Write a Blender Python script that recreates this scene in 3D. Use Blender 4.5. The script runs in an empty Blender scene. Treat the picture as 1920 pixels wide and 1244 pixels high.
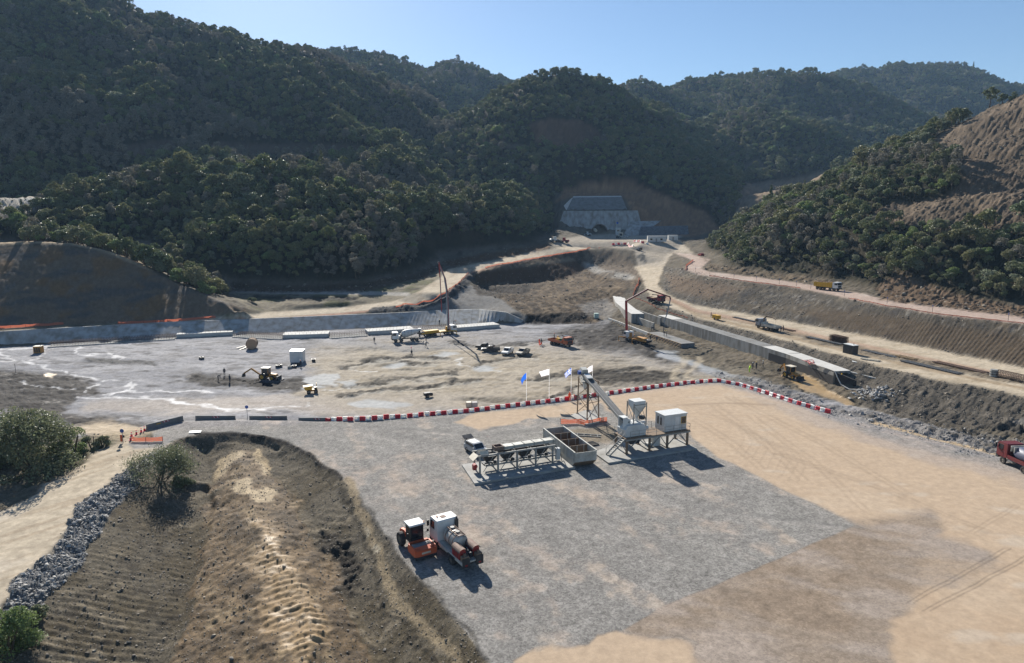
import bpy, math, random
import numpy as np
from mathutils import Vector, Matrix
from mathutils.geometry import delaunay_2d_cdt
R = math.radians
scene = bpy.context.scene
COL = scene.collection
random.seed(7)
RNG = np.random.default_rng(11)

# ------------------------------------------------------------------ camera, sky, sun, exposure
CAM_H, PITCH, FPX, CXP, CYP = 36.0, R(10.0), 1280.0, 960.0, 622.0
cam_d = bpy.data.cameras.new('camera'); cam = bpy.data.objects.new('camera', cam_d); COL.objects.link(cam)
cam.location = (0, 0, CAM_H); cam.rotation_euler = (R(90) - PITCH, 0, 0)
cam_d.sensor_width = 36.0; cam_d.lens = 24.0; cam_d.clip_start = 0.5; cam_d.clip_end = 12000
scene.camera = cam
SUN_EL, SUN_AZ = R(28.5), R(-20.0)          # azimuth from +Y, negative = to the left
world = bpy.data.worlds.new('World'); scene.world = world; world.use_nodes = True
wn = world.node_tree.nodes; wl = world.node_tree.links
sky = wn.new('ShaderNodeTexSky'); sky.sky_type = 'NISHITA'; sky.sun_disc = False
sky.sun_elevation = SUN_EL; sky.sun_rotation = SUN_AZ
sky.altitude = 300; sky.air_density = 1.0; sky.dust_density = 0.25; sky.ozone_density = 4.0
bg = wn['Background']; bg.inputs['Strength'].default_value = 0.06
wl.new(sky.outputs['Color'], bg.inputs['Color'])
sun_d = bpy.data.lights.new('sun', 'SUN'); sun = bpy.data.objects.new('sun', sun_d); COL.objects.link(sun)
sun_d.energy = 5.0; sun_d.angle = R(0.53); sun_d.color = (1.0, 0.95, 0.87)
to_sun = Vector((math.sin(SUN_AZ) * math.cos(SUN_EL), math.cos(SUN_AZ) * math.cos(SUN_EL), math.sin(SUN_EL)))
sun.rotation_euler = to_sun.to_track_quat('Z', 'Y').to_euler(); sun.location = (0, 0, 400)
scene.view_settings.view_transform = 'Standard'; scene.view_settings.look = 'None'
scene.view_settings.exposure = 0.95; scene.view_settings.gamma = 1.0
scene.cycles.use_denoising = True
scene.cycles.max_bounces = 5; scene.cycles.diffuse_bounces = 3; scene.cycles.glossy_bounces = 2
scene.cycles.transmission_bounces = 3; scene.cycles.volume_bounces = 0; scene.cycles.transparent_max_bounces = 6
scene.cycles.caustics_reflective = False; scene.cycles.caustics_refractive = False

# ------------------------------------------------------------------ pixel <-> place
CP, SP = math.cos(PITCH), math.sin(PITCH)
def ray(x, y):
    u = (x - CXP) / FPX; v = (CYP - y) / FPX
    return u, CP + v * SP, -SP + v * CP
def P(x, y, z=0.0):                     # pixel seen on the level z
    d = ray(x, y); t = (z - CAM_H) / d[2]
    return (d[0] * t, d[1] * t, z)
def D(x, y, dist):                      # pixel seen at the distance Y = dist
    d = ray(x, y); t = dist / d[1]
    return (d[0] * t, dist, CAM_H + d[2] * t)
def project(X, Y, Z):
    zc = Z - CAM_H
    dep = Y * CP - zc * SP; up = Y * SP + zc * CP
    return CXP + FPX * X / dep, CYP - FPX * up / dep

# ------------------------------------------------------------------ noise
def vnoise(x, y, seed=0):
    xi = np.floor(x).astype(np.int64); yi = np.floor(y).astype(np.int64)
    fx = x - xi; fy = y - yi
    fx = fx * fx * fx * (fx * (fx * 6 - 15) + 10); fy = fy * fy * fy * (fy * (fy * 6 - 15) + 10)
    def h(a, b):
        n = (a * 374761393 + b * 668265263 + seed * 1442695041) & 0xffffffff
        n = ((n ^ (n >> 13)) * 1274126177) & 0xffffffff
        n = ((n ^ (n >> 16)) * 2246822519) & 0xffffffff
        return ((n ^ (n >> 15)) & 0xffffff) / float(0xffffff)
    a = h(xi, yi); b = h(xi + 1, yi); c = h(xi, yi + 1); d = h(xi + 1, yi + 1)
    return (a + (b - a) * fx) * (1 - fy) + (c + (d - c) * fx) * fy
def fbm(x, y, scale, octv=4, seed=0, gain=0.5):
    """0-centred fractal noise, about -1..1"""
    s = np.zeros_like(x); a = 1.0; t = 0.0; f = 1.0 / scale
    for k in range(octv):
        c, sn = math.cos(0.6 * k + 0.3), math.sin(0.6 * k + 0.3)
        s += a * (vnoise((x * c - y * sn) * f, (x * sn + y * c) * f, seed + 17 * k) * 2 - 1); t += a
        a *= gain; f *= 2.03
    return s / t * 1.6
def sstep(a, b, x):
    t = np.clip((x - a) / (b - a), 0, 1); return t * t * (3 - 2 * t)
def inpoly(px, py, poly):
    poly = np.asarray(poly, float)[:, :2]; n = len(poly); ins = np.zeros(px.shape, bool)
    x0, y0 = poly.min(0); x1, y1 = poly.max(0)
    m = (px >= x0) & (px <= x1) & (py >= y0) & (py <= y1)
    if not m.any(): return ins
    X, Y = px[m], py[m]; r = np.zeros(X.shape, bool); j = n - 1
    for i in range(n):
        xi, yi = poly[i]; xj, yj = poly[j]
        if yi != yj:
            r ^= ((yi > Y) != (yj > Y)) & (X < (xj - xi) * (Y - yi) / (yj - yi) + xi)
        j = i
    ins[m] = r; return ins
def pdist(X, Y, line, cap=1e9, closed=False, vals=None):
    """distance to a polyline (and optionally a value interpolated along it)"""
    line = np.asarray(line, float); best = np.full(X.shape, cap, float)
    bv = np.zeros(X.shape) if vals is not None else None
    n = len(line); segs = [(i, i + 1) for i in range(n - 1)] + ([(n - 1, 0)] if closed else [])
    for i, j in segs:
        ax, ay = line[i, :2]; bx, by = line[j, :2]
        m = (X > min(ax, bx) - cap) & (X < max(ax, bx) + cap) & (Y > min(ay, by) - cap) & (Y < max(ay, by) + cap) if cap < 1e8 else slice(None)
        x = X[m]; y = Y[m]; dx, dy = bx - ax, by - ay; L = dx * dx + dy * dy + 1e-9
        t = np.clip(((x - ax) * dx + (y - ay) * dy) / L, 0, 1)
        d = np.hypot(x - ax - t * dx, y - ay - t * dy)
        bb = best[m]; k = d < bb; bb[k] = d[k]; best[m] = bb
        if vals is not None:
            v = bv[m]; v[k] = (vals[i] + (vals[j] - vals[i]) * t)[k]; bv[m] = v
    return (best, bv) if vals is not None else best
# ------------------------------------------------------------------ the ground: break lines -> triangles -> one fan-shaped sheet
BREAK = []
def brk(*pts): BREAK.append([P(*p) for p in pts])
def brkD(*pts): BREAK.append([D(*p) for p in pts])
def offs(line, d, z):
    """line moved sideways (left of its direction) by d metres at level z"""
    out = []
    for i, p in enumerate(line):
        a = line[max(i - 1, 0)]; b = line[min(i + 1, len(line) - 1)]
        dx, dy = b[0] - a[0], b[1] - a[1]; L = math.hypot(dx, dy) or 1
        out.append((p[0] - dy / L * d, p[1] + dx / L * d, z if not callable(z) else z(p)))
    return out
pad_far = [P(x, y) for x, y in ((275, 803), (345, 790), (440, 788), (540, 788), (600, 790), (680, 788), (760, 783), (880, 773), (960, 763), (1060, 751), (1150, 739),
           (1240, 726), (1310, 718), (1347, 716), (1385, 723), (1430, 737), (1490, 757), (1560, 777), (1700, 812), (1860, 853), (1990, 890), (2300, 960))]
pad_left = [P(x, y) for x, y in ((300, 832), (371, 815), (443, 811), (500, 818), (536, 830), (586, 853), (640, 895), (676, 943), (711, 986), (747, 1036), (783, 1082), (818, 1125), (854, 1171), (908, 1243), (985, 1330), (1100, 1500))]
BREAK.append(pad_far); BREAK.append(offs(pad_far, 4.5, lambda p: -2.6 if p[0] > -40 else -1.4))
BREAK.append(pad_left); BREAK.append(offs(pad_left[1:], -1.6, -1.0))
# road at the left, its stone bank, ditch, spoil crest, trough
road_l = [(0, 968), (100, 905), (180, 852), (238, 822)]
road_r = [(-60, 1190), (21, 1110), (53, 1064), (107, 1014), (157, 943), (250, 878), (295, 845)]
brk(*[(x, y, 0.0) for x, y in [(-150, 1070)] + road_l]); brk(*[(x, y, 0.0) for x, y in road_r])
brk((-20, 1230, -1.4), (93, 1121, -1.4), (143, 1057, -1.3), (200, 986, -1.2), (250, 918, -1.1), (290, 868, -0.7))
brk((385, 850, -2.2), (393, 889, -3.0), (396, 957, -3.8), (375, 1014, -4.2), (361, 1071, -4.6), (343, 1143, -4.9), (314, 1214, -5.2), (280, 1320, -5.6), (200, 1500, -6))
brk((392, 905, -2.4), (410, 957, -2.9), (389, 1014, -3.3), (375, 1071, -3.6), (358, 1143, -3.9), (330, 1214, -4.2), (296, 1320, -4.6))
brk((443, 835, -1.0), (464, 918, -1.3), (482, 982, -1.1), (518, 1036, -1.0), (557, 1086, -1.0), (579, 1139, -1.1), (586, 1189, -1.2), (571, 1260, -1.4), (540, 1400, -1.5))
brk((520, 850, -1.5), (560, 930, -2.0), (607, 1014, -2.5), (640, 1090, -2.8), (690, 1180, -2.9), (770, 1320, -2.9), (880, 1500, -3))
brk((-60, 830, -0.9), (60, 850, -0.8), (150, 835, -0.9), (215, 808, -1.0)); brk((-100, 940, -0.6), (60, 900, -0.5))
# river bed
brk((-60, 770, -3.0), (80, 760, -3.1), (200, 775, -3.0), (260, 785, -2.8))
brk((-60, 700, -3.1), (200, 690, -3.2), (500, 690, -3.0), (800, 690, -3.0), (1050, 690, -2.9), (1250, 690, -2.7), (1380, 700, -2.8))
brk((360, 745, -3.1), (700, 740, -2.9), (1000, 715, -2.8), (1200, 700, -2.7))
# concrete lining on the far bank, bench and haul road at the left
wall_bot = [(-60, 652), (0, 649), (200, 640), (330, 634), (500, 626), (640, 619), (760, 613), (870, 609), (985, 607)]
wall_top = [(-60, 627), (0, 624), (300, 607), (500, 599), (640, 593), (760, 588), (840, 583), (900, 582), (950, 588)]
brk(*[(x, y, -3.0) for x, y in wall_bot]); brk(*[(x, y, .5) for x, y in wall_top], (985, 604, -2.6))
brk((-60, 618, 1.1), (0, 614, 1.1), (200, 607, 1.1), (350, 600, 1.2), (470, 594, .8))
brkD((-200, 470, 250), (0, 456, 248), (60, 453, 248), (130, 455, 248), (200, 469, 247), (260, 494, 244), (330, 530, 239), (400, 560, 231), (455, 578, 224))
brkD((-200, 460, 285), (0, 449, 283), (130, 450, 284), (220, 468, 280), (320, 515, 270), (400, 545, 258))
h_lo = [(480, 595, .7), (640, 587, .9), (740, 578, 2.0), (800, 566, 3.8), (840, 549, 6), (868, 526, 8), (885, 511, 9), (920, 501, 10), (980, 490, 11.5), (1040, 478, 13), (1100, 467, 15), (1160, 461, 16)]
h_up = [(500, 586, 1.0), (640, 576, 1.5), (740, 565, 2.8), (780, 550, 5), (820, 525, 7.5), (840, 506, 9.5), (880, 497, 10.5), (940, 486, 12), (1000, 471, 14), (1060, 462, 15.5), (1130, 455, 16.5)]
brk(*h_lo); brk(*h_up)
brk((440, 562, 2.8), (560, 572, 2.8), (640, 568, 3.0), (740, 556, 3.5)); brk((425, 548, 4.0), (560, 550, 4.3), (680, 547, 4.8), (790, 523, 7.4), (838, 492, 11), (940, 475, 14), (1030, 461, 17))
# fan of gravel below the haul road, terraces cut in brown earth
brk((800, 578, 1.2), (850, 560, 3.6), (890, 540, 5.4)); brk((890, 540, 5.4), (940, 562, 2.6), (985, 592, -0.3))
brk((895, 508, 8.6), (1000, 499, 9.2), (1075, 489, 9.6)); brk((885, 532, 3.6), (960, 532, 2.4), (1050, 527, 2.0), (1096, 507, 5.0))
brk((895, 536, 3.3), (1000, 534, 2.0)); brk((895, 553, 0.0), (985, 552, -.2)); brk((985, 590, -0.2), (1090, 585, -0.3)); brk((985, 608, -3), (1092, 607, -3))
brk((1040, 560, 1.2), (1120, 540, 2.0)); brk((1120, 600, -2.6), (1140, 570, -1.6)); brk((1120, 500, 6.4), (1175, 508, 6.0)); brk((1110, 478, 10.5), (1170, 474, 11)); brk((1120, 530, 2.6), (1165, 530, 2.4))
# culvert strip, berm, lower haul road, upper road at the right
cul = [Vector((74.0, 146.0)), Vector((73.0, 150.9)), Vector((69.8, 170.0)), Vector((50.9, 235.6)), Vector((49.0, 243.0))]
def cside(d, z0, z1):
    out = []
    for i, p in enumerate(cul):
        q = (cul[min(i + 1, 4)] - cul[max(i - 1, 0)]).normalized(); t = i / 4; out.append((p.x + q.y * d, p.y - q.x * d, z0 + (z1 - z0) * t))
    return out
BREAK.append(cside(-.6, -3.1, -2.9)); BREAK.append(cside(-7, -3.0, -2.7)); BREAK.append(cside(4.0, -.5, -.5)[1:]); BREAK.append(cside(-.2, -3.2, -3.0))
brk((1140, 590, -2.4), (1190, 625, -2.7)); brk((1620, 762, -3.2), (1800, 800, -3.2), (2000, 845, -3)); brk((1640, 740, -1.6), (1700, 745, -1.6), (1900, 795, -2.0), (2100, 830, -2.0))
low_n = [(1190, 500, 7.0), (1207, 530, 4.4), (1218, 556, 2.6), (1252, 576, 1.6), (1310, 597, 1.1), (1420, 624, .9), (1560, 664, 1.0), (1700, 700, 1.2), (1920, 742, 1.4), (2200, 800, 1.4)]
low_f = [(1250, 478, 10.4), (1243, 505, 7.6), (1233, 535, 4.8), (1250, 552, 3.4), (1300, 572, 2.3), (1420, 592, 1.7), (1560, 618, 1.6), (1700, 645, 1.7), (1920, 690, 1.8), (2200, 745, 1.8)]
brk(*low_n); brk(*low_f)
up_n = [(1262, 474, 11.2), (1298, 488, 11.2), (1284, 505, 10.4), (1310, 516, 10.1), (1400, 528, 9.8), (1480, 538, 9.4), (1540, 549, 9.2), (1640, 570, 9.2), (1760, 590, 9.2), (1920, 608, 9.5), (2200, 640, 9.8)]
up_f = [(1292, 476, 11.8), (1332, 487, 11.5), (1314, 503, 10.6), (1330, 510, 10.3), (1420, 520, 10.0), (1560, 540, 9.5), (1650, 559, 9.5), (1780, 578, 9.5), (1920, 594, 9.7), (2200, 622, 10)]
brk(*up_n); brk(*up_f)
# forecourt of the tunnel
brk((1060, 455, 17.3), (1130, 450, 17.6), (1230, 452, 17.3), (1290, 448, 17.6)); brkD((1040, 440, 516), (1120, 439, 518), (1210, 439, 518), (1310, 436, 515))
brkD((1046, 400, 527), (1063, 397, 530), (1193, 396, 530), (1214, 408, 526)); brkD((1060, 393.5, 535), (1178, 392.5, 535)); brkD((1075, 370, 549), (1164, 369, 549)); brkD((1050, 362, 562), (1190, 360, 562))
brkD((1052, 425, 503), (1078, 421, 506)); brkD((1098, 438, 516), (1096, 443, 505), (1104, 449, 490)); brk((1195, 472, 12.5), (1240, 462, 14.5)); brk((1160, 468, 14.6), (1200, 458, 16.2))
BREAK += [[p] for p in ((-400, 15, 0), (-150, 15, -1), (-40, 15, -5), (0, 15, -3), (30, 15, 0), (200, 15, 0), (400, 15, 0), (400, 110, -3), (500, 180, 8), (500, 260, 14), (500, 400, 24), (-400, 110, -2), (-400, 180, 0),
          (-400, 240, 22), (-420, 330, 24), (-120, 330, 18), (20, 420, 19), (60, 600, 22), (-300, 600, 34), (300, 600, 34), (0, 900, 50), (900, 1000, 60), (-900, 1000, 60), (2400, 2700, 120), (-2400, 2700, 120), (0, 2700, 120), (2400, 900, 60), (-2400, 900, 60))]
vv, ee = [], []
def dense(ln):
    """extra points along a break line, so that the triangles between two lines form an even ribbon"""
    if len(ln) < 2: return ln
    out = [ln[0]]
    for a, b in zip(ln[:-1], ln[1:]):
        L = math.hypot(b[0] - a[0], b[1] - a[1]); n = max(1, int(L / max(2.5, 0.02 * a[1])))
        out += [tuple(a[k] + (b[k] - a[k]) * i / n for k in range(3)) for i in range(1, n + 1)]
    return out
for ln in map(dense, BREAK):
    k = len(vv); vv += ln; ee += [(k + i, k + i + 1) for i in range(len(ln) - 1)]
cd = delaunay_2d_cdt([Vector(v[:2]) for v in vv], ee, [], 0, 1e-4)
tv = np.array([v[:] for v in cd[0]])
ovz = np.zeros(len(tv))
for i, src in enumerate(cd[3]):
    if src: ovz[i] = np.mean([vv[s][2] for s in src])
    else:                                               # a crossing of two break lines: level from the nearest drawn point
        q = np.array([v[:2] for v in vv]) - tv[i]; w = 1 / (np.hypot(q[:, 0], q[:, 1]) + .05) ** 4
        ovz[i] = (w * np.array([v[2] for v in vv])).sum() / w.sum()
NU, UMAX = 780, 0.97
Y0, Y1 = 30.0, 2400.0
yy = [Y0]
while yy[-1] < Y1: yy.append(yy[-1] * (1 + (.0036 if yy[-1] < 110 else (.0046 if yy[-1] < 300 else .0075))))
yy = np.array(yy); NV = len(yy); uu = np.linspace(-UMAX, UMAX, NU)
def jof(y): return np.interp(y, yy, np.arange(NV))
GY, GU = np.meshgrid(yy, uu, indexing='ij'); GX = GU * GY
TZ = np.full(GX.shape, np.nan)
for f in cd[2]:
    a, b, c = tv[f[0]], tv[f[1]], tv[f[2]]
    j0 = max(int(jof(min(a[1], b[1], c[1]))) - 1, 0); j1 = min(int(jof(max(a[1], b[1], c[1]))) + 2, NV)
    if j1 <= j0: continue
    ys = (max(min(a[1], b[1], c[1]), Y0), max(a[1], b[1], c[1], Y0))
    us = [q[0] / yv for q in (a, b, c) for yv in (max(q[1], Y0),)]
    us += [q / yv for q in (min(a[0], b[0], c[0]), max(a[0], b[0], c[0])) for yv in ys] if ys[0] <= Y0 * 1.01 else []
    i0 = max(int((min(us) + UMAX) / (2 * UMAX) * (NU - 1)) - 1, 0); i1 = min(int((max(us) + UMAX) / (2 * UMAX) * (NU - 1)) + 3, NU)
    if i1 <= i0: continue
    X = GX[j0:j1, i0:i1]; Y = GY[j0:j1, i0:i1]
    den = (b[1] - c[1]) * (a[0] - c[0]) + (c[0] - b[0]) * (a[1] - c[1])
    if abs(den) < 1e-9: continue
    l1 = ((b[1] - c[1]) * (X - c[0]) + (c[0] - b[0]) * (Y - c[1])) / den
    l2 = ((c[1] - a[1]) * (X - c[0]) + (a[0] - c[0]) * (Y - c[1])) / den
    l3 = 1 - l1 - l2; m = (l1 >= -1e-6) & (l2 >= -1e-6) & (l3 >= -1e-6)
    sub = TZ[j0:j1, i0:i1]; sub[m] = (l1 * ovz[f[0]] + l2 * ovz[f[1]] + l3 * ovz[f[2]])[m]
TZ[np.isnan(TZ)] = 0.0

# ---- hills: ridge lines that fall away on both sides
def hill(ridge, s, r0=25.0, low=4.0):
    L = [D(*p) for p in ridge]
    out = np.full(GX.shape, -1e9)
    for i in range(len(L) - 1):
        a, b = L[i], L[i + 1]; dx, dy = b[0] - a[0], b[1] - a[1]; q = dx * dx + dy * dy + 1e-6
        t = np.clip(((GX - a[0]) * dx + (GY - a[1]) * dy) / q, 0, 1)
        d = np.hypot(GX - a[0] - t * dx, GY - a[1] - t * dy)
        out = np.maximum(out, a[2] + (b[2] - a[2]) * t - low - s * d * d / (d + r0))
    return out
HILLS = [
    ([(60, 352, 318), (140, 330, 330), (200, 308, 345), (330, 287, 370), (480, 287, 385), (600, 290, 400)], .60, 22, 12),
    ([(600, 290, 400), (700, 305, 425), (800, 335, 440), (900, 385, 440), (960, 425, 430), (1005, 452, 420)], .36, 22, 13),
    ([(330, 287, 370), (350, 400, 310), (330, 470, 275)], .6, 16, 10), ([(600, 290, 400), (630, 400, 330), (640, 480, 290)], .6, 16, 13),
    ([(-300, 330, 300), (-60, 350, 300), (60, 352, 318)], .6, 20, 3),
    ([(-500, 160, 470), (-200, 210, 470), (60, 225, 480), (200, 240, 490), (330, 262, 480), (420, 272, 470)], .62, 25, 10),
    ([(-900, -350, 800), (-400, -250, 800), (-100, -90, 760), (150, -40, 740), (270, 8, 740), (420, 42, 760), (480, 66, 780), (560, 82, 820), (640, 106, 860), (700, 136, 880), (760, 182, 880), (830, 217, 860), (880, 245, 840)], .60, 40, 9),
    ([(300, 20, 740), (430, 75, 700), (560, 150, 640), (640, 215, 570), (700, 272, 510)], .72, 20, 4),
    ([(60, -40, 740), (70, 90, 640), (30, 180, 560)], .66, 30, 4),
    ([(560, 120, 1250), (620, 102, 1250), (655, 94, 1250), (690, 94, 1250), (730, 110, 1250), (790, 138, 1250), (860, 200, 1200)], .5, 50, 6),
    ([(740, 165, 1350), (800, 126, 1350), (850, 117, 1350), (890, 130, 1350), (950, 150, 1350), (1050, 190, 1350)], .5, 50, 6),
    ([(850, 117, 1350), (845, 190, 1120), (880, 240, 980)], .5, 40, 6),
    ([(950, 172, 765), (985, 143, 760), (1030, 127, 752), (1070, 137, 752), (1110, 153, 765), (1150, 172, 790), (1240, 200, 815), (1300, 240, 810), (1340, 300, 780)], .66, 35, 13),
    ([(985, 143, 760), (905, 215, 700), (830, 275, 640), (790, 300, 600)], .66, 25, 4), ([(1030, 127, 752), (1010, 230, 660), (985, 300, 590), (930, 345, 545)], .72, 22, 4),
    ([(1240, 200, 815), (1310, 300, 720), (1350, 360, 640), (1370, 390, 600)], .7, 25, 4), ([(880, 350, 450), (950, 360, 480), (1010, 350, 520), (1060, 350, 560), (1200, 345, 600), (1300, 355, 600)], .55, 22, 4),
    ([(1130, 190, 1150), (1165, 163, 1150), (1200, 150, 1150), (1250, 158, 1150), (1330, 190, 1100)], .55, 45, 6),
    ([(1230, 185, 1250), (1270, 163, 1250), (1305, 147, 1250), (1350, 136, 1250), (1400, 134, 1210), (1450, 126, 1160), (1490, 127, 1150), (1530, 147, 1150), (1600, 190, 1100), (1660, 230, 1050)], .55, 45, 6),
    ([(1480, 175, 1500), (1540, 153, 1500), (1600, 133, 1500), (1680, 119, 1500), (1740, 119, 1500), (1790, 136, 1500), (1860, 160, 1500), (1990, 180, 1500), (2300, 200, 1500)], .5, 60, 6),
    ([(1700, 119, 1500), (1680, 190, 1270), (1700, 250, 1100)], .55, 40, 6), ([(1840, 155, 1500), (1820, 220, 1250)], .55, 40, 6),
    ([(1260, 265, 930), (1330, 220, 900), (1420, 202, 850), (1480, 208, 810), (1540, 245, 770), (1600, 305, 710)], .66, 30, 5), ([(1420, 202, 850), (1440, 280, 740), (1440, 330, 660)], .7, 25, 4),
    ([(1500, 212, 1010), (1600, 205, 960), (1660, 222, 900), (1700, 255, 850), (1740, 295, 800)], .64, 30, 5),
    ([(1380, 385, 560), (1450, 345, 560), (1520, 330, 570), (1620, 290, 580), (1720, 262, 590)], .6, 25, 4),
    ([(1275, 458, 405), (1340, 432, 415), (1420, 398, 425), (1540, 345, 425), (1640, 304, 415), (1720, 266, 402), (1780, 229, 388), (1850, 189, 370), (1930, 158, 360), (2100, 60, 340), (2400, -80, 330)], .52, 30, 17),
    ([(1640, 304, 415), (1600, 400, 330), (1590, 450, 300)], .55, 18, 9), ([(1850, 189, 370), (1850, 330, 275), (1880, 420, 235)], .55, 18, 9),
]
HZ = np.full(GX.shape, -50.0)
for h_ in HILLS:
    q = hill(*h_); k = 7.0                                  # smooth union
    hh = np.clip(0.5 + 0.5 * (q - HZ) / k, 0, 1); HZ = HZ + (q - HZ) * hh + k * hh * (1 - hh) * .5
big = sstep(20, 120, HZ - TZ)
HZ = HZ + fbm(GX, GY, 130, 4, 5) * (1 + 8 * big) * sstep(250, 700, GY) + fbm(GX, GY, 38, 3, 9) * (1 + 2.5 * big)
gul = 1 - np.abs(fbm(GX + .3 * GY, GY * .55, 62, 3, 15)); HZ = HZ - np.clip(gul, 0, 1) ** 3 * (3 + 8 * big) * sstep(3, 30, HZ - TZ)
foot = [D(-600, 450, 256), D(-200, 446, 256), D(0, 446, 254), D(130, 448, 254), D(205, 463, 252), D(300, 506, 247), D(400, 548, 238), P(428, 544, 4), P(560, 546, 4.3), P(680, 543, 4.8), P(790, 519, 7.4), P(836, 489, 11), P(940, 472, 14), P(1028, 459, 17),
        D(1040, 436, 506), D(1044, 404, 528), D(1050, 362, 562), D(1190, 360, 562), D(1235, 400, 545), D(1310, 430, 525), D(1275, 447, 480), P(1262, 464, 12.5), P(1300, 473, 12.0), P(1340, 484, 11.6), P(1324, 503, 10.7), P(1420, 516, 10.1), P(1560, 535, 9.6), P(1650, 553, 9.6), P(1780, 571, 9.6), P(1930, 587, 9.8), P(2500, 625, 10),
        (500, 10, 0), (-600, 10, 0)]
fx = np.array([p[:2] for p in foot])
inside = inpoly(GX, GY, fx); fd = pdist(GX, GY, fx, 60.0, True)
blend = np.where(inside, 0.0, sstep(-2.0, 30.0, fd))
HILLY = blend * np.clip(HZ - TZ, 0, None)
GZ = TZ + HILLY
# rounding of the drawn break lines (a graded slope never has a knife edge)
def blur(A, n):
    for _ in range(n):
        B = np.pad(A, 1, mode='edge'); A = (B[:-2, 1:-1] + B[2:, 1:-1] + B[1:-1, :-2] + B[1:-1, 2:] + 4 * A) / 8
    return A
GZ = blur(GZ, 3)
PX, PY = project(GX, GY, GZ)                                # where each ground vertex stands in the photograph, to lay out soils and roads
# ------------------------------------------------------------------ soils: colour, relief, roughness and grain of each stretch of ground
def lin(r, g, b):
    return np.array([(c / 255 / 12.92 if c <= 10 else ((c / 255 + .055) / 1.055) ** 2.4) for c in (r, g, b)])
DEP = GY * CP - (GZ - CAM_H) * SP
PM = FPX / DEP                                               # photo pixels per metre there
WX = PX + fbm(GX, GY, 5, 4, 31) * PM * 1.1; WY = PY + fbm(GX, GY, 5, 4, 37) * PM * 1.1 * np.clip((CAM_H - GZ) / GY, .03, 1)
C = np.zeros(GX.shape + (3,)); REL = np.full(GX.shape, .25); ROU = np.full(GX.shape, .95); GRN = np.full(GX.shape, .35)
ZONE = np.zeros(GX.shape, np.int8)
n1 = fbm(GX, GY, 9, 5, 41); n2 = fbm(GX, GY, 2.2, 4, 43); n3 = fbm(GX, GY, 30, 4, 47); n4 = fbm(GX, GY, .8, 2, 49)
st = fbm(GX * .28, GY, 4.5, 5, 53); st2 = fbm(GX * .5, GY * 1.3, 2.0, 4, 59)   # streaks along the valley
def put(a, col=None, rel=None, rou=None, grn=None):
    global C, REL, ROU, GRN
    if col is not None: C += (np.asarray(col) - C) * a[..., None]
    if rel is not None: REL += (rel - REL) * a
    if rou is not None: ROU += (rou - ROU) * a
    if grn is not None: GRN += (grn - GRN) * a
def area(poly, soft=4.0, warp=1.0, far=(0, 1e9)):
    """0..1 mask of a stretch of ground outlined on the photograph"""
    X = PX + (WX - PX) * warp; Y = PY + (WY - PY) * warp
    p = np.asarray(poly, float); a = np.zeros(GX.shape)
    m = (X > p[:, 0].min() - soft) & (X < p[:, 0].max() + soft) & (Y > p[:, 1].min() - soft) & (Y < p[:, 1].max() + soft) & (GY > far[0]) & (GY < far[1])
    if not m.any(): return a
    x, y = X[m], Y[m]; d = pdist(x, y, p, 1e9, True); d = np.where(inpoly(x, y, p), d, -d)
    a[m] = sstep(-soft, soft, d); return a
def line(pts, w, soft=1.0, warp=.5, far=(0, 1e9), vy=3.0):
    """0..1 mask of a strip along a line on the photograph (vy: how much flatter it lies than it is wide)"""
    X = PX + (WX - PX) * warp; Y = (PY + (WY - PY) * warp) * vy
    p = np.asarray([(x, y * vy) for x, y in pts], float); a = np.zeros(GX.shape); r = w + soft
    m = (X > p[:, 0].min() - r) & (X < p[:, 0].max() + r) & (Y > p[:, 1].min() - r) & (Y < p[:, 1].max() + r) & (GY > far[0]) & (GY < far[1])
    if m.any(): a[m] = 1 - sstep(w - soft, w + soft, pdist(X[m], Y[m], p))
    return a
def patch(mask, n, lo, hi): return mask * sstep(lo, hi, n)
GREY, LGREY, CREAM = lin(140, 139, 138), lin(160, 158, 155), lin(170, 159, 142)
TAN, DAMP, PINK = lin(191, 169, 144), lin(152, 137, 121), lin(168, 158, 148)
MUD, SOIL, DSOIL, RED = lin(50, 46, 42), lin(92, 77, 60), lin(66, 56, 46), lin(112, 82, 60)
ROADC, ROADP, MILK = lin(190, 176, 154), lin(180, 160, 146), lin(222, 220, 214)
one = np.ones(GX.shape)
put(one, lin(104, 96, 82)); put(patch(one, n1, -.3, .6), lin(120, 110, 95)); put(patch(one, n2, .2, .9), lin(78, 70, 58)); put(sstep(0, 3, HILLY) * one, lin(80, 72, 56))
forest = sstep(.4, 3.0, HILLY)
put(forest, lin(52, 50, 36), 0.5, .95, .5); put(forest * sstep(0, .8, n1), lin(70, 62, 46))
# --- river bed
BED = [(-80, 640), (0, 652), (330, 634), (640, 618), (985, 606), (1100, 606), (1140, 600), (1200, 645), (1330, 692), (1500, 735), (1620, 768), (1960, 850), (1960, 885), (1555, 785), (1345, 722), (960, 768), (600, 792), (275, 805), (200, 815), (-80, 840)]
bed = area(BED, 3, .6)
put(bed, GREY, .10, .9, .3); put(bed * sstep(-.5, .7, st), LGREY); put(bed * sstep(.15, .9, st2 + .4 * st) * .8, lin(104, 102, 99)); put(bed * sstep(.35, .9, n1) * .5, lin(120, 117, 112)); put(bed * sstep(.5, .95, fbm(GX * .3, GY, 2.2, 5, 67)) * .7, lin(84, 81, 77), .2)
cr = area([(600, 660), (700, 640), (900, 640), (1050, 650), (1120, 660), (1250, 680), (1360, 700), (1400, 712), (1300, 722), (1100, 745), (900, 770), (640, 780), (560, 740)], 26, 2)
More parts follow.
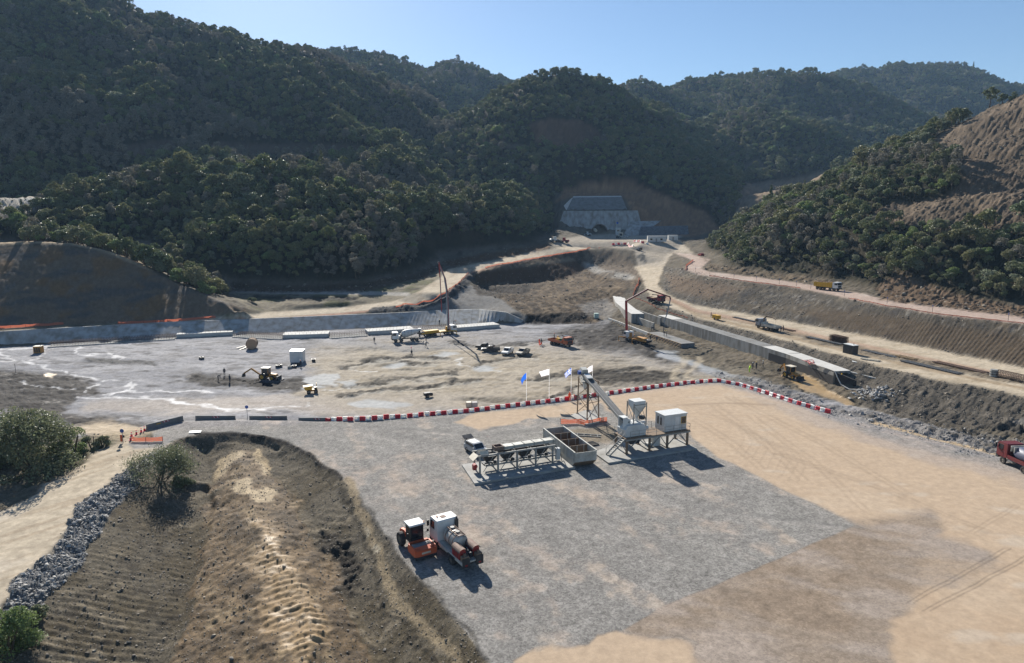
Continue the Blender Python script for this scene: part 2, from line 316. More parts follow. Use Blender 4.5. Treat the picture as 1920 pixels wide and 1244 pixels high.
put(cr, CREAM, .12); put(cr * sstep(.0, .7, st2 + .5 * n1) * .8, lin(150, 138, 118)); put(cr * sstep(.25, .8, st - .2 * n2) * .85, lin(104, 98, 86), .3); put(cr * sstep(.45, .9, fbm(GX * .4, GY, 3, 4, 61)) * .5, lin(188, 176, 156))
sandy = area([(360, 745), (560, 742), (760, 738), (860, 748), (760, 775), (600, 780), (480, 765), (330, 778), (170, 775), (140, 755)], 8, 2); put(sandy * .75, lin(170, 160, 146), .05)
put(line([(640, 640), (760, 655), (860, 645), (1000, 640), (1060, 636)], 14, 10, 1, vy=2) * .6, GREY)
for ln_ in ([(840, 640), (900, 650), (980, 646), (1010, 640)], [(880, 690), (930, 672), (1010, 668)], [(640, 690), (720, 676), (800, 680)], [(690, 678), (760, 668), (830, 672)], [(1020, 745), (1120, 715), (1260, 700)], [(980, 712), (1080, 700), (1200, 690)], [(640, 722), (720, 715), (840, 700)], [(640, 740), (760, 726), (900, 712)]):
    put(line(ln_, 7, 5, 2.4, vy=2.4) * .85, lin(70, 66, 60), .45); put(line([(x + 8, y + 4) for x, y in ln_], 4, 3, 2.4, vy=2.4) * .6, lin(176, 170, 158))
# dark mud at the left, by the culvert and round the pump truck
for poly, s_ in (([(-60, 690), (60, 700), (140, 706), (190, 720), (200, 740), (130, 745), (110, 772), (150, 780), (280, 792), (200, 812), (60, 780), (-60, 770)], 8), ([(345, 712), (380, 698), (430, 706), (520, 712), (600, 712), (610, 722), (560, 735), (470, 728), (360, 722)], 6),
                 ([(1030, 625), (1110, 606), (1180, 622), (1250, 655), (1330, 690), (1290, 690), (1180, 660), (1100, 655)], 10), ([(1060, 700), (1130, 690), (1300, 700), (1250, 715), (1130, 722)], 10), ([(1150, 600), (1230, 650), (1200, 655), (1130, 625)], 8)):
    a = area(poly, s_, 2); put(a * .92, lin(72, 67, 60), .3, .9); put(a * sstep(0, .6, st2), MUD); put(a * sstep(.75, 1.1, n2 + .3 * st) * .7, lin(140, 134, 124), None, .8)
put(line([(170, 676), (210, 678), (260, 678), (290, 681)], 10, 6, 1.5, vy=2.4), lin(92, 90, 86), .3)
# milky runnels and puddles
for pts, w in (([(-20, 678), (0, 678), (21, 678), (58, 681), (71, 682), (92, 692), (125, 700), (142, 705), (179, 710), (200, 715), (221, 716)], 5), ([(-10, 660), (4, 663), (17, 668), (21, 678)], 5), ([(58, 681), (79, 672), (82, 658), (102, 652)], 4),
               ([(-30, 657), (0, 655), (67, 652), (92, 650), (110, 647)], 6), ([(150, 648), (144, 658), (150, 663), (171, 665), (208, 665), (219, 671), (233, 673)], 4), ([(133, 745), (177, 749), (235, 747), (292, 746), (319, 749), (354, 756), (400, 759), (416, 767), (432, 765), (462, 766), (512, 766), (525, 762), (550, 760), (575, 756)], 5),
               ([(208, 742), (250, 736), (308, 733), (354, 735), (392, 733)], 5), ([(330, 752), (354, 758), (400, 763), (420, 769)], 7), ([(600, 732), (624, 729), (650, 724)], 4), ([(200, 715), (188, 722), (170, 728)], 6), ([(240, 720), (236, 735), (220, 742)], 5), ([(40, 718), (70, 722), (120, 727), (160, 735)], 4), ([(640, 690), (690, 700), (720, 697)], 3), ([(860, 672), (880, 690), (930, 697)], 4)):
    a = line(pts, w * .62, w * .5, 1.9, vy=2.4) * sstep(-.9, -.1, n2 + .3 * st2); put(a * .7, lin(200, 199, 195), .02, .72, .1)
for poly in ([(562, 712), (600, 702), (628, 700), (640, 712), (625, 724), (580, 722)], [(648, 756), (690, 750), (740, 752), (778, 760), (740, 768), (670, 766)], [(636, 716), (664, 714), (660, 722), (640, 722)], [(876, 692), (905, 686), (936, 690), (915, 697), (885, 697)], [(722, 690), (748, 680), (770, 682), (745, 692)], [(800, 668), (838, 660), (862, 662), (830, 670)],
             [(1084, 574), (1110, 568), (1134, 572), (1130, 584), (1095, 582)], [(1228, 656), (1250, 655), (1300, 676), (1330, 690), (1300, 690), (1250, 672)], [(1270, 668), (1330, 688), (1430, 715), (1420, 722), (1330, 700)], [(560, 726), (590, 722), (600, 728), (570, 732)]):
    a = area(poly, 2.5, 1.2); put(a * .9, lin(158, 160, 160), .01, .8, .05)
for poly in ([(78, 703), (90, 700), (104, 703), (98, 708), (82, 708)], [(1486, 712), (1520, 716), (1545, 728), (1570, 745), (1600, 758), (1585, 760), (1540, 742), (1500, 728)], [(1505, 700), (1540, 716), (1530, 720), (1500, 708)]):
    put(area(poly, 2, .8), lin(176, 146, 100), .01, .45, .05)
# grey rubble ground right of the barriers, muddy tracks
rub = area([(1340, 700), (1430, 715), (1560, 760), (1700, 790), (1960, 835), (1960, 882), (1700, 815), (1560, 778), (1430, 735)], 8, 1.5)
put(rub, lin(126, 122, 116), .35); put(rub * sstep(.1, .7, n2), lin(96, 92, 84)); put(rub * sstep(.35, .8, n1), lin(150, 146, 138))
put(area([(1620, 745), (1700, 762), (1960, 785), (1960, 800), (1800, 795), (1690, 778), (1610, 765)], 6, 1.3), lin(158, 150, 138), .15)
put(line([(1600, 752), (1740, 790), (1960, 850)], 9, 6, 1.6, vy=2) * .7, lin(84, 78, 68), .4); put(area([(1780, 783), (1860, 786), (1960, 800), (1960, 815), (1830, 802)], 5, 1.6), lin(80, 76, 70), .5)
for dx in (0, 26): put(line([(1290 + dx, 672), (1272 + dx, 690), (1258 + dx, 705), (1270 + dx, 715)], 6, 4, 1, vy=1.5) * .6, lin(188, 174, 150))
put(line([(1640, 795), (1760, 826), (1900, 864), (1960, 880)], 8, 3, .6, vy=2.6), lin(182, 160, 126), .05)
# --- the yard
PAD = [(p, q) for p, q in [project(*v) for v in pad_far] + [(2600, 1500), (1200, 1700)] + [project(*v) for v in pad_left[::-1]]]
pad = area(PAD, 2.0, .25); padw = pad > .5
put(pad, lin(147, 143, 137), .02, .95, .8); put(pad * sstep(-.2, .7, n1) * .5, lin(155, 151, 144)); put(pad * sstep(.2, .8, n3) * .4, lin(158, 152, 144))
pg = fbm(GX * .9 + GY * .45, GY * .33 - GX * .15, 3.0, 4, 71)       # patches dragged along the driving direction
put(pad * sstep(.2, 1.1, pg + .25 * n2) * .45, PINK, None, None, .4); put(pad * sstep(.6, 1.3, pg + .5 * n2 + .3 * n4) * .5, lin(184, 168, 150), None, None, .3)
for pts, w in (([(560, 850), (640, 880), (720, 920)], 34), ([(600, 850), (700, 900)], 18), ([(760, 880), (860, 950), (960, 1010), (1050, 1070)], 22), ([(870, 970), (960, 1030)], 14), ([(1110, 950), (1200, 960), (1300, 1010)], 20), ([(880, 1110), (960, 1160), (1010, 1200)], 20), ([(1080, 915), (1180, 930)], 16), ([(1290, 985), (1400, 1030)], 18)):
    put(line(pts, w, w, 3.5, vy=1.3) * sstep(-.7, .9, pg + 1.1 * n2 + .5 * n4) * .5, lin(178, 162, 147), None, None, .3)
tanz = [area([(1345, 720), (1430, 742), (1500, 765), (1560, 790), (1700, 840), (1960, 900), (2700, 1500), (1700, 1500), (1640, 1300), (1600, 1230), (1590, 1180), (1680, 1080), (1740, 1040), (1620, 985), (1540, 950), (1400, 895), (1320, 850), (1290, 810), (1230, 790), (1140, 770), (1120, 745), (1240, 728)], 5, .4),
        area([(850, 792), (880, 780), (1000, 766), (1090, 754), (1130, 750), (1110, 775), (1040, 780), (960, 795), (890, 806)], 2.5, 1.2), area([(960, 1244), (1010, 1222), (1090, 1205), (1110, 1185), (1150, 1172), (1210, 1178), (1260, 1200), (1310, 1244), (1400, 1420), (900, 1420)], 4, 1.0)]
grav = area([(0, 830), (1120, 776), (1230, 794), (1290, 814), (1345, 856), (1605, 985), (1450, 1052), (1300, 1114), (1185, 1170), (900, 1320), (0, 1320)], 2.2, .22); tanz[0] = tanz[0] * (1 - grav)
for a in tanz: put(a, TAN, .015, .95, .12)
ta = np.maximum.reduce(tanz)
damp = area([(1606, 984), (1660, 972), (1740, 962), (1770, 985), (1740, 1010), (1830, 1040), (1870, 1070), (1790, 1090), (1700, 1130), (1650, 1185), (1680, 1260), (1700, 1420), (1360, 1420), (1300, 1244), (1250, 1190), (1150, 1160), (1280, 1080), (1430, 1020), (1560, 975)], 13, 1.3) * (1 - grav) * (1 - .55 * sstep(1640, 1860, PX) * sstep(-.4, .7, n1 + .4 * n2))
put(damp, DAMP, .015, .92, .4); sd = fbm(GX * .30 - GY * .22, GY * .9 + GX * .3, 2.6, 5, 77)
put(damp * sstep(-.3, .7, sd) * .8, lin(168, 155, 143)); put(damp * sstep(.2, .9, n1 - .5 * sd) * .5, lin(142, 124, 105)); put(area([(1065, 806), (1130, 794), (1170, 812), (1160, 832), (1112, 832), (1080, 822)], 4, 1.5) * .85, lin(136, 124, 106), .05)
put(ta * (1 - damp) * sstep(.0, .9, n1 + .5 * sd) * .5, lin(198, 178, 154)); put(ta * (1 - damp) * sstep(.3, 1.0, n3 + .3 * n2) * .45, lin(178, 154, 128)); put(ta * (1 - damp) * sstep(.5, 1.0, fbm(GX * .5, GY, 3, 4, 83)) * .4, lin(198, 186, 170))
edge = area([(1400, 742), (1500, 768), (1580, 790), (1700, 822), (1960, 892), (1960, 915), (1840, 890), (1760, 868), (1620, 830), (1500, 790)], 8, 1.5); put(edge * .6, lin(170, 158, 148), .02, .95, .4)
for k, (a_, b_) in enumerate((((1400, 780), (1620, 960)), ((1330, 760), (1500, 900)), ((1360, 745), (1700, 930)), ((1500, 1120), (1760, 980)), ((1700, 1130), (1880, 1030)), ((1730, 1145), (1920, 1045)), ((1810, 1000), (1900, 950)), ((1240, 1180), (1560, 1030)), ((1450, 850), (1850, 1000)), ((1300, 790), (1420, 880)), ((1270, 760), (1440, 760)))):
    for o_ in (0, 14): put(line([(a_[0] + o_, a_[1]), ((a_[0] + b_[0]) / 2 + o_ + 8, (a_[1] + b_[1]) / 2 - 4), (b_[0] + o_, b_[1])], 1.6, 1.4, .15, vy=1.2) * (.35 if k not in (4, 5) else .45), lin(150, 132, 112) if k not in (4, 5) else lin(112, 100, 88))
for pts in ([(640, 880), (760, 940), (900, 1040), (1010, 1150), (1060, 1244)], [(700, 860), (880, 960), (1060, 1090), (1150, 1190)], [(600, 800), (760, 830), (860, 860), (1000, 950), (1250, 1060)], [(520, 800), (700, 805), (850, 815), (990, 800)], [(860, 930), (1000, 990), (1200, 1010), (1420, 1000)], [(1120, 900), (1250, 950), (1450, 980), (1560, 990)], [(760, 1120), (880, 1200), (940, 1260)], [(560, 830), (640, 870), (720, 960), (800, 1080)]):
    for o_ in (0, 17, 60, 77): put(line([(x + o_, y) for x, y in pts], 2.6, 2.2, .5, vy=1.1) * pad * (1 - ta) * .30 * sstep(-.6, .5, n1), lin(172, 166, 158) if o_ < 50 else lin(118, 116, 112), None, None, .4)
for k in range(9):                                            # wheel loops by the mixing plant
    cx_, cy_ = 1390 + 14 * k, 800 + 7 * k; put(line([(cx_ - 60, cy_ - 24), (cx_ - 10, cy_ - 8), (cx_ + 8, cy_ + 20), (cx_ - 8, cy_ + 50)], 1.5, 1.3, .2, vy=1.3) * .3, lin(158, 140, 120))
# --- left: road, stone bank, ditch, spoil, mud track beside the yard
lroad = area([(-60, 1005), (0, 966), (100, 903), (180, 850), (238, 822), (300, 826), (330, 832), (296, 848), (250, 880), (157, 945), (107, 1016), (53, 1066), (21, 1112), (-60, 1190)], 5, .9)
dl = area([(371, 815), (443, 811), (500, 818), (586, 853), (640, 895), (711, 986), (783, 1082), (854, 1171), (940, 1280), (1000, 1420), (-200, 1420), (-100, 1230), (93, 1121), (200, 986), (290, 868), (330, 840)], 4, .5) * (1 - pad)
put(dl, lin(106, 98, 84), .08, .9, .8); put(dl * sstep(-.1, .7, n1 + .4 * n2), lin(92, 83, 67)); put(dl * sstep(.35, .9, n2 + .3 * n4), lin(120, 110, 93)); put(dl * sstep(.35, .8, fbm(GX, GY, 1.3, 3, 87)) * .6, lin(70, 64, 56))
sp_ = area([(420, 850), (470, 850), (520, 900), (560, 980), (640, 1090), (680, 1244), (760, 1420), (260, 1420), (310, 1244), (350, 1143), (375, 1014), (400, 930)], 8, 1.5) * (1 - pad)
put(sp_, lin(114, 94, 68), .13, .8, .7); put(sp_ * sstep(0, .7, n2 + .4 * n1), lin(88, 73, 54)); put(sp_ * sstep(.35, .9, fbm(GX, GY * .5, 1.6, 4, 91)), lin(138, 118, 89))
wet_sheen = area([(470, 975), (500, 1000), (545, 1070), (575, 1130), (585, 1190), (560, 1230), (500, 1200), (480, 1120), (470, 1040)], 14, 2.0); wr = fbm(GX * .45, GY * 1.6 + GX * .2, 1.1, 3, 95)
put(wet_sheen * .8, lin(152, 124, 84), .12, .72, .2); put(wet_sheen * sstep(.1, .5, wr), lin(164, 136, 96), None, .6)  # wet clay crest; the golden sheen on its folds is painted into the colour
for poly in ([(402, 860), (425, 850), (440, 855), (420, 890), (400, 905)], [(430, 905), (460, 900), (480, 925), (500, 915), (510, 930), (480, 940), (440, 925)], [(470, 845), (500, 850), (520, 890), (500, 895), (480, 870)]): put(area(poly, 4, 1.5), lin(182, 162, 130), .06)
put(line([(655, 905), (690, 985), (716, 1050), (745, 1110), (800, 1190), (860, 1260), (900, 1330)], 9, 4, .8, vy=1) * .85, lin(150, 134, 108), .06)
put(line([(640, 920), (672, 985), (700, 1060), (735, 1130), (790, 1220), (840, 1300)], 5, 3, 1, vy=1) * .7, lin(70, 64, 54), .15); put(line([(676, 935), (712, 985), (750, 1042), (820, 1130), (900, 1240)], 5, 3, .8, vy=1) * .7, lin(82, 78, 72), .12); put(line([(371, 812), (443, 813), (500, 820), (536, 832), (586, 856), (640, 898)], 4.5, 2.5, .6, vy=1.3), lin(58, 54, 50), .15)
put(area([(600, 1000), (640, 1000), (660, 1060), (680, 1110), (640, 1110), (610, 1060)], 10, 1.5), lin(62, 57, 50), .3); put(area([(690, 990), (720, 1040), (740, 1100), (716, 1100), (696, 1050)], 5, 2) * sstep(0, .5, n2), lin(170, 160, 140))
leftg = area([(-80, 815), (60, 850), (200, 812), (240, 824), (180, 850), (100, 903), (0, 966), (-80, 1010)], 6, 1.4); put(leftg, lin(122, 112, 94), .2); put(leftg * sstep(.1, .6, n2), lin(96, 92, 72)); put(area([(110, 800), (200, 790), (290, 806), (250, 822), (180, 818)], 6, 1.4), lin(176, 160, 134), .1)
put(lroad, ROADC, .03, .95, .2); put(lroad * sstep(.1, .7, fbm(GX * 1.1 - GY * .75, GY * .15, 1.4, 4, 97)) * .7, lin(166, 150, 128)); put(lroad * sstep(.2, .8, n1) * .5, lin(206, 194, 176))
bank = area([(-40, 1200), (21, 1112), (53, 1066), (107, 1016), (157, 945), (250, 880), (296, 848), (292, 870), (250, 920), (200, 988), (143, 1060), (93, 1124), (20, 1200)], 4, .8); put(bank, lin(112, 112, 112), .25, .9, .6)
put(area([(236, 832), (300, 820), (330, 828), (300, 842), (250, 842)], 3, .6) * .8, GREY)
# --- far bank: bench, haul road, gravel fan, terraces
bench = area([(-80, 628), (0, 624), (300, 607), (640, 592), (740, 577), (800, 560), (836, 500), (790, 520), (680, 545), (430, 546), (470, 585), (250, 603), (-80, 622)], 3, .7)
put(bench, lin(134, 124, 104), .1); put(bench * sstep(.1, .6, n1 + .3 * st), lin(100, 98, 68)); put(bench * sstep(.3, .8, st2), lin(88, 80, 68))
put(line([(440, 546), (560, 548), (660, 549), (760, 552)], 9, 4, .8, vy=2.5), lin(170, 164, 154)); put(line([(480, 556), (560, 562), (660, 560)], 8, 5, 1.3, vy=2.5), lin(70, 66, 58), .4)
cut = area([(-80, 455), (0, 455), (60, 452), (130, 454), (200, 468), (260, 493), (330, 529), (400, 559), (470, 584), (250, 603), (0, 614), (-80, 620)], 3, .5, (190, 245))
put(cut, lin(120, 104, 86), .16, .9); put(cut * sstep(0, .6, fbm(GX * .2, GZ, 1.6, 4, 151)), lin(98, 92, 84)); put(cut * sstep(.2, .7, n1), lin(128, 102, 74)); put(cut * sstep(.7, 1.1, fbm(GX, GY * .3, 3, 4, 101)) * .4, lin(120, 116, 110))
put(line([(-80, 460), (0, 456), (60, 453), (130, 455), (200, 469), (260, 494), (285, 505)], 8, 4, .6, (225, 265), vy=2.5), lin(178, 156, 126), .1)
put(area([(-60, 655), (330, 640), (640, 624), (990, 612), (990, 596), (900, 578), (640, 588), (300, 603), (-60, 620)], 3, .3, (150, 260)), None, .03)
roadL = area([(300, 607), (480, 598)] + [p[:2] for p in h_lo[1:]] + [(1200, 458), (1160, 452)] + [p[:2] for p in h_up[::-1]] + [(350, 600)], 2.2, .4, (150, 520)); put(roadL, ROADC, .05, .95, .2); put(roadL * sstep(.1, .7, fbm(GX, GY * .4, 2.5, 4, 103)) * .6, lin(160, 144, 122))
put(line([(350, 605), (500, 599), (640, 589), (740, 579), (800, 567), (840, 550), (868, 527), (885, 512), (920, 502), (1040, 479)], 5, 2, .2, (150, 420), 3) * .6, lin(190, 140, 118))
fan = area([(760, 588), (800, 567), (840, 552), (868, 530), (890, 538), (940, 562), (985, 595), (985, 604), (950, 588), (900, 582)], 3, .6, (190, 300)); put(fan, lin(140, 136, 130), .08); put(fan * sstep(.1, .6, n2), lin(120, 116, 110))
put(line([(700, 583), (780, 575), (830, 562), (862, 540), (880, 522), (890, 515)], 9, 3, .8, (180, 320), 1.6), lin(74, 74, 74), .5)
exc = area([(890, 512), (920, 503), (1040, 480), (1100, 470), (1190, 500), (1207, 530), (1180, 540), (1140, 590), (1120, 606), (985, 606), (985, 592), (940, 562), (890, 540)], 3, .8, (200, 480))
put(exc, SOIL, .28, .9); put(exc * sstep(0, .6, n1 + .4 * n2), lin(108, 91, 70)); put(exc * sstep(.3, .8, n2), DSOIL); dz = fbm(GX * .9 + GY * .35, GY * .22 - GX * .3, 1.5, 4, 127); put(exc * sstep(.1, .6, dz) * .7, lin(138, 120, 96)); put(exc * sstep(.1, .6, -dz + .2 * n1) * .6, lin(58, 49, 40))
put(area([(900, 508), (1000, 499), (1080, 489), (1096, 505), (1050, 525), (960, 531), (895, 530)], 3, 1, (200, 480)), lin(92, 70, 52), .3); put(area([(890, 537), (1000, 533), (985, 553), (895, 554)], 3, 1, (200, 480)), lin(76, 68, 60), .3); put(area([(985, 590), (1092, 585), (1100, 607), (985, 608)], 2, .7, (190, 480)), lin(58, 50, 42), .3)
put(area([(880, 510), (900, 508), (1070, 483), (1080, 489), (1000, 498), (900, 509)], 3, .5, (250, 480)), lin(150, 132, 108)); put(area([(1110, 478), (1150, 470), (1190, 500), (1200, 525), (1140, 520), (1100, 500)], 6, 1.3, (250, 480)), lin(118, 104, 88)); put(line([(1100, 497), (1130, 512), (1180, 520)], 8, 5, 1.2, (250, 480), 1.5), lin(164, 158, 148))
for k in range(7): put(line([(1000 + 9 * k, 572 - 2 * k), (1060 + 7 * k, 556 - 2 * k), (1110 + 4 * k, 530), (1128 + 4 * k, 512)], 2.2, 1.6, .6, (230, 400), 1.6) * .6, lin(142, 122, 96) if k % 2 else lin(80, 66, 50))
put(area([(1085, 572), (1140, 560), (1160, 580), (1140, 598), (1095, 590)], 5, 1.2, (200, 330)) * .6, lin(150, 146, 140))
# --- right: berm, lower haul road, slope with grader marks, upper road
lowr = area([p[:2] for p in low_n] + [p[:2] for p in low_f[::-1]], 2.5, .5, (120, 520))
put(area([(1178, 545), (1215, 556), (1310, 598), (1420, 626), (1700, 698), (1960, 750), (1960, 830), (1620, 765), (1590, 697), (1450, 655), (1300, 612)], 4, .8, (120, 330)), lin(96, 90, 81), .28)
put(area([(1178, 545), (1215, 556), (1310, 598), (1420, 626), (1700, 698), (1960, 750), (1960, 830), (1620, 765), (1590, 697), (1450, 655), (1300, 612)], 4, .8, (120, 330)) * sstep(.3, .8, n2), lin(120, 112, 101))
slope = area([(1243, 500), (1290, 506), (1400, 529), (1540, 550), (1640, 571), (1760, 591), (1960, 612), (1960, 700), (1700, 645), (1560, 618), (1420, 592), (1300, 572), (1245, 545)], 3, .6, (130, 420))
put(slope, lin(92, 86, 77), .2); put(slope * sstep(0, .6, n1), lin(104, 94, 80)); put(slope * sstep(.2, .7, n2), lin(78, 74, 70)); put(slope * sstep(.3, .8, fbm(GX, GY, 5, 4, 129)) * .6, lin(128, 118, 102)); put(slope * sstep(.55, .95, fbm(GX, GY, 1.2, 3, 139)) * .7, lin(150, 144, 134))
SPX = area([(1500, 585), (1560, 580), (1700, 596), (1960, 640), (1960, 695), (1700, 642), (1560, 612)], 8, .8, (130, 300)); put(SPX * .8, lin(98, 85, 70), .05); put(area([(1250, 515), (1330, 530), (1400, 540), (1330, 560), (1260, 545)], 8, 1.2, (150, 420)) * .8, lin(120, 102, 84))
put(lowr, ROADC, .05, .95, .2); put(lowr * sstep(.1, .7, fbm(GX * .3 + GY * .1, GY * .9, 2, 4, 107)) * .6, lin(162, 146, 122))
for q, c_ in ((.25, lin(150, 130, 104)), (.5, lin(138, 116, 94)), (.62, lin(172, 142, 122))):
    put(line([(a[0] + (b[0] - a[0]) * q, a[1] + (b[1] - a[1]) * q) for a, b in (((1250, 560), (1225, 545)), ((1310, 598), (1300, 572)), ((1420, 626), (1420, 592)), ((1560, 664), (1560, 618)), ((1700, 698), (1700, 645)), ((1930, 744), (1930, 692)))], 5, 3, .4, (120, 330), 2) * .7, c_)
put(area([(1420, 612), (1560, 640), (1700, 670), (1960, 716), (1960, 726), (1700, 682), (1560, 650), (1440, 620)], 3, 1, (120, 330)) * .85, lin(112, 102, 88), .25)
upr = area([p[:2] for p in up_n] + [p[:2] for p in up_f[::-1]], 2, .3, (130, 520)); put(upr, ROADP, .05, .95, .2); put(upr * sstep(.2, .7, n1) * .5, lin(196, 184, 172))
# --- forecourt of the tunnel and bare cuts on the hills
fore = area([(1030, 462), (1060, 448), (1100, 440), (1310, 430), (1270, 448), (1300, 475), (1262, 474), (1243, 500), (1195, 500), (1190, 470), (1130, 462)], 3, .6, (330, 540)); put(fore, lin(178, 166, 148), .1)
put(area([(1195, 480), (1205, 474), (1212, 482), (1210, 492), (1200, 490)], 2, .4, (300, 480)), lin(110, 106, 98), .5)
BARE = [([(990, 235), (1030, 222), (1090, 226), (1125, 245), (1130, 270), (1080, 282), (1010, 272)], (560, 800), lin(112, 86, 66)), ([(1040, 380), (1060, 355), (1110, 342), (1180, 340), (1250, 368), (1320, 395), (1350, 430), (1300, 445), (1200, 432), (1170, 368), (1075, 370)], (440, 720), lin(150, 118, 90)), ([(1375, 375), (1400, 345), (1480, 335), (1550, 320), (1580, 335), (1520, 380), (1440, 405), (1380, 410)], (440, 720), lin(140, 122, 100)),
        ([(370, 283), (400, 268), (560, 270), (690, 272), (700, 288), (560, 292), (400, 290)], (380, 620), lin(96, 82, 68)), ([(180, 290), (240, 272), (320, 262), (340, 280), (260, 295)], (330, 620), lin(100, 86, 72)), ([(1720, 285), (1790, 238), (1860, 203), (1960, 158), (1960, 420), (1870, 440), (1760, 432), (1630, 405), (1680, 380), (1770, 372), (1810, 330), (1790, 300)], (150, 420), lin(110, 96, 80)),
        ([(1390, 310), (1420, 300), (1440, 312), (1400, 325)], (700, 1100), lin(110, 98, 84)), ([(-40, 340), (20, 345), (85, 362), (70, 395), (20, 405), (-40, 400)], (240, 345), lin(190, 180, 164)), ([(1640, 540), (1690, 515), (1740, 530), (1800, 555), (1960, 585), (1960, 600), (1650, 562)], (150, 280), lin(110, 92, 74)), ([(830, 492), (900, 478), (1000, 462), (1030, 458), (1030, 466), (940, 482), (850, 500)], (250, 450), lin(108, 84, 62)), ([(1310, 480), (1330, 490), (1320, 505), (1420, 518), (1560, 537), (1560, 528), (1420, 508), (1335, 496)], (180, 420), lin(112, 98, 80)),
        ([(420, 548), (440, 530), (560, 535), (680, 530), (790, 512), (835, 488), (840, 495), (790, 523), (680, 547)], (230, 330), lin(86, 72, 58)), ([(1440, 290), (1500, 275), (1560, 272), (1500, 282)], (600, 1200), lin(112, 100, 84)), ([(870, 268), (900, 262), (1000, 276), (1000, 282), (900, 272)], (500, 800), lin(120, 104, 84))]
bare = np.zeros(GX.shape)
for poly, far, c_ in BARE:
    a = area(poly, 4, 1.2, far); bare = np.maximum(bare, a); put(a, c_, .6, .95, .4); put(a * sstep(0, .6, n2 + .3 * n1) * .7, c_ * .72); put(a * sstep(.35, .8, n1) * .6, np.minimum(c_ * 1.5, .6))
# relief
rl = REL * (n2 * .8 + n4 * .6 + n1 * .6 + fbm(GX, GY, .55, 2, 117) * .5 * (GY < 120)); flatten = sstep(.02, .12, REL); GZ = GZ + rl * (.25 + .75 * flatten)
px_ = fbm(GX, GY, 6, 2, 111)
def rills(mask, ang, wav, amp):
    t = GX * math.cos(ang) + GY * math.sin(ang) + px_ * .22 + n1 * .12; return mask * amp * .5 * np.sin(2 * math.pi * t / wav) * (.55 + .9 * np.clip(n3 * .7 + n2 * .4 + .3, -.4, 1))
GZ = GZ + rills(SPX, R(-62), 1.05, .22)
emb = area([(93, 1124), (143, 1060), (200, 990), (250, 925), (290, 900), (375, 960), (365, 1020), (350, 1075), (335, 1140), (305, 1215), (260, 1330), (40, 1330), (60, 1190)], 14, .8)
GZ = GZ + rills(emb, R(102), .95, .11) + rills(wet_sheen, R(99), .9, .15) + rills(area([(580, 900), (640, 960), (680, 1060), (640, 1120), (590, 1020)], 14, 1), R(60), 1.2, .12)
soft_ = 1 - .65 * ta; C *= (1 + (.10 * n4 + .06 * n2) * soft_)[..., None] * (1 + .10 * fbm(GX, GY, .45, 2, 113) * soft_)[..., None]
keep = np.maximum.reduce([pad, lroad, roadL, lowr, upr, fore * .7, dl, cut]); C *= (.80 * (keep + (1 - keep) * np.where(bed > .5, 1.04 - .06 * cr, .92)))[..., None]; C[..., 2] *= 1 + .05 * bed * (1 - cr)
C = np.clip(C, .012, .85)
# ------------------------------------------------------------------ material of the ground
def nodes(m):
    m.use_nodes = True; return m.node_tree.nodes, m.node_tree.links, m.node_tree.nodes['Principled BSDF']
gm = bpy.data.materials.new('earth'); N, Lk, B = nodes(gm)
ac = N.new('ShaderNodeAttribute'); ac.attribute_name = 'soil'; ap = N.new('ShaderNodeAttribute'); ap.attribute_name = 'grain'
tc = N.new('ShaderNodeTexCoord')
def nz(scale, detail, rough=.6):
    n = N.new('ShaderNodeTexNoise'); n.inputs['Scale'].default_value = scale; n.inputs['Detail'].default_value = detail; n.inputs['Roughness'].default_value = rough
    Lk.new(tc.outputs['Object'], n.inputs['Vector']); return n
def mth(op, a, b=None, c=None):
    n = N.new('ShaderNodeMath'); n.operation = op
    for k, v in enumerate((a, b, c)):
        if v is None: continue
        if isinstance(v, (int, float)): n.inputs[k].default_value = v
        else: Lk.new(v, n.inputs[k])
    return n.outputs[0]
sx = N.new('ShaderNodeSeparateColor'); Lk.new(ap.outputs['Color'], sx.inputs[0])
g1 = nz(9.0, 4, .75); g2 = nz(1.1, 5, .6); vo = N.new('ShaderNodeTexVoronoi'); vo.inputs['Scale'].default_value = 5.5; Lk.new(tc.outputs['Object'], vo.inputs['Vector'])
vs = N.new('ShaderNodeSeparateColor'); Lk.new(vo.outputs['Color'], vs.inputs[0])
grain = mth('ADD', mth('MULTIPLY', mth('SUBTRACT', g1.outputs['Fac'], .5), 1.5), mth('MULTIPLY', mth('SUBTRACT', vs.outputs[0], .5), .75))
fac = mth('ADD', mth('ADD', mth('MULTIPLY', grain, sx.outputs[0]), 1.0), mth('MULTIPLY', mth('SUBTRACT', g2.outputs['Fac'], .5), .5))
mx = N.new('ShaderNodeVectorMath'); mx.operation = 'SCALE'; Lk.new(ac.outputs['Color'], mx.inputs[0]); Lk.new(mth('MAXIMUM', fac, .25), mx.inputs['Scale'])
Lk.new(mx.outputs[0], B.inputs['Base Color']); Lk.new(sx.outputs[1], B.inputs['Roughness']); Lk.new(mth('MAXIMUM', mth('MULTIPLY', mth('SUBTRACT', .93, sx.outputs[1]), 1.1), .06), B.inputs['Specular IOR Level'])
bp = N.new('ShaderNodeBump'); bp.inputs['Distance'].default_value = .35
Lk.new(mth('ADD', mth('MULTIPLY', mth('MULTIPLY', g1.outputs['Fac'], .35), sx.outputs[0]), mth('MULTIPLY', g2.outputs['Fac'], sx.outputs[2])), bp.inputs['Height']); bp.inputs['Strength'].default_value = .8
Lk.new(bp.outputs['Normal'], B.inputs['Normal'])
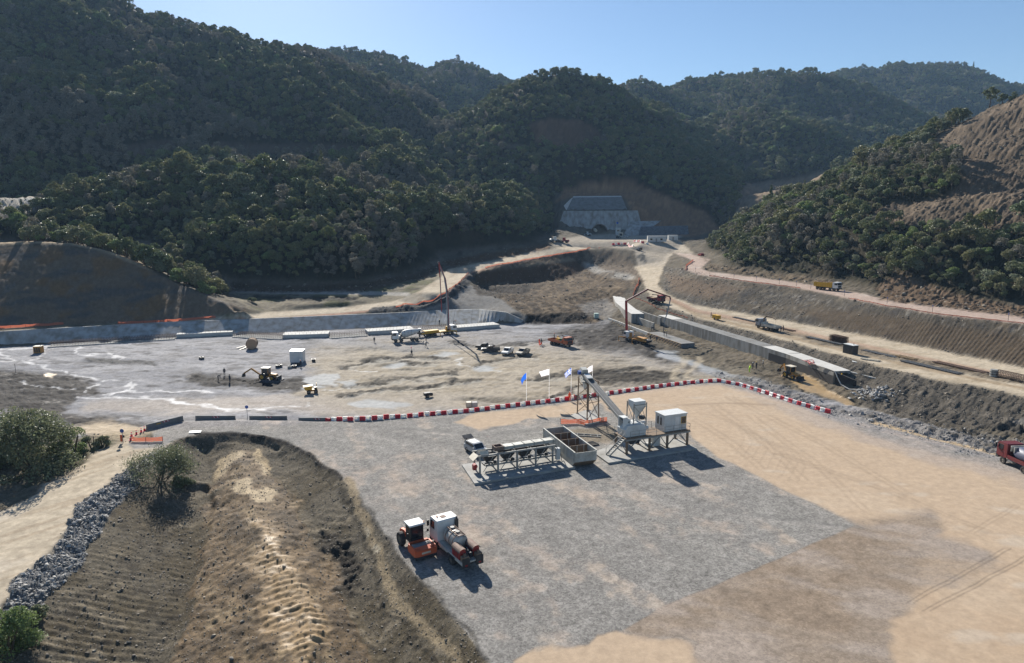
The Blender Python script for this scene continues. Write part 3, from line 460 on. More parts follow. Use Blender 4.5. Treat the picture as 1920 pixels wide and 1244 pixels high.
# ------------------------------------------------------------------ the sheet, cut into named stretches along its own grid lines
fc = lambda A: (A[:-1, :-1] + A[1:, 1:]) / 2
zone = np.zeros((NV - 1, NU - 1), np.int8)
for k, A in ((1, bed), (2, pad), (3, lroad), (4, roadL), (5, lowr), (6, upr)): zone[fc(A) > .5] = k
zone[(fc(HILLY) > 1.0) & (zone == 0)] = 7
zone[(GY[:-1, :-1] > 560)] = 7
idx = np.arange(GX.size).reshape(GX.shape)
quads = np.stack([idx[:-1, :-1], idx[:-1, 1:], idx[1:, 1:], idx[1:, :-1]], -1)
dxv = np.stack([np.gradient(GX, axis=1), np.gradient(GY, axis=1), np.gradient(GZ, axis=1)], -1); dyv = np.stack([np.gradient(GX, axis=0), np.gradient(GY, axis=0), np.gradient(GZ, axis=0)], -1)
NRM = np.cross(dxv, dyv); NRM /= np.linalg.norm(NRM, axis=-1, keepdims=True)
CO = np.stack([GX, GY, GZ], -1).reshape(-1, 3).astype(np.float32); NF = NRM.reshape(-1, 3); CF = np.concatenate([C, np.ones(GX.shape + (1,))], -1).reshape(-1, 4).astype(np.float32)
AF = np.stack([GRN, ROU, np.clip(REL * 2.2, 0.05, .8), one], -1).reshape(-1, 4).astype(np.float32)
for k, nm in enumerate(('ground', 'river_bed', 'gravel_yard', 'dirt_road', 'haul_road_left', 'haul_road_right', 'road_upper', 'hills')):
    f = quads[zone == k]; us, inv = np.unique(f, return_inverse=True); inv = inv.reshape(-1, 4)
    me = bpy.data.meshes.new(nm); me.vertices.add(len(us)); me.vertices.foreach_set('co', CO[us].ravel())
    me.loops.add(inv.size); me.loops.foreach_set('vertex_index', inv.ravel().astype(np.int32))
    me.polygons.add(len(inv)); me.polygons.foreach_set('loop_start', (np.arange(len(inv)) * 4).astype(np.int32)); me.polygons.foreach_set('loop_total', np.full(len(inv), 4, np.int32))
    me.update(); me.polygons.foreach_set('use_smooth', np.ones(len(inv), bool)); me.normals_split_custom_set_from_vertices([tuple(q) for q in NF[us]])
    for an, arr in (('soil', CF), ('grain', AF)):
        at = me.attributes.new(an, 'FLOAT_COLOR', 'POINT'); at.data.foreach_set('color', arr[us].ravel())
    me.materials.append(gm); o = bpy.data.objects.new(nm, me); COL.objects.link(o); o['kind'] = 'structure'
# ------------------------------------------------------------------ standing on the ground
def gz(x, y):
    y = max(y, Y0 + .1); fj = float(jof(y)); fi = (x / y + UMAX) / (2 * UMAX) * (NU - 1)
    j = min(max(int(fj), 0), NV - 2); i = min(max(int(fi), 0), NU - 2); a = fj - j; b = min(max(fi - i, 0), 1)
    return float((GZ[j, i] * (1 - b) + GZ[j, i + 1] * b) * (1 - a) + (GZ[j + 1, i] * (1 - b) + GZ[j + 1, i + 1] * b) * a)
def G(x, y, lift=0.0):
    """the point of the ground seen at a pixel: first place where the line of sight meets the sheet"""
    d = ray(x, y); u = d[0] / d[1]; s = d[2] / d[1]
    fi = min(max((u + UMAX) / (2 * UMAX) * (NU - 1), 0), NU - 1.001); i = int(fi); b = fi - i
    col = GZ[:, i] * (1 - b) + GZ[:, i + 1] * b + lift - (CAM_H + s * yy)
    j = int(np.argmax(col >= 0)); j = max(j, 1); t = col[j - 1] / (col[j - 1] - col[j] + 1e-9)
    Y = yy[j - 1] + (yy[j] - yy[j - 1]) * t
    return Vector((u * Y, Y, CAM_H + s * Y - lift))
# ------------------------------------------------------------------ mesh helpers
class MB:
    def __init__(s): s.v = []; s.f = []; s.mi = []
    def add(s, vs, fs, mi=0):
        k = len(s.v); s.v += [tuple(v) for v in vs]; s.f += [tuple(i + k for i in f) for f in fs]; s.mi += [mi] * len(fs); return s
    def box(s, x0, x1, y0, y1, z0, z1, mi=0, t=0.0):
        """box; t pulls the top in on all four sides"""
        return s.add([(x0, y0, z0), (x1, y0, z0), (x1, y1, z0), (x0, y1, z0), (x0 + t, y0 + t, z1), (x1 - t, y0 + t, z1), (x1 - t, y1 - t, z1), (x0 + t, y1 - t, z1)],
                     [(3, 2, 1, 0), (4, 5, 6, 7), (0, 1, 5, 4), (1, 2, 6, 5), (2, 3, 7, 6), (3, 0, 4, 7)], mi)
    def bar(s, a, b, w, h=None, mi=0):
        a, b = Vector(a), Vector(b); d = (b - a).normalized(); h = w if h is None else h
        up = Vector((0, 0, 1)) if abs(d.z) < .95 else Vector((0, 1, 0)); x = d.cross(up).normalized() * w / 2; y = x.cross(d).normalized() * h / 2
        return s.add([a - x - y, a + x - y, a + x + y, a - x + y, b - x - y, b + x - y, b + x + y, b - x + y], [(3, 2, 1, 0), (4, 5, 6, 7), (0, 1, 5, 4), (1, 2, 6, 5), (2, 3, 7, 6), (3, 0, 4, 7)], mi)
    def cyl(s, a, b, r, r2=None, n=10, mi=0, caps=True):
        a, b = Vector(a), Vector(b); d = (b - a).normalized(); r2 = r if r2 is None else r2
        up = Vector((0, 0, 1)) if abs(d.z) < .9 else Vector((1, 0, 0)); x = d.cross(up).normalized(); y = d.cross(x)
        vs = [p + (x * math.cos(q) + y * math.sin(q)) * rr for p, rr in ((a, r), (b, r2)) for q in [2 * math.pi * k / n for k in range(n)]]
        fs = [(k, (k + 1) % n, n + (k + 1) % n, n + k) for k in range(n)]
        if caps: fs += [tuple(range(n))[::-1], tuple(range(n, 2 * n))]
        return s.add(vs, fs, mi)
    def tube(s, pts, r, n=6, mi=0):
        for a, b in zip(pts[:-1], pts[1:]): s.cyl(a, b, r, r, n, mi)
        return s
    def prism(s, prof, y0, y1, mi=0, axis='y'):
        """outline (x, z) pulled along y (or (y, z) along x)"""
        n = len(prof); q = (lambda p, t: (p[0], t, p[1])) if axis == 'y' else ((lambda p, t: (t, p[0], p[1])) if axis == 'x' else (lambda p, t: (p[0], p[1], t)))
        return s.add([q(p, y0) for p in prof] + [q(p, y1) for p in prof], [tuple(range(n)), tuple(range(n, 2 * n))[::-1]] + [(k, n + k, n + (k + 1) % n, (k + 1) % n) for k in range(n)], mi)
    def lathe(s, prof, c=(0, 0, 0), n=12, axis='z', mi=0):
        """profile (r, t) turned round an axis through c"""
        def q(r, t, a):
            u, w = r * math.cos(a), r * math.sin(a)
            p = (u, w, t) if axis == 'z' else ((t, u, w) if axis == 'x' else (u, t, w)); return (c[0] + p[0], c[1] + p[1], c[2] + p[2])
        m = len(prof); vs = [q(r, t, 2 * math.pi * k / n) for k in range(n) for r, t in prof]
        return s.add(vs, [(k * m + i, ((k + 1) % n) * m + i, ((k + 1) % n) * m + i + 1, k * m + i + 1) for k in range(n) for i in range(m - 1)], mi)
    def mesh(s, name, mats, smooth=False):
        me = bpy.data.meshes.new(name); me.from_pydata(s.v, [], s.f)
        for m in (mats if isinstance(mats, (list, tuple)) else [mats]): me.materials.append(m)
        if any(s.mi): me.polygons.foreach_set('material_index', s.mi)
        if smooth: me.polygons.foreach_set('use_smooth', [True] * len(s.f))
        import bmesh
        b = bmesh.new(); b.from_mesh(me); bmesh.ops.recalc_face_normals(b, faces=b.faces); b.to_mesh(me); b.free()
        return me
    def build(s, name, mats, parent=None, smooth=False):
        o = bpy.data.objects.new(name, s.mesh(name, mats, smooth)); COL.objects.link(o)
        if parent: o.parent = parent
        return o
def tag(o, label, cat, group=None):
    o['label'] = label; o['category'] = cat; o['kind'] = 'thing'
    if group: o['group'] = group
    return o
def thing(name, label, cat, loc=(0, 0, 0), rz=0.0, group=None):
    o = bpy.data.objects.new(name, None); COL.objects.link(o); o.location = loc; o.rotation_euler = (0, 0, rz); o.empty_display_size = .3
    return tag(o, label, cat, group)
def children(o): return [c for c in bpy.data.objects if c.parent == o]
def dup(root, loc, rz=None, label=None, group=None, kids=None):
    """a copy of a thing with copies of its parts and their pieces"""
    r = root.copy(); COL.objects.link(r); r.location = loc
    if rz is not None: r.rotation_euler = (0, 0, rz)
    if label: r['label'] = label
    if group: r['group'] = group
    for ch in (kids if kids is not None else children(root)):
        c = ch.copy(); COL.objects.link(c); c.parent = r
        for g in children(ch):
            e = g.copy(); COL.objects.link(e); e.parent = c
    return r
_mats = {}
def mat(name, col, rough=.6, metal=0.0, dirt=.15, scale=1.5, dirt_col=None, spec=.5, coat=0):
    """painted or worn surface: base colour with uneven dust over it"""
    if name in _mats: return _mats[name]
    m = bpy.data.materials.new(name); n, l, b = nodes(m); t = n.new('ShaderNodeTexCoord'); z = n.new('ShaderNodeTexNoise')
    z.inputs['Scale'].default_value = scale; z.inputs['Detail'].default_value = 6; z.inputs['Roughness'].default_value = .65; l.new(t.outputs['Object'], z.inputs['Vector'])
    r = n.new('ShaderNodeValToRGB'); c = tuple(lin(*col)); dc = tuple(lin(*dirt_col)) if dirt_col else tuple(np.array(c) * .45 + np.array((.22, .19, .15)) * .35)
    r.color_ramp.elements[0].position = .42; r.color_ramp.elements[1].position = .78
    r.color_ramp.elements[0].color = (*c, 1); r.color_ramp.elements[1].color = (*[a + (d - a) * min(1, dirt * 3) for a, d in zip(c, dc)], 1)
    l.new(z.outputs['Fac'], r.inputs['Fac']); l.new(r.outputs['Color'], b.inputs['Base Color'])
    q = n.new('ShaderNodeMapRange'); q.inputs['To Min'].default_value = max(.05, rough - .1); q.inputs['To Max'].default_value = min(1, rough + .3); l.new(z.outputs['Fac'], q.inputs['Value']); l.new(q.outputs[0], b.inputs['Roughness'])
    b.inputs['Metallic'].default_value = metal; b.inputs['Specular IOR Level'].default_value = spec; b.inputs['Coat Weight'].default_value = coat
    _mats[name] = m; return m
# ------------------------------------------------------------------ trees
def leafmat(name, cols, trans=.25):
    m = bpy.data.materials.new(name); n, l, b = nodes(m); oi = n.new('ShaderNodeObjectInfo'); r = n.new('ShaderNodeValToRGB'); r.color_ramp.interpolation = 'LINEAR'
    e = r.color_ramp.elements
    while len(e) < len(cols): e.new(.5)
    for k, c in enumerate(cols): e[k].position = k / (len(cols) - 1); e[k].color = (*c, 1)
    l.new(oi.outputs['Random'], r.inputs['Fac'])
    g = n.new('ShaderNodeNewGeometry'); rp = n.new('ShaderNodeMath'); rp.operation = 'MULTIPLY_ADD'; rp.inputs[1].default_value = 1.1; rp.inputs[2].default_value = 1.0; l.new(g.outputs['Random Per Island'], rp.inputs[0])
    mu = n.new('ShaderNodeVectorMath'); mu.operation = 'SCALE'; l.new(r.outputs['Color'], mu.inputs[0]); l.new(rp.outputs[0], mu.inputs['Scale'])
    l.new(mu.outputs[0], b.inputs['Base Color']); b.inputs['Roughness'].default_value = .55; b.inputs['Specular IOR Level'].default_value = .3
    tr = n.new('ShaderNodeBsdfTranslucent'); l.new(mu.outputs[0], tr.inputs['Color']); mi = n.new('ShaderNodeMixShader'); mi.inputs[0].default_value = trans
    l.new(b.outputs[0], mi.inputs[1]); l.new(tr.outputs[0], mi.inputs[2]); l.new(mi.outputs[0], n['Material Output'].inputs['Surface']); return m
LEAF = leafmat('oak_leaves', [(.070, .085, .036), (.105, .115, .045), (.135, .13, .055), (.082, .10, .048), (.15, .14, .072), (.095, .115, .06)], .22)
LEAFL = leafmat('bright_leaves', [(.11, .145, .05), (.14, .17, .06), (.12, .14, .068)], .26)
OLIVE = leafmat('olive_leaves', [(.13, .15, .098), (.155, .165, .11), (.12, .135, .085)], .3)
TWIG = leafmat('bare_twigs', [(.135, .122, .092), (.16, .145, .11), (.12, .112, .085)], .2)
BARK = mat('bark', (88, 76, 62), .9)
def crown(seed, n, lobes, shape, leaf, rx=3.0, rz=2.6, cz=4.6, flat=.55, lobe_r=(.24, .56)):
    """a crown of leaf sprays spread over uneven lobes"""
    rg = np.random.default_rng(seed); vs, fs = [], []
    L = []
    for k in range(lobes):
        if shape == 'round':
            a = rg.uniform(0, 6.283); q = rg.uniform(-.55, 1); rr = math.sqrt(max(0, 1 - q * q)) * rg.uniform(.45, .8); c = (rr * math.cos(a) * rx, rr * math.sin(a) * rx, cz + q * rz * .62); s = rg.uniform(*lobe_r)
        elif shape == 'cone':
            q = k / (lobes - 1); a = k * 2.4; rr = (1 - q) * .55; c = (rr * math.cos(a) * rx, rr * math.sin(a) * rx, cz - rz + 2 * rz * q); s = .5 * (1 - q) + .14
        elif shape == 'mound':
            a = rg.uniform(0, 6.283); q = rg.uniform(-.4, .8); rr = math.sqrt(1 - q * q) * rg.uniform(.25, .85); c = (rr * math.cos(a) * rx, rr * math.sin(a) * rx, cz + (q - .35) * rz); s = rg.uniform(*lobe_r)
        L.append((c, s * rx))
    for k in range(n):
        c, s = L[rg.integers(lobes)]
        d = rg.normal(size=3); d /= np.linalg.norm(d); d[2] = abs(d[2]) if rg.random() < .62 else d[2]; r = s * rg.uniform(.55, 1.06) ** .6
        p = np.array(c) + d * r * np.array((1, 1, .8)); nn = d + rg.normal(size=3) * .38; nn /= np.linalg.norm(nn)
        t = np.cross(nn, rg.normal(size=3)); t /= np.linalg.norm(t); b2 = np.cross(nn, t); w = leaf * rg.uniform(.6, 1.35); h = w * rg.uniform(flat, 1)
        i = len(vs); bend = nn * w * .25
        vs += [p - t * w * .5 - bend, p - b2 * h * .5, p + t * w * .5 - bend, p + b2 * h * .5]; fs += [(i, i + 1, i + 2), (i, i + 2, i + 3)]
    return np.array(vs), fs
def trunk(seed, h, r, top=.45, spread=1.6, limbs=4):
    rg = np.random.default_rng(seed); m = MB(); pts = [Vector((0, 0, -1.2)), Vector((rg.normal() * .1, rg.normal() * .1, h * .35)), Vector((rg.normal() * .25, rg.normal() * .25, h * .75))]
    m.cyl(pts[0], pts[1], r * 1.3, r, 7); m.cyl(pts[1], pts[2], r, r * .55, 7)
    for k in range(limbs):
        a = k * 6.283 / limbs + rg.uniform(-.4, .4); b = pts[1].lerp(pts[2], rg.uniform(.1, .9)); e = b + Vector((math.cos(a) * spread, math.sin(a) * spread, rg.uniform(.6, 1.6))); m.cyl(b, e, r * .45, r * .15, 5)
    return m
PROTO = []       # (trunk mesh, crown mesh, joined mesh, label word)
def proto(word, seed, cr, th, tr, leafm):
    cv, cf = cr; c = MB(); c.v = [tuple(q) for q in cv]; c.f = cf; c.mi = [0] * len(cf)
    cm = bpy.data.meshes.new('crown'); cm.from_pydata(c.v, [], c.f); cm.materials.append(leafm)
    t = trunk(seed, th, tr); tm = t.mesh('trunk', BARK)
    jm = bpy.data.meshes.new('forest_tree'); jm.from_pydata(t.v + c.v, [], t.f + [tuple(i + len(t.v) for i in f) for f in c.f]); jm.materials.append(BARK); jm.materials.append(leafm)
    jm.polygons.foreach_set('material_index', [0] * len(t.f) + [1] * len(c.f)); PROTO.append((tm, cm, jm, word))
proto('broad round-crowned evergreen oak', 1, crown(1, 760, 13, 'round', .62, 3.0, 2.8, 3.5), 4.2, .22, LEAF)
proto('lumpy dark evergreen oak', 2, crown(2, 720, 10, 'round', .60, 2.7, 3.0, 3.6, .5, (.36, .56)), 4.6, .2, LEAF)
proto('tall narrow evergreen oak', 3, crown(3, 700, 12, 'round', .55, 2.3, 3.6, 4.3, .5), 5.4, .2, LEAF)
proto('fresh green bushy tree', 4, crown(4, 720, 14, 'round', .58, 2.8, 2.4, 3.0), 3.6, .18, LEAFL)
proto('silvery green bushy tree', 5, crown(5, 700, 12, 'mound', .55, 2.8, 2.6, 2.4), 3.0, .18, OLIVE)
proto('grey-brown leafless tree', 6, crown(6, 620, 12, 'round', .50, 2.6, 3.0, 4.0, .16), 5.4, .16, TWIG)
proto('dark pointed conifer', 7, crown(7, 640, 14, 'cone', .60, 2.1, 4.2, 5.4), 5.0, .2, LEAF)
proto('low rounded scrub tree', 8, crown(8, 560, 9, 'mound', .52, 2.2, 1.9, 1.6), 1.8, .12, LEAF)
def bil(A, x, y):
    fj = np.clip(jof(y), 0, NV - 1.001); fi = np.clip((x / y + UMAX) / (2 * UMAX) * (NU - 1), 0, NU - 1.001); j = fj.astype(int); i = fi.astype(int); a = fj - j; b = fi - i
    return (A[j, i] * (1 - b) + A[j, i + 1] * b) * (1 - a) + (A[j + 1, i] * (1 - b) + A[j + 1, i + 1] * b) * a
ang = (GZ - CAM_H) / GY; hor = np.maximum.accumulate(ang, axis=0); hor = np.vstack([np.full((1, NU), -9.), hor[:-1]])
VIS = ((GZ + 9 - CAM_H) / GY >= hor).astype(float)
TR = []
CREST = [D(40, 452, 253), D(130, 452, 252), D(205, 468, 251), D(300, 511, 246), D(400, 556, 238), D(430, 545, 262), D(300, 480, 285), D(130, 440, 285), D(40, 440, 285)]
for (ya, yb, sp, sc) in ((195, 330, 3.7, .92), (330, 560, 4.2, 1.0), (560, 950, 4.9, .98), (950, 1750, 6.6, 1.05)):
    xm = yb * .86; gx, gy = np.meshgrid(np.arange(-xm, xm, sp), np.arange(ya, yb, sp * .9)); gx[::2] += sp / 2
    gx = gx.ravel() + RNG.uniform(-.42, .42, gx.size) * sp; gy = gy.ravel() + RNG.uniform(-.42, .42, gy.size) * sp
    k = (np.abs(gx / gy) < .86) & (gy > ya); gx, gy = gx[k], gy[k]
    fo = bil(forest, gx, gy); fdd = bil(np.where(inside, 0, fd), gx, gy); fo = np.where((fdd < 12) & (gx < 30) & (gx > -45) & (gy < 460), 0, fo); ba = bil(bare, gx, gy); ba = np.where((gx / gy < -.42) & (gy < 275), 0, ba); vi = bil(VIS, gx, gy); hl = bil(HILLY, gx, gy); cw = inpoly(gx, gy, CREST); fo = np.where(cw, 1, fo); ba = np.where(cw, 0, ba); hl = np.where(cw, 5.5, hl); vi = np.where(cw, 1, vi)
    gap = fbm(gx, gy, 14, 3, 121)
    k = (fo > .5) & (ba < .35 + .25 * gap) & (vi > .05) & (gap > -1.05) & (hl > .8); gx, gy, hl = gx[k], gy[k], hl[k]
    z = bil(GZ, gx, gy); kn = fbm(gx, gy, 70, 3, 131); k2 = RNG.random(gx.size); big_ = fbm(gx, gy, 25, 2, 133)
    left = gx < -.05 * gy; kind = np.where(k2 < .34, 0, np.where(k2 < .58, 1, np.where(k2 < .72, 2, np.where(k2 < .84, 3, np.where(k2 < .93, 4, 7)))))
    br = (kn > .12) & left & (gy > 430) & (RNG.random(gx.size) < .7) | (kn > .35) & left & (RNG.random(gx.size) < .35) | ((kn > .55) & (RNG.random(gx.size) < .5)) | (RNG.random(gx.size) < .05); kind[br] = 5
    kind[RNG.random(gx.size) < .006] = 6
    s = sc * (1 + .3 * big_) * RNG.choice([.6, .8, 1.0, 1.15, 1.5], gx.size, p=[.2, .29, .30, .16, .05]) * RNG.uniform(.85, 1.15, gx.size) * np.clip(.55 + hl / 14, .5, 1)
    TR.append(np.stack([gx, gy, z, s, kind, RNG.uniform(0, 6.283, gx.size)], -1))
TR = np.concatenate(TR)
ppx, ppy = project(TR[:, 0], TR[:, 1], TR[:, 2] + 3)
seen = (ppx > -10) & (ppx < 1930) & (ppy > 0) & (ppy < 700) & (TR[:, 2] + 5 * TR[:, 3] - CAM_H > TR[:, 1] * bil(hor, TR[:, 0], TR[:, 1]))
score = np.where(seen, TR[:, 3] / TR[:, 1], 0); pick = np.zeros(len(TR), bool); pick[np.argsort(-score)[:290]] = True
SIDE = (('on the wooded slope above the left haul road', 'trees on the left wooded slope'), ('on the wooded hill above the upper road', 'trees on the right wooded hill'), ('behind the crest of the dark cut bank', 'trees behind the cut bank'))
for x, y, z, s, k, rz in TR[pick]:
    tm, cm, jm, word = PROTO[int(k)]; sd_ = SIDE[1] if x > 0 else (SIDE[2] if x / y < -.46 else SIDE[0])
    t = thing('tree', f'{word} {sd_[0]}', 'tree', (x, y, z - .3), rz, sd_[1]); t.scale = (s, s, s * random.uniform(.9, 1.15))
    for nm_, m_ in (('trunk', tm), ('crown', cm)):
        o = bpy.data.objects.new(nm_, m_); COL.objects.link(o); o.parent = t
rest = TR[~pick]
def scatter(name, label, rows, meshes):
    """one mass of uncountable pieces: points carrying kind, turn and size"""
    pm = bpy.data.meshes.new(name); pm.vertices.add(len(rows)); pm.vertices.foreach_set('co', rows[:, :3].astype(np.float32).ravel())
    for nm_, ty, arr in (('kindi', 'INT', rows[:, 4].astype(np.int32)), ('turn', 'FLOAT', rows[:, 5].astype(np.float32)), ('size', 'FLOAT', rows[:, 3].astype(np.float32))):
        at = pm.attributes.new(nm_, ty, 'POINT'); at.data.foreach_set('value', arr)
    ob = bpy.data.objects.new(name, pm); COL.objects.link(ob); ob['kind'] = 'stuff'; ob['label'] = label
    pc = bpy.data.collections.new(name + '_kinds')
    for k, m_ in enumerate(meshes): pc.objects.link(bpy.data.objects.new(f'{name}_kind_{k}', m_))
    ng = bpy.data.node_groups.new('scatter', 'GeometryNodeTree'); ng.interface.new_socket('Geometry', in_out='INPUT', socket_type='NodeSocketGeometry'); ng.interface.new_socket('Geometry', in_out='OUTPUT', socket_type='NodeSocketGeometry')
    gi = ng.nodes.new('NodeGroupInput'); go = ng.nodes.new('NodeGroupOutput'); ip = ng.nodes.new('GeometryNodeInstanceOnPoints'); ci = ng.nodes.new('GeometryNodeCollectionInfo')
    ci.inputs['Collection'].default_value = pc; ci.inputs['Separate Children'].default_value = True; ci.inputs['Reset Children'].default_value = True; ip.inputs['Pick Instance'].default_value = True
    def na(nm_, ty):
        q = ng.nodes.new('GeometryNodeInputNamedAttribute'); q.data_type = ty; q.inputs['Name'].default_value = nm_; return q.outputs['Attribute']
    cx = ng.nodes.new('ShaderNodeCombineXYZ'); mp = ng.nodes.new('GeometryNodeMeshToPoints')
    ng.links.new(gi.outputs[0], mp.inputs[0]); ng.links.new(mp.outputs[0], ip.inputs['Points']); ng.links.new(ci.outputs[0], ip.inputs['Instance']); ng.links.new(na('kindi', 'INT'), ip.inputs['Instance Index'])
    ng.links.new(na('turn', 'FLOAT'), cx.inputs['Z']); ng.links.new(cx.outputs[0], ip.inputs['Rotation']); sv = ng.nodes.new('ShaderNodeCombineXYZ'); sz = na('size', 'FLOAT'); rv = ng.nodes.new('FunctionNodeRandomValue'); rv.inputs[2].default_value = .8; rv.inputs[3].default_value = 1.3; mz = ng.nodes.new('ShaderNodeMath'); mz.operation = 'MULTIPLY'; ng.links.new(sz, mz.inputs[0]); ng.links.new(rv.outputs[1], mz.inputs[1]); ng.links.new(sz, sv.inputs[0]); ng.links.new(sz, sv.inputs[1]); ng.links.new(mz.outputs[0], sv.inputs[2]); ng.links.new(sv.outputs[0], ip.inputs['Scale']); ng.links.new(ip.outputs[0], go.inputs[0])
    ob.modifiers.new('scatter', 'NODES').node_group = ng; return ob
rest = rest - np.array((0, 0, .3, 0, 0, 0)); scatter('forest', 'dense evergreen woodland covering the hills around the site', rest, [p_[2] for p_ in PROTO])
# ------------------------------------------------------------------ paints and materials
STEEL = mat('steel_grey', (146, 145, 140), .55, .1, .3); DSTEEL = mat('dark_steel', (52, 52, 54), .6, .2, .2); RUBBER = mat('tyre_rubber', (38, 38, 40), .85, 0, .25, 3, (96, 88, 78)); RIM = mat('rim', (120, 112, 100), .5, .4, .3)
GLASS = mat('dark_glass', (22, 28, 34), .12, 0, .05, 1, None, .8); WHITE = mat('white_paint', (214, 214, 210), .4, 0, .12, 1.2, (170, 160, 146)); OFFW = mat('off_white_sheet', (202, 204, 202), .5, 0, .15, .9, (160, 152, 140)); CREAMP = mat('cream_paint', (206, 196, 176), .55, 0, .2)
REDP = mat('red_paint', (150, 34, 32), .4, 0, .15, 1.4, (120, 80, 66)); DRED = mat('dark_red_paint', (98, 26, 30), .4, 0, .15, 1.2, (96, 66, 58)); ORANGE = mat('orange_paint', (206, 92, 52), .5, 0, .15, 1.3, (156, 110, 84)); DORANGE = mat('worn_orange_paint', (172, 92, 56), .55, 0, .2, 1.3, (140, 108, 84)); YEL = mat('yellow_paint', (204, 158, 40), .5, 0, .18, 1.2, (150, 122, 70)); DYEL = mat('worn_yellow_paint', (186, 130, 54), .55, 0, .25, 1.5, (130, 104, 70))
BLACKP = mat('black_paint', (32, 34, 38), .35, 0, .12, 1.2, (86, 80, 72)); SILVER = mat('silver_paint', (168, 170, 172), .35, .3, .1); BEIGE = mat('beige_paint', (160, 150, 132), .45, 0, .2); CONC = mat('concrete', (160, 158, 152), .9, 0, .3, .5, (118, 114, 106)); LCONC = mat('fresh_concrete', (186, 184, 178), .9, 0, .2, .4, (150, 146, 138)); DCONC = mat('damp_concrete', (118, 118, 116), .9, 0, .35, .35, (84, 80, 74))
TIMBER = mat('timber', (164, 136, 100), .85, 0, .25, 2); RUST = mat('rusty_rebar', (92, 66, 50), .9, 0, .3, 3); ORNET = mat('orange_netting', (206, 92, 62), .8, 0, .2, 4, (190, 120, 96)); BLUEP = mat('blue_paint', (30, 80, 160), .5); LRED = mat('barrier_red', (172, 30, 44), .5, 0, .1, 2, (140, 70, 66)); LWHITE = mat('barrier_white', (216, 212, 204), .5, 0, .1, 2, (176, 166, 150)); BITUM = mat('bitumen', (38, 36, 36), .7, 0, .25, .6, (70, 64, 58)); LAMP = mat('clear_lamp', (220, 220, 214), .2); TAIL = mat('tail_lamp', (150, 20, 16), .3); AMBER = mat('amber_lamp', (230, 120, 20), .35); GALV = mat('galvanised_sheet', (184, 183, 175), .55, .1, .25, .8, (120, 112, 98)); BROWN = mat('weathered_brown', (120, 100, 80), .85, 0, .3, 2); GREENP = mat('green_paint', (60, 96, 74), .6); DUSTY = mat('dusty_lid', (126, 104, 92), .7, .1, .3, 2)
def plastic(name, col):
    m = mat(name, col, .5, 0, .1, 2); b = m.node_tree.nodes['Principled BSDF']; b.inputs['Subsurface Weight'].default_value = .9; b.inputs['Subsurface Radius'].default_value = (.5, .5, .5); b.inputs['Subsurface Scale'].default_value = .6; return m
LRED, LWHITE = plastic('barrier_red_plastic', (200, 34, 50)), plastic('barrier_white_plastic', (236, 234, 226))
def cloth(name, col, f=.6):
    m = mat(name, col, .8, 0, .06, 3); n, l, b = nodes(m); t = n.new('ShaderNodeBsdfTranslucent'); t.inputs['Color'].default_value = (*lin(*col), 1); x = n.new('ShaderNodeMixShader'); x.inputs[0].default_value = f; l.new(b.outputs[0], x.inputs[1]); l.new(t.outputs[0], x.inputs[2]); l.new(x.outputs[0], n['Material Output'].inputs['Surface']); return m
ORNET = cloth('orange_plastic_net', (196, 112, 86), .35)
# ------------------------------------------------------------------ vehicle parts
_wh = {}
def wheel(par, x, y, r, w, rim=RIM):
    k = (r, w, rim.name)
    if k not in _wh:
        t = MB().lathe([(r * .58, -w / 2), (r * .93, -w / 2), (r, -w * .34), (r, w * .34), (r * .93, w / 2), (r * .58, w / 2), (r * .58, -w / 2)], n=16, axis='y').mesh('wheel', RUBBER)
        q = MB().lathe([(.001, -w * .40), (r * .2, -w * .42), (r * .3, -w * .3), (r * .55, -w * .34), (r * .585, -w * .46), (r * .585, w * .46), (r * .55, w * .34), (r * .3, w * .3), (r * .2, w * .42), (.001, w * .40)], n=14, axis='y').mesh('rim', rim)
        _wh[k] = (t, q)
    o = bpy.data.objects.new('wheel', _wh[k][0]); COL.objects.link(o); o.parent = par; o.location = (x, y, r)
    q = bpy.data.objects.new('rim', _wh[k][1]); COL.objects.link(q); q.parent = o
def axle(par, x, tr, r=.5, w=.32, twin=False, rim=RIM):
    for s in (-1, 1): wheel(par, x, s * (tr / 2 - w / 2), r, w * (1.8 if twin else 1), rim)
    MB().cyl((x, -tr / 2 + .2, r), (x, tr / 2 - .2, r), .09, n=6).build('axle', DSTEEL, par)
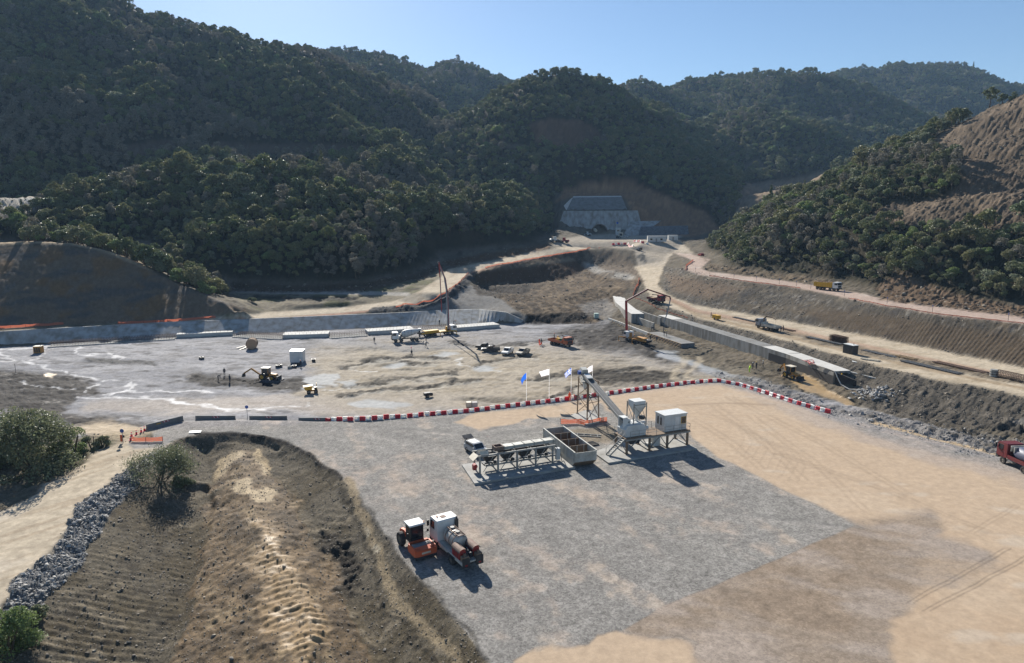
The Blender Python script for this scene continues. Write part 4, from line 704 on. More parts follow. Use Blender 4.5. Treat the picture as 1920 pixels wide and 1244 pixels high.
def cab(par, x1, w, z0, z1, paint, depth=1.9, visor=False, beacon=False, mirror=True):
    """forward-control lorry cab whose front face is at x1"""
    x0 = x1 - depth; h = z1 - z0; zb = z0 + h * .50
    b = MB().prism([(x0, z0 + .15), (x0 + .25, z0), (x1 - .1, z0), (x1, z0 + .12), (x1, zb), (x1 - .16, z1 - .18), (x1 - .34, z1), (x0 + .12, z1), (x0, z1 - .12)], -w / 2, w / 2).build('cab', paint, par)
    MB().prism([(x1 + .005, zb + .06), (x1 + .02, zb + .06), (x1 - .125, z1 - .24), (x1 - .145, z1 - .24)], -w / 2 + .12, w / 2 - .12).build('windscreen', GLASS, b)
    for s in (-1, 1):
        y = s * (w / 2 + .012)
        MB().prism([(x0 + depth * .38, zb + .05), (x1 - .22, zb + .05), (x1 - .34, z1 - .3), (x0 + depth * .38, z1 - .3)], y - .012, y + .012).build('side_window', GLASS, b)
        d = MB().prism([(x0 + depth * .34, z0 + .12), (x1 - .12, z0 + .12), (x1 - .12, zb - .02), (x0 + depth * .34, zb - .02)], y - .012, y + .012).build('door', paint, b)
        if mirror: MB().box(x1 - .12, x1 - .02, s * (w / 2 + .1), s * (w / 2 + .34), zb + .1, zb + .75).bar((x1 - .1, s * w / 2, zb + .7), (x1 - .08, s * (w / 2 + .2), zb + .7), .04).build('mirror', BLACKP, b)
        MB().box(x1 - .01, x1 + .04, s * w * .36 - .16, s * w * .36 + .16, z0 - .1, z0 + .08).build('headlight', LAMP, b)
    MB().box(x1 + .002, x1 + .03, -w * .36, w * .36, z0 + .22, zb - .08).build('grille', BLACKP, b); MB().box(x1 - .35, x1 + .06, -w / 2, w / 2, z0 - .32, z0 + .1).build('bumper', paint if visor else DSTEEL, b)
    if visor: MB().box(x1 - .25, x1 + .12, -w / 2 + .08, w / 2 - .08, z1 - .16, z1 - .08).build('sun_visor', BLACKP, b)
    if beacon: MB().cyl((x0 + depth * .55, w * .3, z1), (x0 + depth * .55, w * .3, z1 + .2), .09, .06, 8).build('beacon', AMBER, b)
    return b
def chassis(par, x0, x1, axles, r=.5, tr=2.4, z=.75):
    MB().box(x0, x1, -.5, -.36, z, z + .26).box(x0, x1, .36, .5, z, z + .26).box(x0, x0 + .12, -.36, .36, z, z + .24).box((x0 + x1) / 2, (x0 + x1) / 2 + .12, -.36, .36, z, z + .24).box(x1 - .12, x1, -.36, .36, z, z + .24).build('chassis', DSTEEL, par)
    for a, tw in axles: axle(par, a, tr, r, .32, tw)
    for s in (-1, 1): MB().cyl((x1 - 2.6, s * .8, z + .02), (x1 - 1.7, s * .8, z + .02), .3, n=10).build('fuel_tank', STEEL, par)
def sit(a, b, off=0.0, z=None):
    """from two ground pixels (rear, front) of one flank: middle, heading; off = metres to the left of it"""
    A, Bp = G(*a), G(*b); d = (Bp - A); d.z = 0; n = Vector((-d.y, d.x, 0)).normalized(); c = (A + Bp) / 2 + n * off
    c.z = gz(c.x, c.y) if z is None else z; return c, math.atan2(d.y, d.x)
def boomrun(par, pts, secs, mats, pipe=None):
    """folding placing boom: box sections between joints, a delivery pipe along them"""
    for k, (a, b) in enumerate(zip(pts[:-1], pts[1:])):
        m = MB().bar(a, b, secs[k], secs[k] * 1.35); j = m.build('boom_section', mats[k], par)
        MB().cyl(Vector(a) + Vector((0, -secs[k] * .8, 0)), Vector(a) + Vector((0, secs[k] * .8, 0)), secs[k] * .62, n=8).build('joint', DSTEEL, j)
        if pipe: o = Vector((0, -secs[k] * .9, 0)); MB().cyl(Vector(a) + o, Vector(b) + o, .075, n=6).build('delivery_pipe', pipe, j)
# ------------------------------------------------------------------ roller and spray lorry in the yard
c, rz = Vector((-10.35, 68.55, 0)), math.atan2(-.85, .53)
ro = thing('road_roller', 'orange road roller with smooth steel drum and grey cab roof beside the white-cabbed spray lorry', 'roller', (c.x, c.y, gz(c.x, c.y)), rz)
fr = MB().prism([(.55, .75), (.75, .45), (2.45, .45), (2.6, .62), (2.6, 1.18), (2.35, 1.32), (.75, 1.32)], -1.22, -1.08).prism([(.55, .75), (.75, .45), (2.45, .45), (2.6, .62), (2.6, 1.18), (2.35, 1.32), (.75, 1.32)], 1.08, 1.22).box(2.32, 2.62, -1.08, 1.08, .5, 1.2).box(.45, .75, -1.08, 1.08, .7, 1.3).prism([(2.0, 1.24), (2.62, 1.1), (2.62, 1.2), (2.0, 1.34)], -1.08, 1.08).build('drum_frame', ORANGE, ro)
MB().box(2.6, 2.66, -1.22, 1.22, .2, .5).build('scraper', DSTEEL, fr); MB().box(2.622, 2.64, -.5, .5, .72, .92).build('number_plate', CREAMP, fr)
for y in (-.42, .42): MB().box(2.1, 2.4, y * 1.9 - .18, y * 1.9 + .18, 1.32, 1.36).build('cover', ORANGE, fr)
MB().lathe([(.001, -1.05), (.66, -1.05), (.70, -1.0), (.70, 1.0), (.66, 1.05), (.001, 1.05)], (1.45, 0, .70), 28, 'y').build('drum', mat('drum_steel', (128, 126, 124), .35, .6, .25, 2), ro, True)
MB().box(-.35, .55, -.4, .4, .55, 1.15).build('hitch', DSTEEL, ro)
cb = MB().box(-1.0, .35, -.75, .75, 1.0, 1.5).box(-1.0, -.9, -.72, .72, 1.5, 2.85).build('cab', BLACKP, ro)
for x in (-.95, .3):
    for s in (-.7, .7): MB().bar((x, s, 1.5), (x, s, 2.9), .09).build('pillar', DSTEEL, cb)
MB().box(.31, .335, -.64, .64, 1.55, 2.85).build('windscreen', GLASS, cb)
for s in (-.72, .72): MB().box(-.86, .24, s - .012, s + .012, 1.55, 2.85).build('side_window', GLASS, cb)
MB().prism([(-1.2, 2.9), (.5, 2.9), (.55, 2.98), (.4, 3.06), (-1.1, 3.06), (-1.25, 2.98)], -.88, .88).build('roof', OFFW, cb); MB().cyl((.35, .8, 3.06), (.35, .8, 3.26), .07, .05, 8).build('beacon', AMBER, cb)
MB().box(-.5, -.1, -.25, .25, 1.5, 2.0).build('seat', REDP, cb)
hd = MB().prism([(-2.75, .9), (-1.0, .9), (-1.0, 1.75), (-1.6, 1.82), (-2.5, 1.62), (-2.8, 1.35)], -.72, .72).build('engine_hood', ORANGE, ro); MB().box(-2.4, -1.5, -.4, .4, 1.75, 1.80).build('vent', DSTEEL, hd); MB().box(-2.84, -2.72, -.6, .6, .95, 1.3).build('rear_grille', BLACKP, hd)
for s in (-1, 1): wheel(ro, -1.75, s * .98, .78, .52)
for s in (-1, 1): MB().bar((.4, s * .85, 1.9), (.6, s * 1.15, 2.2), .04).box(.55, .62, s * 1.15 - .1, s * 1.15 + .1, 2.05, 2.4).build('mirror', BLACKP, ro)
tk_c, tk_a = Vector((-5.95, 67.15, 0)), math.atan2(4.1, -2.6)
tk = thing('spray_lorry', 'white-cabbed bitumen spray lorry with silver tank and two red rear lockers in the gravel yard', 'lorry', (tk_c.x, tk_c.y, gz(tk_c.x, tk_c.y)), tk_a)
chassis(tk, -3.5, 3.5, [(2.45, False), (-1.35, True)], .52, 2.42, .78)
c1 = cab(tk, 3.75, 2.45, 1.0, 3.45, WHITE, 1.95, beacon=True); MB().box(2.35, 2.95, -.15, .45, 3.45, 3.48).build('roof_hatch', DUSTY, c1)
MB().box(1.62, 1.78, -1.22, -.82, 1.3, 3.3).cyl((1.7, -1.02, 3.3), (1.7, -1.02, 3.6), .1, n=8).build('exhaust_stack', BLACKP, tk)
bed_ = MB().box(-3.7, 1.7, -1.2, 1.2, 1.06, 1.22).box(-3.7, 1.7, -1.22, -1.16, .88, 1.1).box(-3.7, 1.7, 1.16, 1.22, .88, 1.1).build('platform', GALV, tk)
tn = MB().lathe([(.001, -1.6), (.5, -1.55), (.78, -1.4), (.86, -1.2), (.86, 1.0), (.78, 1.2), (.5, 1.35), (.001, 1.4)], (.1, 0, 2.02), 24, 'x').build('tank', mat('tank_skin', (188, 182, 172), .4, .25, .3, 1.2, (120, 106, 92)), tk, True)
for x in (-.9, -.1, .75): MB().lathe([(.865, -.05), (.895, -.05), (.895, .05), (.865, .05)], (x, 0, 2.02), 24, 'x').build('tank_band', DUSTY, tn)
wk = MB().box(-1.4, 1.2, -.42, -.36, 2.86, 2.98).box(-1.4, 1.2, .36, .42, 2.86, 2.98).build('walkway_rail', DUSTY, tn)
for x in (-1.35, -.75, -.1, .5, 1.1): MB().box(x, x + .07, -.36, .36, 2.87, 2.93).build('rung', DUSTY, wk)
for x in (.75, -.45): MB().cyl((x, 0, 2.84), (x, 0, 3.02), .24, n=12).build('manhole', STEEL, tn)
for s in (-1, 1):
    y = s * .78
    lk = MB().prism([(y - .38, 1.22), (y + .38, 1.22), (y + .38, 2.0), (y + .28, 2.2), (y + .1, 2.30), (y - .1, 2.30), (y - .28, 2.2), (y - .38, 2.0)], -3.0, -1.4, axis='x').build('locker', REDP, tk)
    ld = MB()
    for k in range(8):
        a, b = math.pi * k / 8, math.pi * (k + 1) / 8; ld.add([(x, y + math.cos(q) * .46, 1.98 + math.sin(q) * .40) for x in (-3.15, -1.35) for q in (a, b)], [(0, 1, 3, 2)])
    ld.build('locker_lid', DUSTY, lk)
    for x in (-2.7, -2.3, -1.9): MB().box(x, x + .06, y + s * .385, y + s * .40, 1.3, 1.95).build('rib', DSTEEL, lk)
    MB().box(-3.7, -3.15, y - .34, y + .34, 1.22, 1.75).cyl((-3.4, y, 1.7), (-3.4, y, 2.0), .12, n=8).build('burner', BROWN, tk)
    MB().box(-3.78, -3.66, y - .42, y + .42, .62, 1.6).build('rear_guard', DSTEEL, tk); MB().box(-3.8, -3.77, y - .14, y + .14, .8, .95).build('tail_light', TAIL, tk)
    MB().prism([(-2.1, 1.06), (-2.05, .8), (-1.95, 1.0), (-.75, 1.0), (-.65, .8), (-.6, 1.06)], s * 1.21 - .1, s * 1.21 + .1).build('mudguard', DSTEEL, tk)
MB().box(-3.1, -1.5, -.36, .36, 1.22, 1.75).build('pump_unit', DSTEEL, tk); MB().tube([(-1.6, -.3, 1.8), (-2.2, -.1, 2.0), (-3.0, .1, 1.9), (-3.5, .1, 1.4)], .06).build('hose', BLACKP, tk)
# ------------------------------------------------------------------ cars
def car(name, label, cat, a, b, paint, kind='pickup', off=.9, group=None, L=None, open_hatch=False):
    c, rz = sit(a, b, off); t = thing(name, label, cat, c, rz, group); w = 1.84
    if kind == 'pickup':
        L = L or 5.3; h = L / 2
        bo = MB().prism([(-h, .62), (-h + .1, .45), (h - .1, .42), (h, .6), (h - .02, .92), (h - .35, 1.05), (1.15, 1.1), (-h, 1.08)], -w / 2, w / 2).build('body', paint, t)
        ca = MB().prism([(-.75, 1.1), (1.2, 1.1), (.55, 1.76), (.3, 1.82), (-.45, 1.82), (-.68, 1.72)], -w / 2 + .1, w / 2 - .1).build('cabin', paint, t)
        MB().prism([(1.215, 1.13), (1.235, 1.13), (.60, 1.74), (.575, 1.74)], -.66, .66).build('windscreen', GLASS, ca); MB().box(-.78, -.755, -.62, .62, 1.2, 1.65).build('rear_window', GLASS, ca)
        for s in (-1, 1):
            y = s * (w / 2 - .09); MB().prism([(-.6, 1.16), (1.0, 1.16), (.5, 1.7), (-.5, 1.7)], y - .012, y + .012).build('side_window', GLASS, ca)
        MB().box(-h + .1, -.85, -w / 2 + .12, w / 2 - .12, 1.082, 1.10).build('load_bed', DSTEEL, t)
        for s in (-1, 1): MB().box(-h + .02, -.78, s * (w / 2 - .06) - .05, s * (w / 2 - .06) + .05, 1.08, 1.32).build('bed_side', paint, t)
        MB().box(-h, -h + .1, -w / 2, w / 2, 1.08, 1.32).build('tailgate', paint, t); xa = 1.62
    else:
        L = L or 4.5; h = L / 2
        bo = MB().prism([(-h, .6), (-h + .12, .38), (h - .12, .36), (h, .55), (h - .06, .82), (h - .5, .98), (1.05, 1.06), (-h + .02, 1.08)], -w / 2, w / 2).build('body', paint, t)
        ca = MB().prism([(-h + .12, 1.08), (1.1, 1.06), (.4, 1.58), (.1, 1.66), (-1.5, 1.66), (-1.85, 1.58)], -w / 2 + .1, w / 2 - .1).build('cabin', paint, t)
        MB().prism([(1.115, 1.10), (1.135, 1.10), (.45, 1.58), (.42, 1.57)], -.68, .68).build('windscreen', GLASS, ca)
        for s in (-1, 1):
            y = s * (w / 2 - .09); MB().prism([(-1.8, 1.14), (.9, 1.12), (.35, 1.53), (-1.6, 1.55)], y - .012, y + .012).build('side_window', GLASS, ca); MB().box(-1.5, .2, s * .7 - .02, s * .7 + .02, 1.67, 1.71).build('roof_rail', STEEL, ca)
        if open_hatch: MB().prism([(-h + .1, 1.62), (-h - .75, 2.02), (-h - .7, 2.08), (-h + .25, 1.72)], -.78, .78).build('tailgate', BLACKP, t); MB().box(-h - .01, -h + .02, -.7, .7, .75, 1.5).build('boot_opening', BLACKP, t)
        else: MB().prism([(-h + .08, 1.15), (-h + .105, 1.15), (-1.86, 1.52), (-1.885, 1.52)], -.64, .64).build('rear_window', GLASS, ca)
        xa = 1.38
    for x in (xa, -xa):
        for s in (-1, 1): wheel(t, x, s * (w / 2 - .12), .36, .25)
    for s in (-1, 1):
        MB().box(h - .1, h + .02, s * .66 - .18, s * .66 + .18, .68, .86).build('headlight', LAMP, bo); MB().box(-h - .02, -h + .05, s * .78 - .1, s * .78 + .1, .8, 1.05).build('tail_light', TAIL, bo); MB().box(.85, 1.0, s * (w / 2 + .1) - .1, s * (w / 2 + .1) + .1, 1.08, 1.25).build('mirror', paint, bo)
    MB().box(h - .02, h + .05, -.8, .8, .42, .6).build('bumper', DSTEEL, bo); return t
car('suv', 'silver estate car with its black tailgate open beside the aggregate batcher', 'car', (874, 846), (893, 857), SILVER, 'suv', .9, None, 4.5, True)
PG = 'vehicles parked on the river bed'
car('pickup_truck', 'black pickup behind the other dark pickup, half hidden on the river bed', 'pickup', (921, 657), (893, 655), BLACKP, 'pickup', -.9, PG); car('pickup_truck', 'dark pickup parked beside the white pickup on the river bed', 'pickup', (934, 661), (906, 661), mat('charcoal_paint', (48, 46, 46), .4), 'pickup', -.9, PG)
car('pickup_truck', 'white pickup facing the camera on the river bed', 'pickup', (954, 659), (938, 667), WHITE, 'pickup', .9, PG); car('pickup_truck', 'dusty beige pickup with dark load bed on the river bed', 'pickup', (983, 661), (967, 668), BEIGE, 'pickup', .9, PG)
car('suv', 'dark blue car parked behind the orange lorry', 'car', (1062, 638), (1074, 642), mat('navy_paint', (44, 52, 66), .35), 'suv', -.9, PG)
car('suv', 'small red car on the bend of the upper road', 'car', (1324, 481), (1310, 479), REDP, 'suv', .9); car('suv', 'dark car driving down from the tunnel forecourt', 'car', (1200, 468), (1192, 469), BLACKP, 'suv', .9)
car('suv', 'white car parked in front of the tunnel portal', 'car', (1166, 447), (1176, 447), WHITE, 'suv', .9); car('suv', 'black car parked beside the white car at the tunnel', 'car', (1154, 447), (1162, 448), BLACKP, 'suv', .9)
# ------------------------------------------------------------------ lorries
def lorry(name, label, a, b, paint, L, axles, off, body, cabw=2.45, cabh=2.0, group=None, z0=1.0, r=.5):
    c, rz = sit(a, b, off); t = thing(name, label, 'lorry' if 'lorry' in name else 'truck', c, rz, group); h = L / 2
    chassis(t, -h, h - .3, axles, r); cab(t, h, cabw, z0, z0 + cabh, paint, 1.9); body(t, h); return t
def b_mixer(t, h):
    d = MB().lathe([(.001, -h + .3), (.55, -h + .3), (.6, -h + .5), (.85, -h + 1.5), (1.18, -.6), (1.22, .2), (1.1, .9), (.7, 1.35), (.001, 1.4)], (0, 0, 0), 22, 'x')
    q = R(-11); d.v = [((v[0]) * math.cos(q) - v[2] * math.sin(q) * 0 + 0, v[1], 2.35 - (v[0]) * .16 + v[2]) for v in d.v]; dr = d.build('drum', mat('drum_white', (196, 196, 192), .45, 0, .2, .8, (150, 144, 134)), t, True)
    for x in (-1.6, .5): MB().lathe([(1.0 if x < 0 else 1.17, -.05), (1.04 if x < 0 else 1.22, -.05), (1.04 if x < 0 else 1.22, .05), (1.0 if x < 0 else 1.17, .05)], (x, 0, 2.35 - x * .16), 20, 'x').build('drum_band', STEEL, dr)
    MB().prism([(-h - .2, 3.1), (-h + .7, 3.1), (-h + .5, 3.7), (-h - .4, 3.7)], -.5, .5).build('hopper', OFFW, t); MB().bar((-h + .1, 0, 2.5), (-h - .7, 0, 1.3), .5, .12).build('chute', STEEL, t); MB().box(-h, -h + .15, -1, 1, 1.0, 3.1).box(1.5, 1.75, -1, 1, 1.0, 2.3).build('drum_stand', DSTEEL, t); MB().cyl((1.9, -.6, 1.5), (1.9, .6, 1.5), .35).build('water_tank', OFFW, t)
    for s in (-1, 1): MB().box(-h + .3, -.5, s * 1.2 - .06, s * 1.2 + .06, 1.05, 1.12).build('mudguard', BLACKP, t)
lorry('mixer_lorry', 'white concrete mixer lorry backed up to the pump truck', (784, 640), (741, 643), WHITE, 8.6, [(3.2, False), (1.5, False), (-1.9, True), (-3.2, True)], -1.2, b_mixer)
def b_dump(t, h):
    b = MB().prism([(-h - .2, 1.15), (h - 2.2, 1.15), (h - 2.05, 2.75), (-h - .35, 2.55)], -1.25, -1.15).prism([(-h - .2, 1.15), (h - 2.2, 1.15), (h - 2.05, 2.75), (-h - .35, 2.55)], 1.15, 1.25).box(h - 2.3, h - 2.1, -1.15, 1.15, 1.15, 2.85).box(-h - .2, h - 2.3, -1.15, 1.15, 1.1, 1.25).box(-h - .3, -h - .2, -1.15, 1.15, 1.15, 2.5).build('tipper_body', YEL, t)
    for s in (-1, 1):
        for k in range(7): MB().box(-h + .3 + k * .82, -h + .4 + k * .82, s * 1.28 - .03, s * 1.28 + .03, 1.2, 2.5).build('rib', YEL, b)
    ld = MB(); rg = np.random.default_rng(3)
    for k in range(5): ld.lathe([(.001, .75), (.5, .6), (.85, .25), (1.0, 0)], (-h + .6 + k * 1.15, 0, 2.0 + .08 * (k % 2)), 9)
    ld.build('load', mat('brown_soil', (110, 84, 62), .95), t)
lorry('tipper_lorry', 'yellow tipper lorry with white cab on the upper road', (1529, 543), (1567, 547), WHITE, 8.6, [(3.1, False), (1.5, False), (-1.9, True), (-3.2, True)], 1.2, b_dump)
def b_flat(m, crane=None, load=None):
    def f(t, h):
        MB().box(-h - .2, h - (2.6 if crane else 2.1), -1.24, 1.24, 1.05, 1.2).box(-h - .2, h - (2.6 if crane else 2.1), -1.26, -1.2, 1.2, 1.75).box(-h - .2, h - (2.6 if crane else 2.1), 1.2, 1.26, 1.2, 1.75).box(-h - .24, -h - .18, -1.2, 1.2, 1.2, 1.75).box(h - (2.65 if crane else 2.15), h - (2.58 if crane else 2.08), -1.2, 1.2, 1.2, 2.2).build('flatbed', m, t)
        if crane:
            x = h - 2.25; k = MB().box(x - .3, x + .3, -.4, .4, 1.1, 1.8).cyl((x, 0, 1.8), (x, 0, 3.2), .22, .18).build('crane_column', crane, t); boomrun(t, [(x, 0, 3.1), (x - 1.0, 0, 3.9), (x - 3.2, 0, 3.95), (x - 5.2, .2, 3.6)], [.26, .24, .18], [crane] * 3); MB().cyl((x - 5.2, .2, 3.6), (x - 5.2, .2, 2.0), .02, n=5).build('hook_cable', DSTEEL, t)
            for s in (-1, 1): MB().bar((x, s * .3, 1.3), (x, s * 1.4, 1.3), .2).bar((x, s * 1.35, 1.4), (x, s * 1.35, .02), .14).build('outrigger', crane, t)
        if load: load(t, h)
    return f
def ld_tools(t, h):
    MB().box(-.9, .3, -.9, -.1, 1.2, 2.3).build('drill_unit', YEL, t); MB().box(-2.2, -1.2, .1, .9, 1.2, 2.0).cyl((-1.7, .5, 2.0), (-1.7, .5, 2.6), .2).build('compressor', YEL, t); MB().box(.5, 1.3, -.8, .8, 1.2, 2.35).build('cabinet', GREENP, t); MB().cyl((-.2, .3, 2.3), (.6, .6, 2.4), .28).build('hose_drum', OFFW, t)
lorry('flatbed_lorry', 'orange flatbed lorry loaded with yellow gear on the river bed', (1028, 645), (1063, 652), DORANGE, 8.0, [(2.7, False), (-1.4, True), (-2.7, True)], 1.2, b_flat(DORANGE, None, ld_tools), group=PG)
lorry('crane_lorry', 'grey flatbed lorry with loader crane unloading beside the lower haul road', (1457, 625), (1411, 614), mat('pale_grey_paint', (150, 152, 156), .45), 8.2, [(3.0, False), (-1.4, True), (-2.7, True)], -1.2, b_flat(GALV, BROWN))
lorry('flatbed_lorry', 'red lorry with folded crane on the lower haul road', (1212, 569), (1239, 572), REDP, 7.6, [(2.6, False), (-1.3, True), (-2.5, True)], 1.2, b_flat(DRED, None, lambda t, h: (MB().bar((1.6, 0, 1.3), (1.5, 0, 2.9), .35).bar((1.5, 0, 2.9), (-2.6, .2, 2.7), .28).build('folded_crane', BLACKP, t), MB().box(-2.6, -.6, -.9, .9, 1.2, 1.7).build('load', TIMBER, t))))
def b_tank(t, h):
    MB().lathe([(.001, -h + .2), (.8, -h + .3), (.95, -h + .6), (.95, h - 2.8), (.8, h - 2.5), (.001, h - 2.4)], (0, 0, 2.1), 18, 'x').build('tank', mat('blue_grey_tank', (70, 76, 96), .45), t, True); MB().box(-h, h - 2.0, -1.22, 1.22, 1.05, 1.3).box(-h, h - 2.0, -1.24, -1.16, 1.3, 1.6).box(-h, h - 2.0, 1.16, 1.24, 1.3, 1.6).build('platform', DRED, t)
    for x in (h - 2.3, h - 2.9): MB().box(x, x + .1, -1.0, 1.0, 2.2, 3.0).build('ladder_rack', GALV, t)
rt = lorry('tanker_lorry', 'dark red tanker lorry cut off by the right border, at the yard edge', (1935, 896), (1876, 868), DRED, 7.6, [(2.6, False), (-1.3, True), (-2.5, True)], -1.2, b_tank, cabh=2.1)
# concrete pumps
def pump(name, label, a, b, off, chassis_m, base_x, tip, boom_w, pts, secs, mats, pipe, L, cabm=WHITE):
    c, rz = sit(a, b, off); t = thing(name, label, 'pump truck', c, rz); h = L / 2
    chassis(t, -h, h - .3, [(h - 1.5, False), (h - 3.2, False), (-h + 3.4, True), (-h + 2.1, True)] + ([(-h + 4.7, True)] if L > 10.5 else []), .52); cab(t, h, 2.45, 1.0, 2.95, cabm, 2.0)
    MB().box(-h, h - 2.2, -1.2, 1.2, 1.05, 1.35).box(-h + 1.2, 0, -.9, .9, 1.35, 1.9).build('deck', chassis_m, t); MB().prism([(-h - .7, 1.0), (-h + .3, .9), (-h + .4, 1.7), (-h - .9, 1.7)], -.7, .7).build('hopper', DSTEEL, t); MB().cyl((-h + .5, -.4, 1.5), (-.5, -.4, 1.5), .25).build('pump_cylinder', STEEL, t)
    MB().cyl((base_x, 0, 1.3), (base_x, 0, 2.6), .55, .45, 12).build('slewing_base', chassis_m, t)
    for s in (-1, 1):
        for x, e in ((base_x + .3, (1.6, 3.0)), (base_x - 2.6, (-1.2, 2.6))):
            o = MB().bar((x, s * .9, 1.25), (x + e[0], s * e[1], 1.35), .22, .3).build('outrigger', chassis_m, t); MB().bar((x + e[0], s * e[1], 1.45), (x + e[0], s * e[1], .06), .16).box(x + e[0] - .3, x + e[0] + .3, s * e[1] - .3, s * e[1] + .3, .0, .07).build('jack', chassis_m, o)
    inv = Matrix.Rotation(-rz, 4, 'Z'); boomrun(t, [inv @ (Vector(p) - c) for p in pts], secs, mats, pipe)
    return t
BG = mat('boom_grey', (138, 142, 146), .5, .1, .2, .8)
pb = G(842, 628); yb = pb.y
hs = [Vector(D(*p)) for p in ((841, 618, yb), (838, 547, yb), (834, 522, yb + .3), (822, 492, yb), (823, 492, yb - 1.0), (825, 520, yb - 1.2), (827, 560, yb - 1.0), (828, 585, yb - .5))]
pump('pump_truck', 'yellow concrete pump truck with tall upright grey boom by the channel wall', (790, 634), (858, 626), 1.3, YEL, 3.3, None, .5, hs, [.5, .42, .36, .3, .24, .2, .16], [BG, BG, BG, BG, REDP, BG, REDP], REDP, 12.4)
p2 = G(1174, 636); y2 = p2.y
hs2 = [Vector(D(*p)) for p in ((1175, 622, y2), (1174, 565, y2), (1214, 543, y2 + 4), (1256, 557, y2 + 6), (1257, 561, y2 + 6), (1250, 590, y2 + 6), (1245, 606, y2 + 6), (1244, 628, y2 + 6))]
pump('pump_truck', 'concrete pump truck with red arched boom beside the culvert works', (1212, 649), (1165, 637), -1.3, DYEL, 3.0, None, .5, hs2, [.44, .34, .28, .24, .2, .14, .10], [REDP, DRED, DRED, DRED, BG, BG, BLACKP], BG, 10.0)
# ------------------------------------------------------------------ backhoe loaders
def backhoe(label, a, b, off, paint, roofm, dig):
    c, rz = sit(a, b, off); t = thing('backhoe_loader', label, 'backhoe', c, rz)
    for s in (-1, 1): wheel(t, -.9, s * .85, .8, .48, YEL if paint is DYEL else RIM); wheel(t, 1.45, s * .8, .55, .38, YEL if paint is DYEL else RIM)
    MB().prism([(-1.2, .7), (2.3, .6), (2.35, 1.35), (.6, 1.6), (.5, .95), (-1.2, 1.0)], -.5, .5).build('body', paint, t)
    k = MB().box(-1.05, .55, -.72, .72, 1.0, 1.5).build('cab', BLACKP, t)
    for x in (-1.0, .5):
        for s in (-.68, .68): MB().bar((x, s, 1.5), (x, s, 2.75), .1).build('pillar', paint, k)
    MB().box(-1.2, .75, -.85, .85, 2.75, 2.92).build('roof', roofm, k); MB().box(.52, .54, -.6, .6, 1.55, 2.7).build('windscreen', GLASS, k)
    for s in (-.7, .7): MB().box(-.9, .42, s - .01, s + .01, 1.55, 2.7).build('side_window', GLASS, k)
    MB().box(-.5, -.1, -.3, .3, 1.5, 2.3).build('operator_seat', mat('vest_green', (150, 190, 60), .8), k)
    lo = MB()
    for s in (-.55, .55): lo.bar((.7, s, 1.45), (2.2, s, 1.15), .14, .24).bar((2.2, s, 1.15), (2.9, s, .45), .14, .22)
    lo.build('loader_arm', paint, t); MB().prism([(2.75, .12), (3.65, .05), (3.7, .12), (3.0, .35), (2.95, .95), (2.75, 1.0)], -1.1, 1.1).build('loader_bucket', DSTEEL, t)
    MB().box(-1.75, -1.25, -.7, .7, .5, 1.2).build('rear_frame', paint, t)
    MB().bar((-1.6, 0, 1.0), dig[0], .26, .36).build('boom', paint, t); MB().bar(dig[0], dig[1], .22, .3).build('dipper', paint, t); MB().prism([(dig[1][0] - .35, dig[1][2] - .75), (dig[1][0] + .35, dig[1][2] - .7), (dig[1][0] + .3, dig[1][2] + .05), (dig[1][0] - .05, dig[1][2] + .1)], -.35, .35).build('digger_bucket', DSTEEL, t)
    for s in (-1, 1): MB().bar((-1.5, s * .8, .9), (-1.6, s * 1.3, .08), .16).build('stabiliser', paint, t)
    return t
backhoe('orange-yellow backhoe loader digging a trench in the grey river bed', (484, 714), (512, 714), 1.0, DYEL, CREAMP, [(-3.9, 0, 2.5), (-6.0, 0, 1.2)])
backhoe('dusty yellow backhoe loader working beside the dark culvert wall', (1462, 706), (1491, 716), 1.0, DYEL, CREAMP, [(-2.6, .2, 2.9), (-4.0, .2, 1.4)])
# ------------------------------------------------------------------ batching plant in the yard (local axes follow its slabs)
PA = R(22.5); E1 = Vector((math.cos(PA), math.sin(PA), 0)); E2 = Vector((-math.sin(PA), math.cos(PA), 0)); PO = Vector((13.9, 93.7, 0))
def bevel_slab(name, label, pts, z1, m=CONC):
    """cast slab with uneven edges on the yard"""
    o = MB().prism(pts, -.3, z1, axis='z').build(name, m); return tag(o, label, 'concrete slab')
bevel_slab('foundation_slab', 'long concrete slab under the mixing plant platform', [tuple(PO + E1 * a + E2 * b)[:2] for a, b in ((0, 0), (15.7, .1), (15.8, 6.4), (9, 6.6), (4.2, 6.5), (.2, 4.6))], .26)
bevel_slab('foundation_slab', 'concrete slab under the aggregate batcher', [(-5.0, 86.1), (9.0, 92.1), (7.4, 97.6), (3, 97.0), (-7.2, 93.0)], .28); bevel_slab('foundation_slab', 'concrete slab under the conveyor tower', [(10.3, 117.1), (12.6, 111.6), (16.5, 114.0), (14.0, 120.5)], .3)
pl = thing('mixing_plant', 'white concrete mixer on a raised steel platform with stairs and railings', 'mixing plant', PO + Vector((0, 0, .26)), PA); ZD = 2.34
dk = MB().box(4.1, 15.7, 2.0, 5.4, ZD - .12, ZD).build('deck', BROWN, pl)
for y in (2.0, 5.4): MB().box(4.1, 15.7, y - .08, y + .08, ZD - .34, ZD - .122).build('deck_beam', STEEL, pl)
for x in (4.4, 8.4, 11.6, 15.3):
    for y in (2.15, 5.25): MB().box(x - .14, x + .14, y - .14, y + .14, 0, ZD - .34).box(x - .3, x + .3, y - .3, y + .3, 0, .06).build('leg', BROWN, pl)
    MB().bar((x, 2.15, .2), (x, 5.25, ZD - .4), .09).build('brace', STEEL, pl)
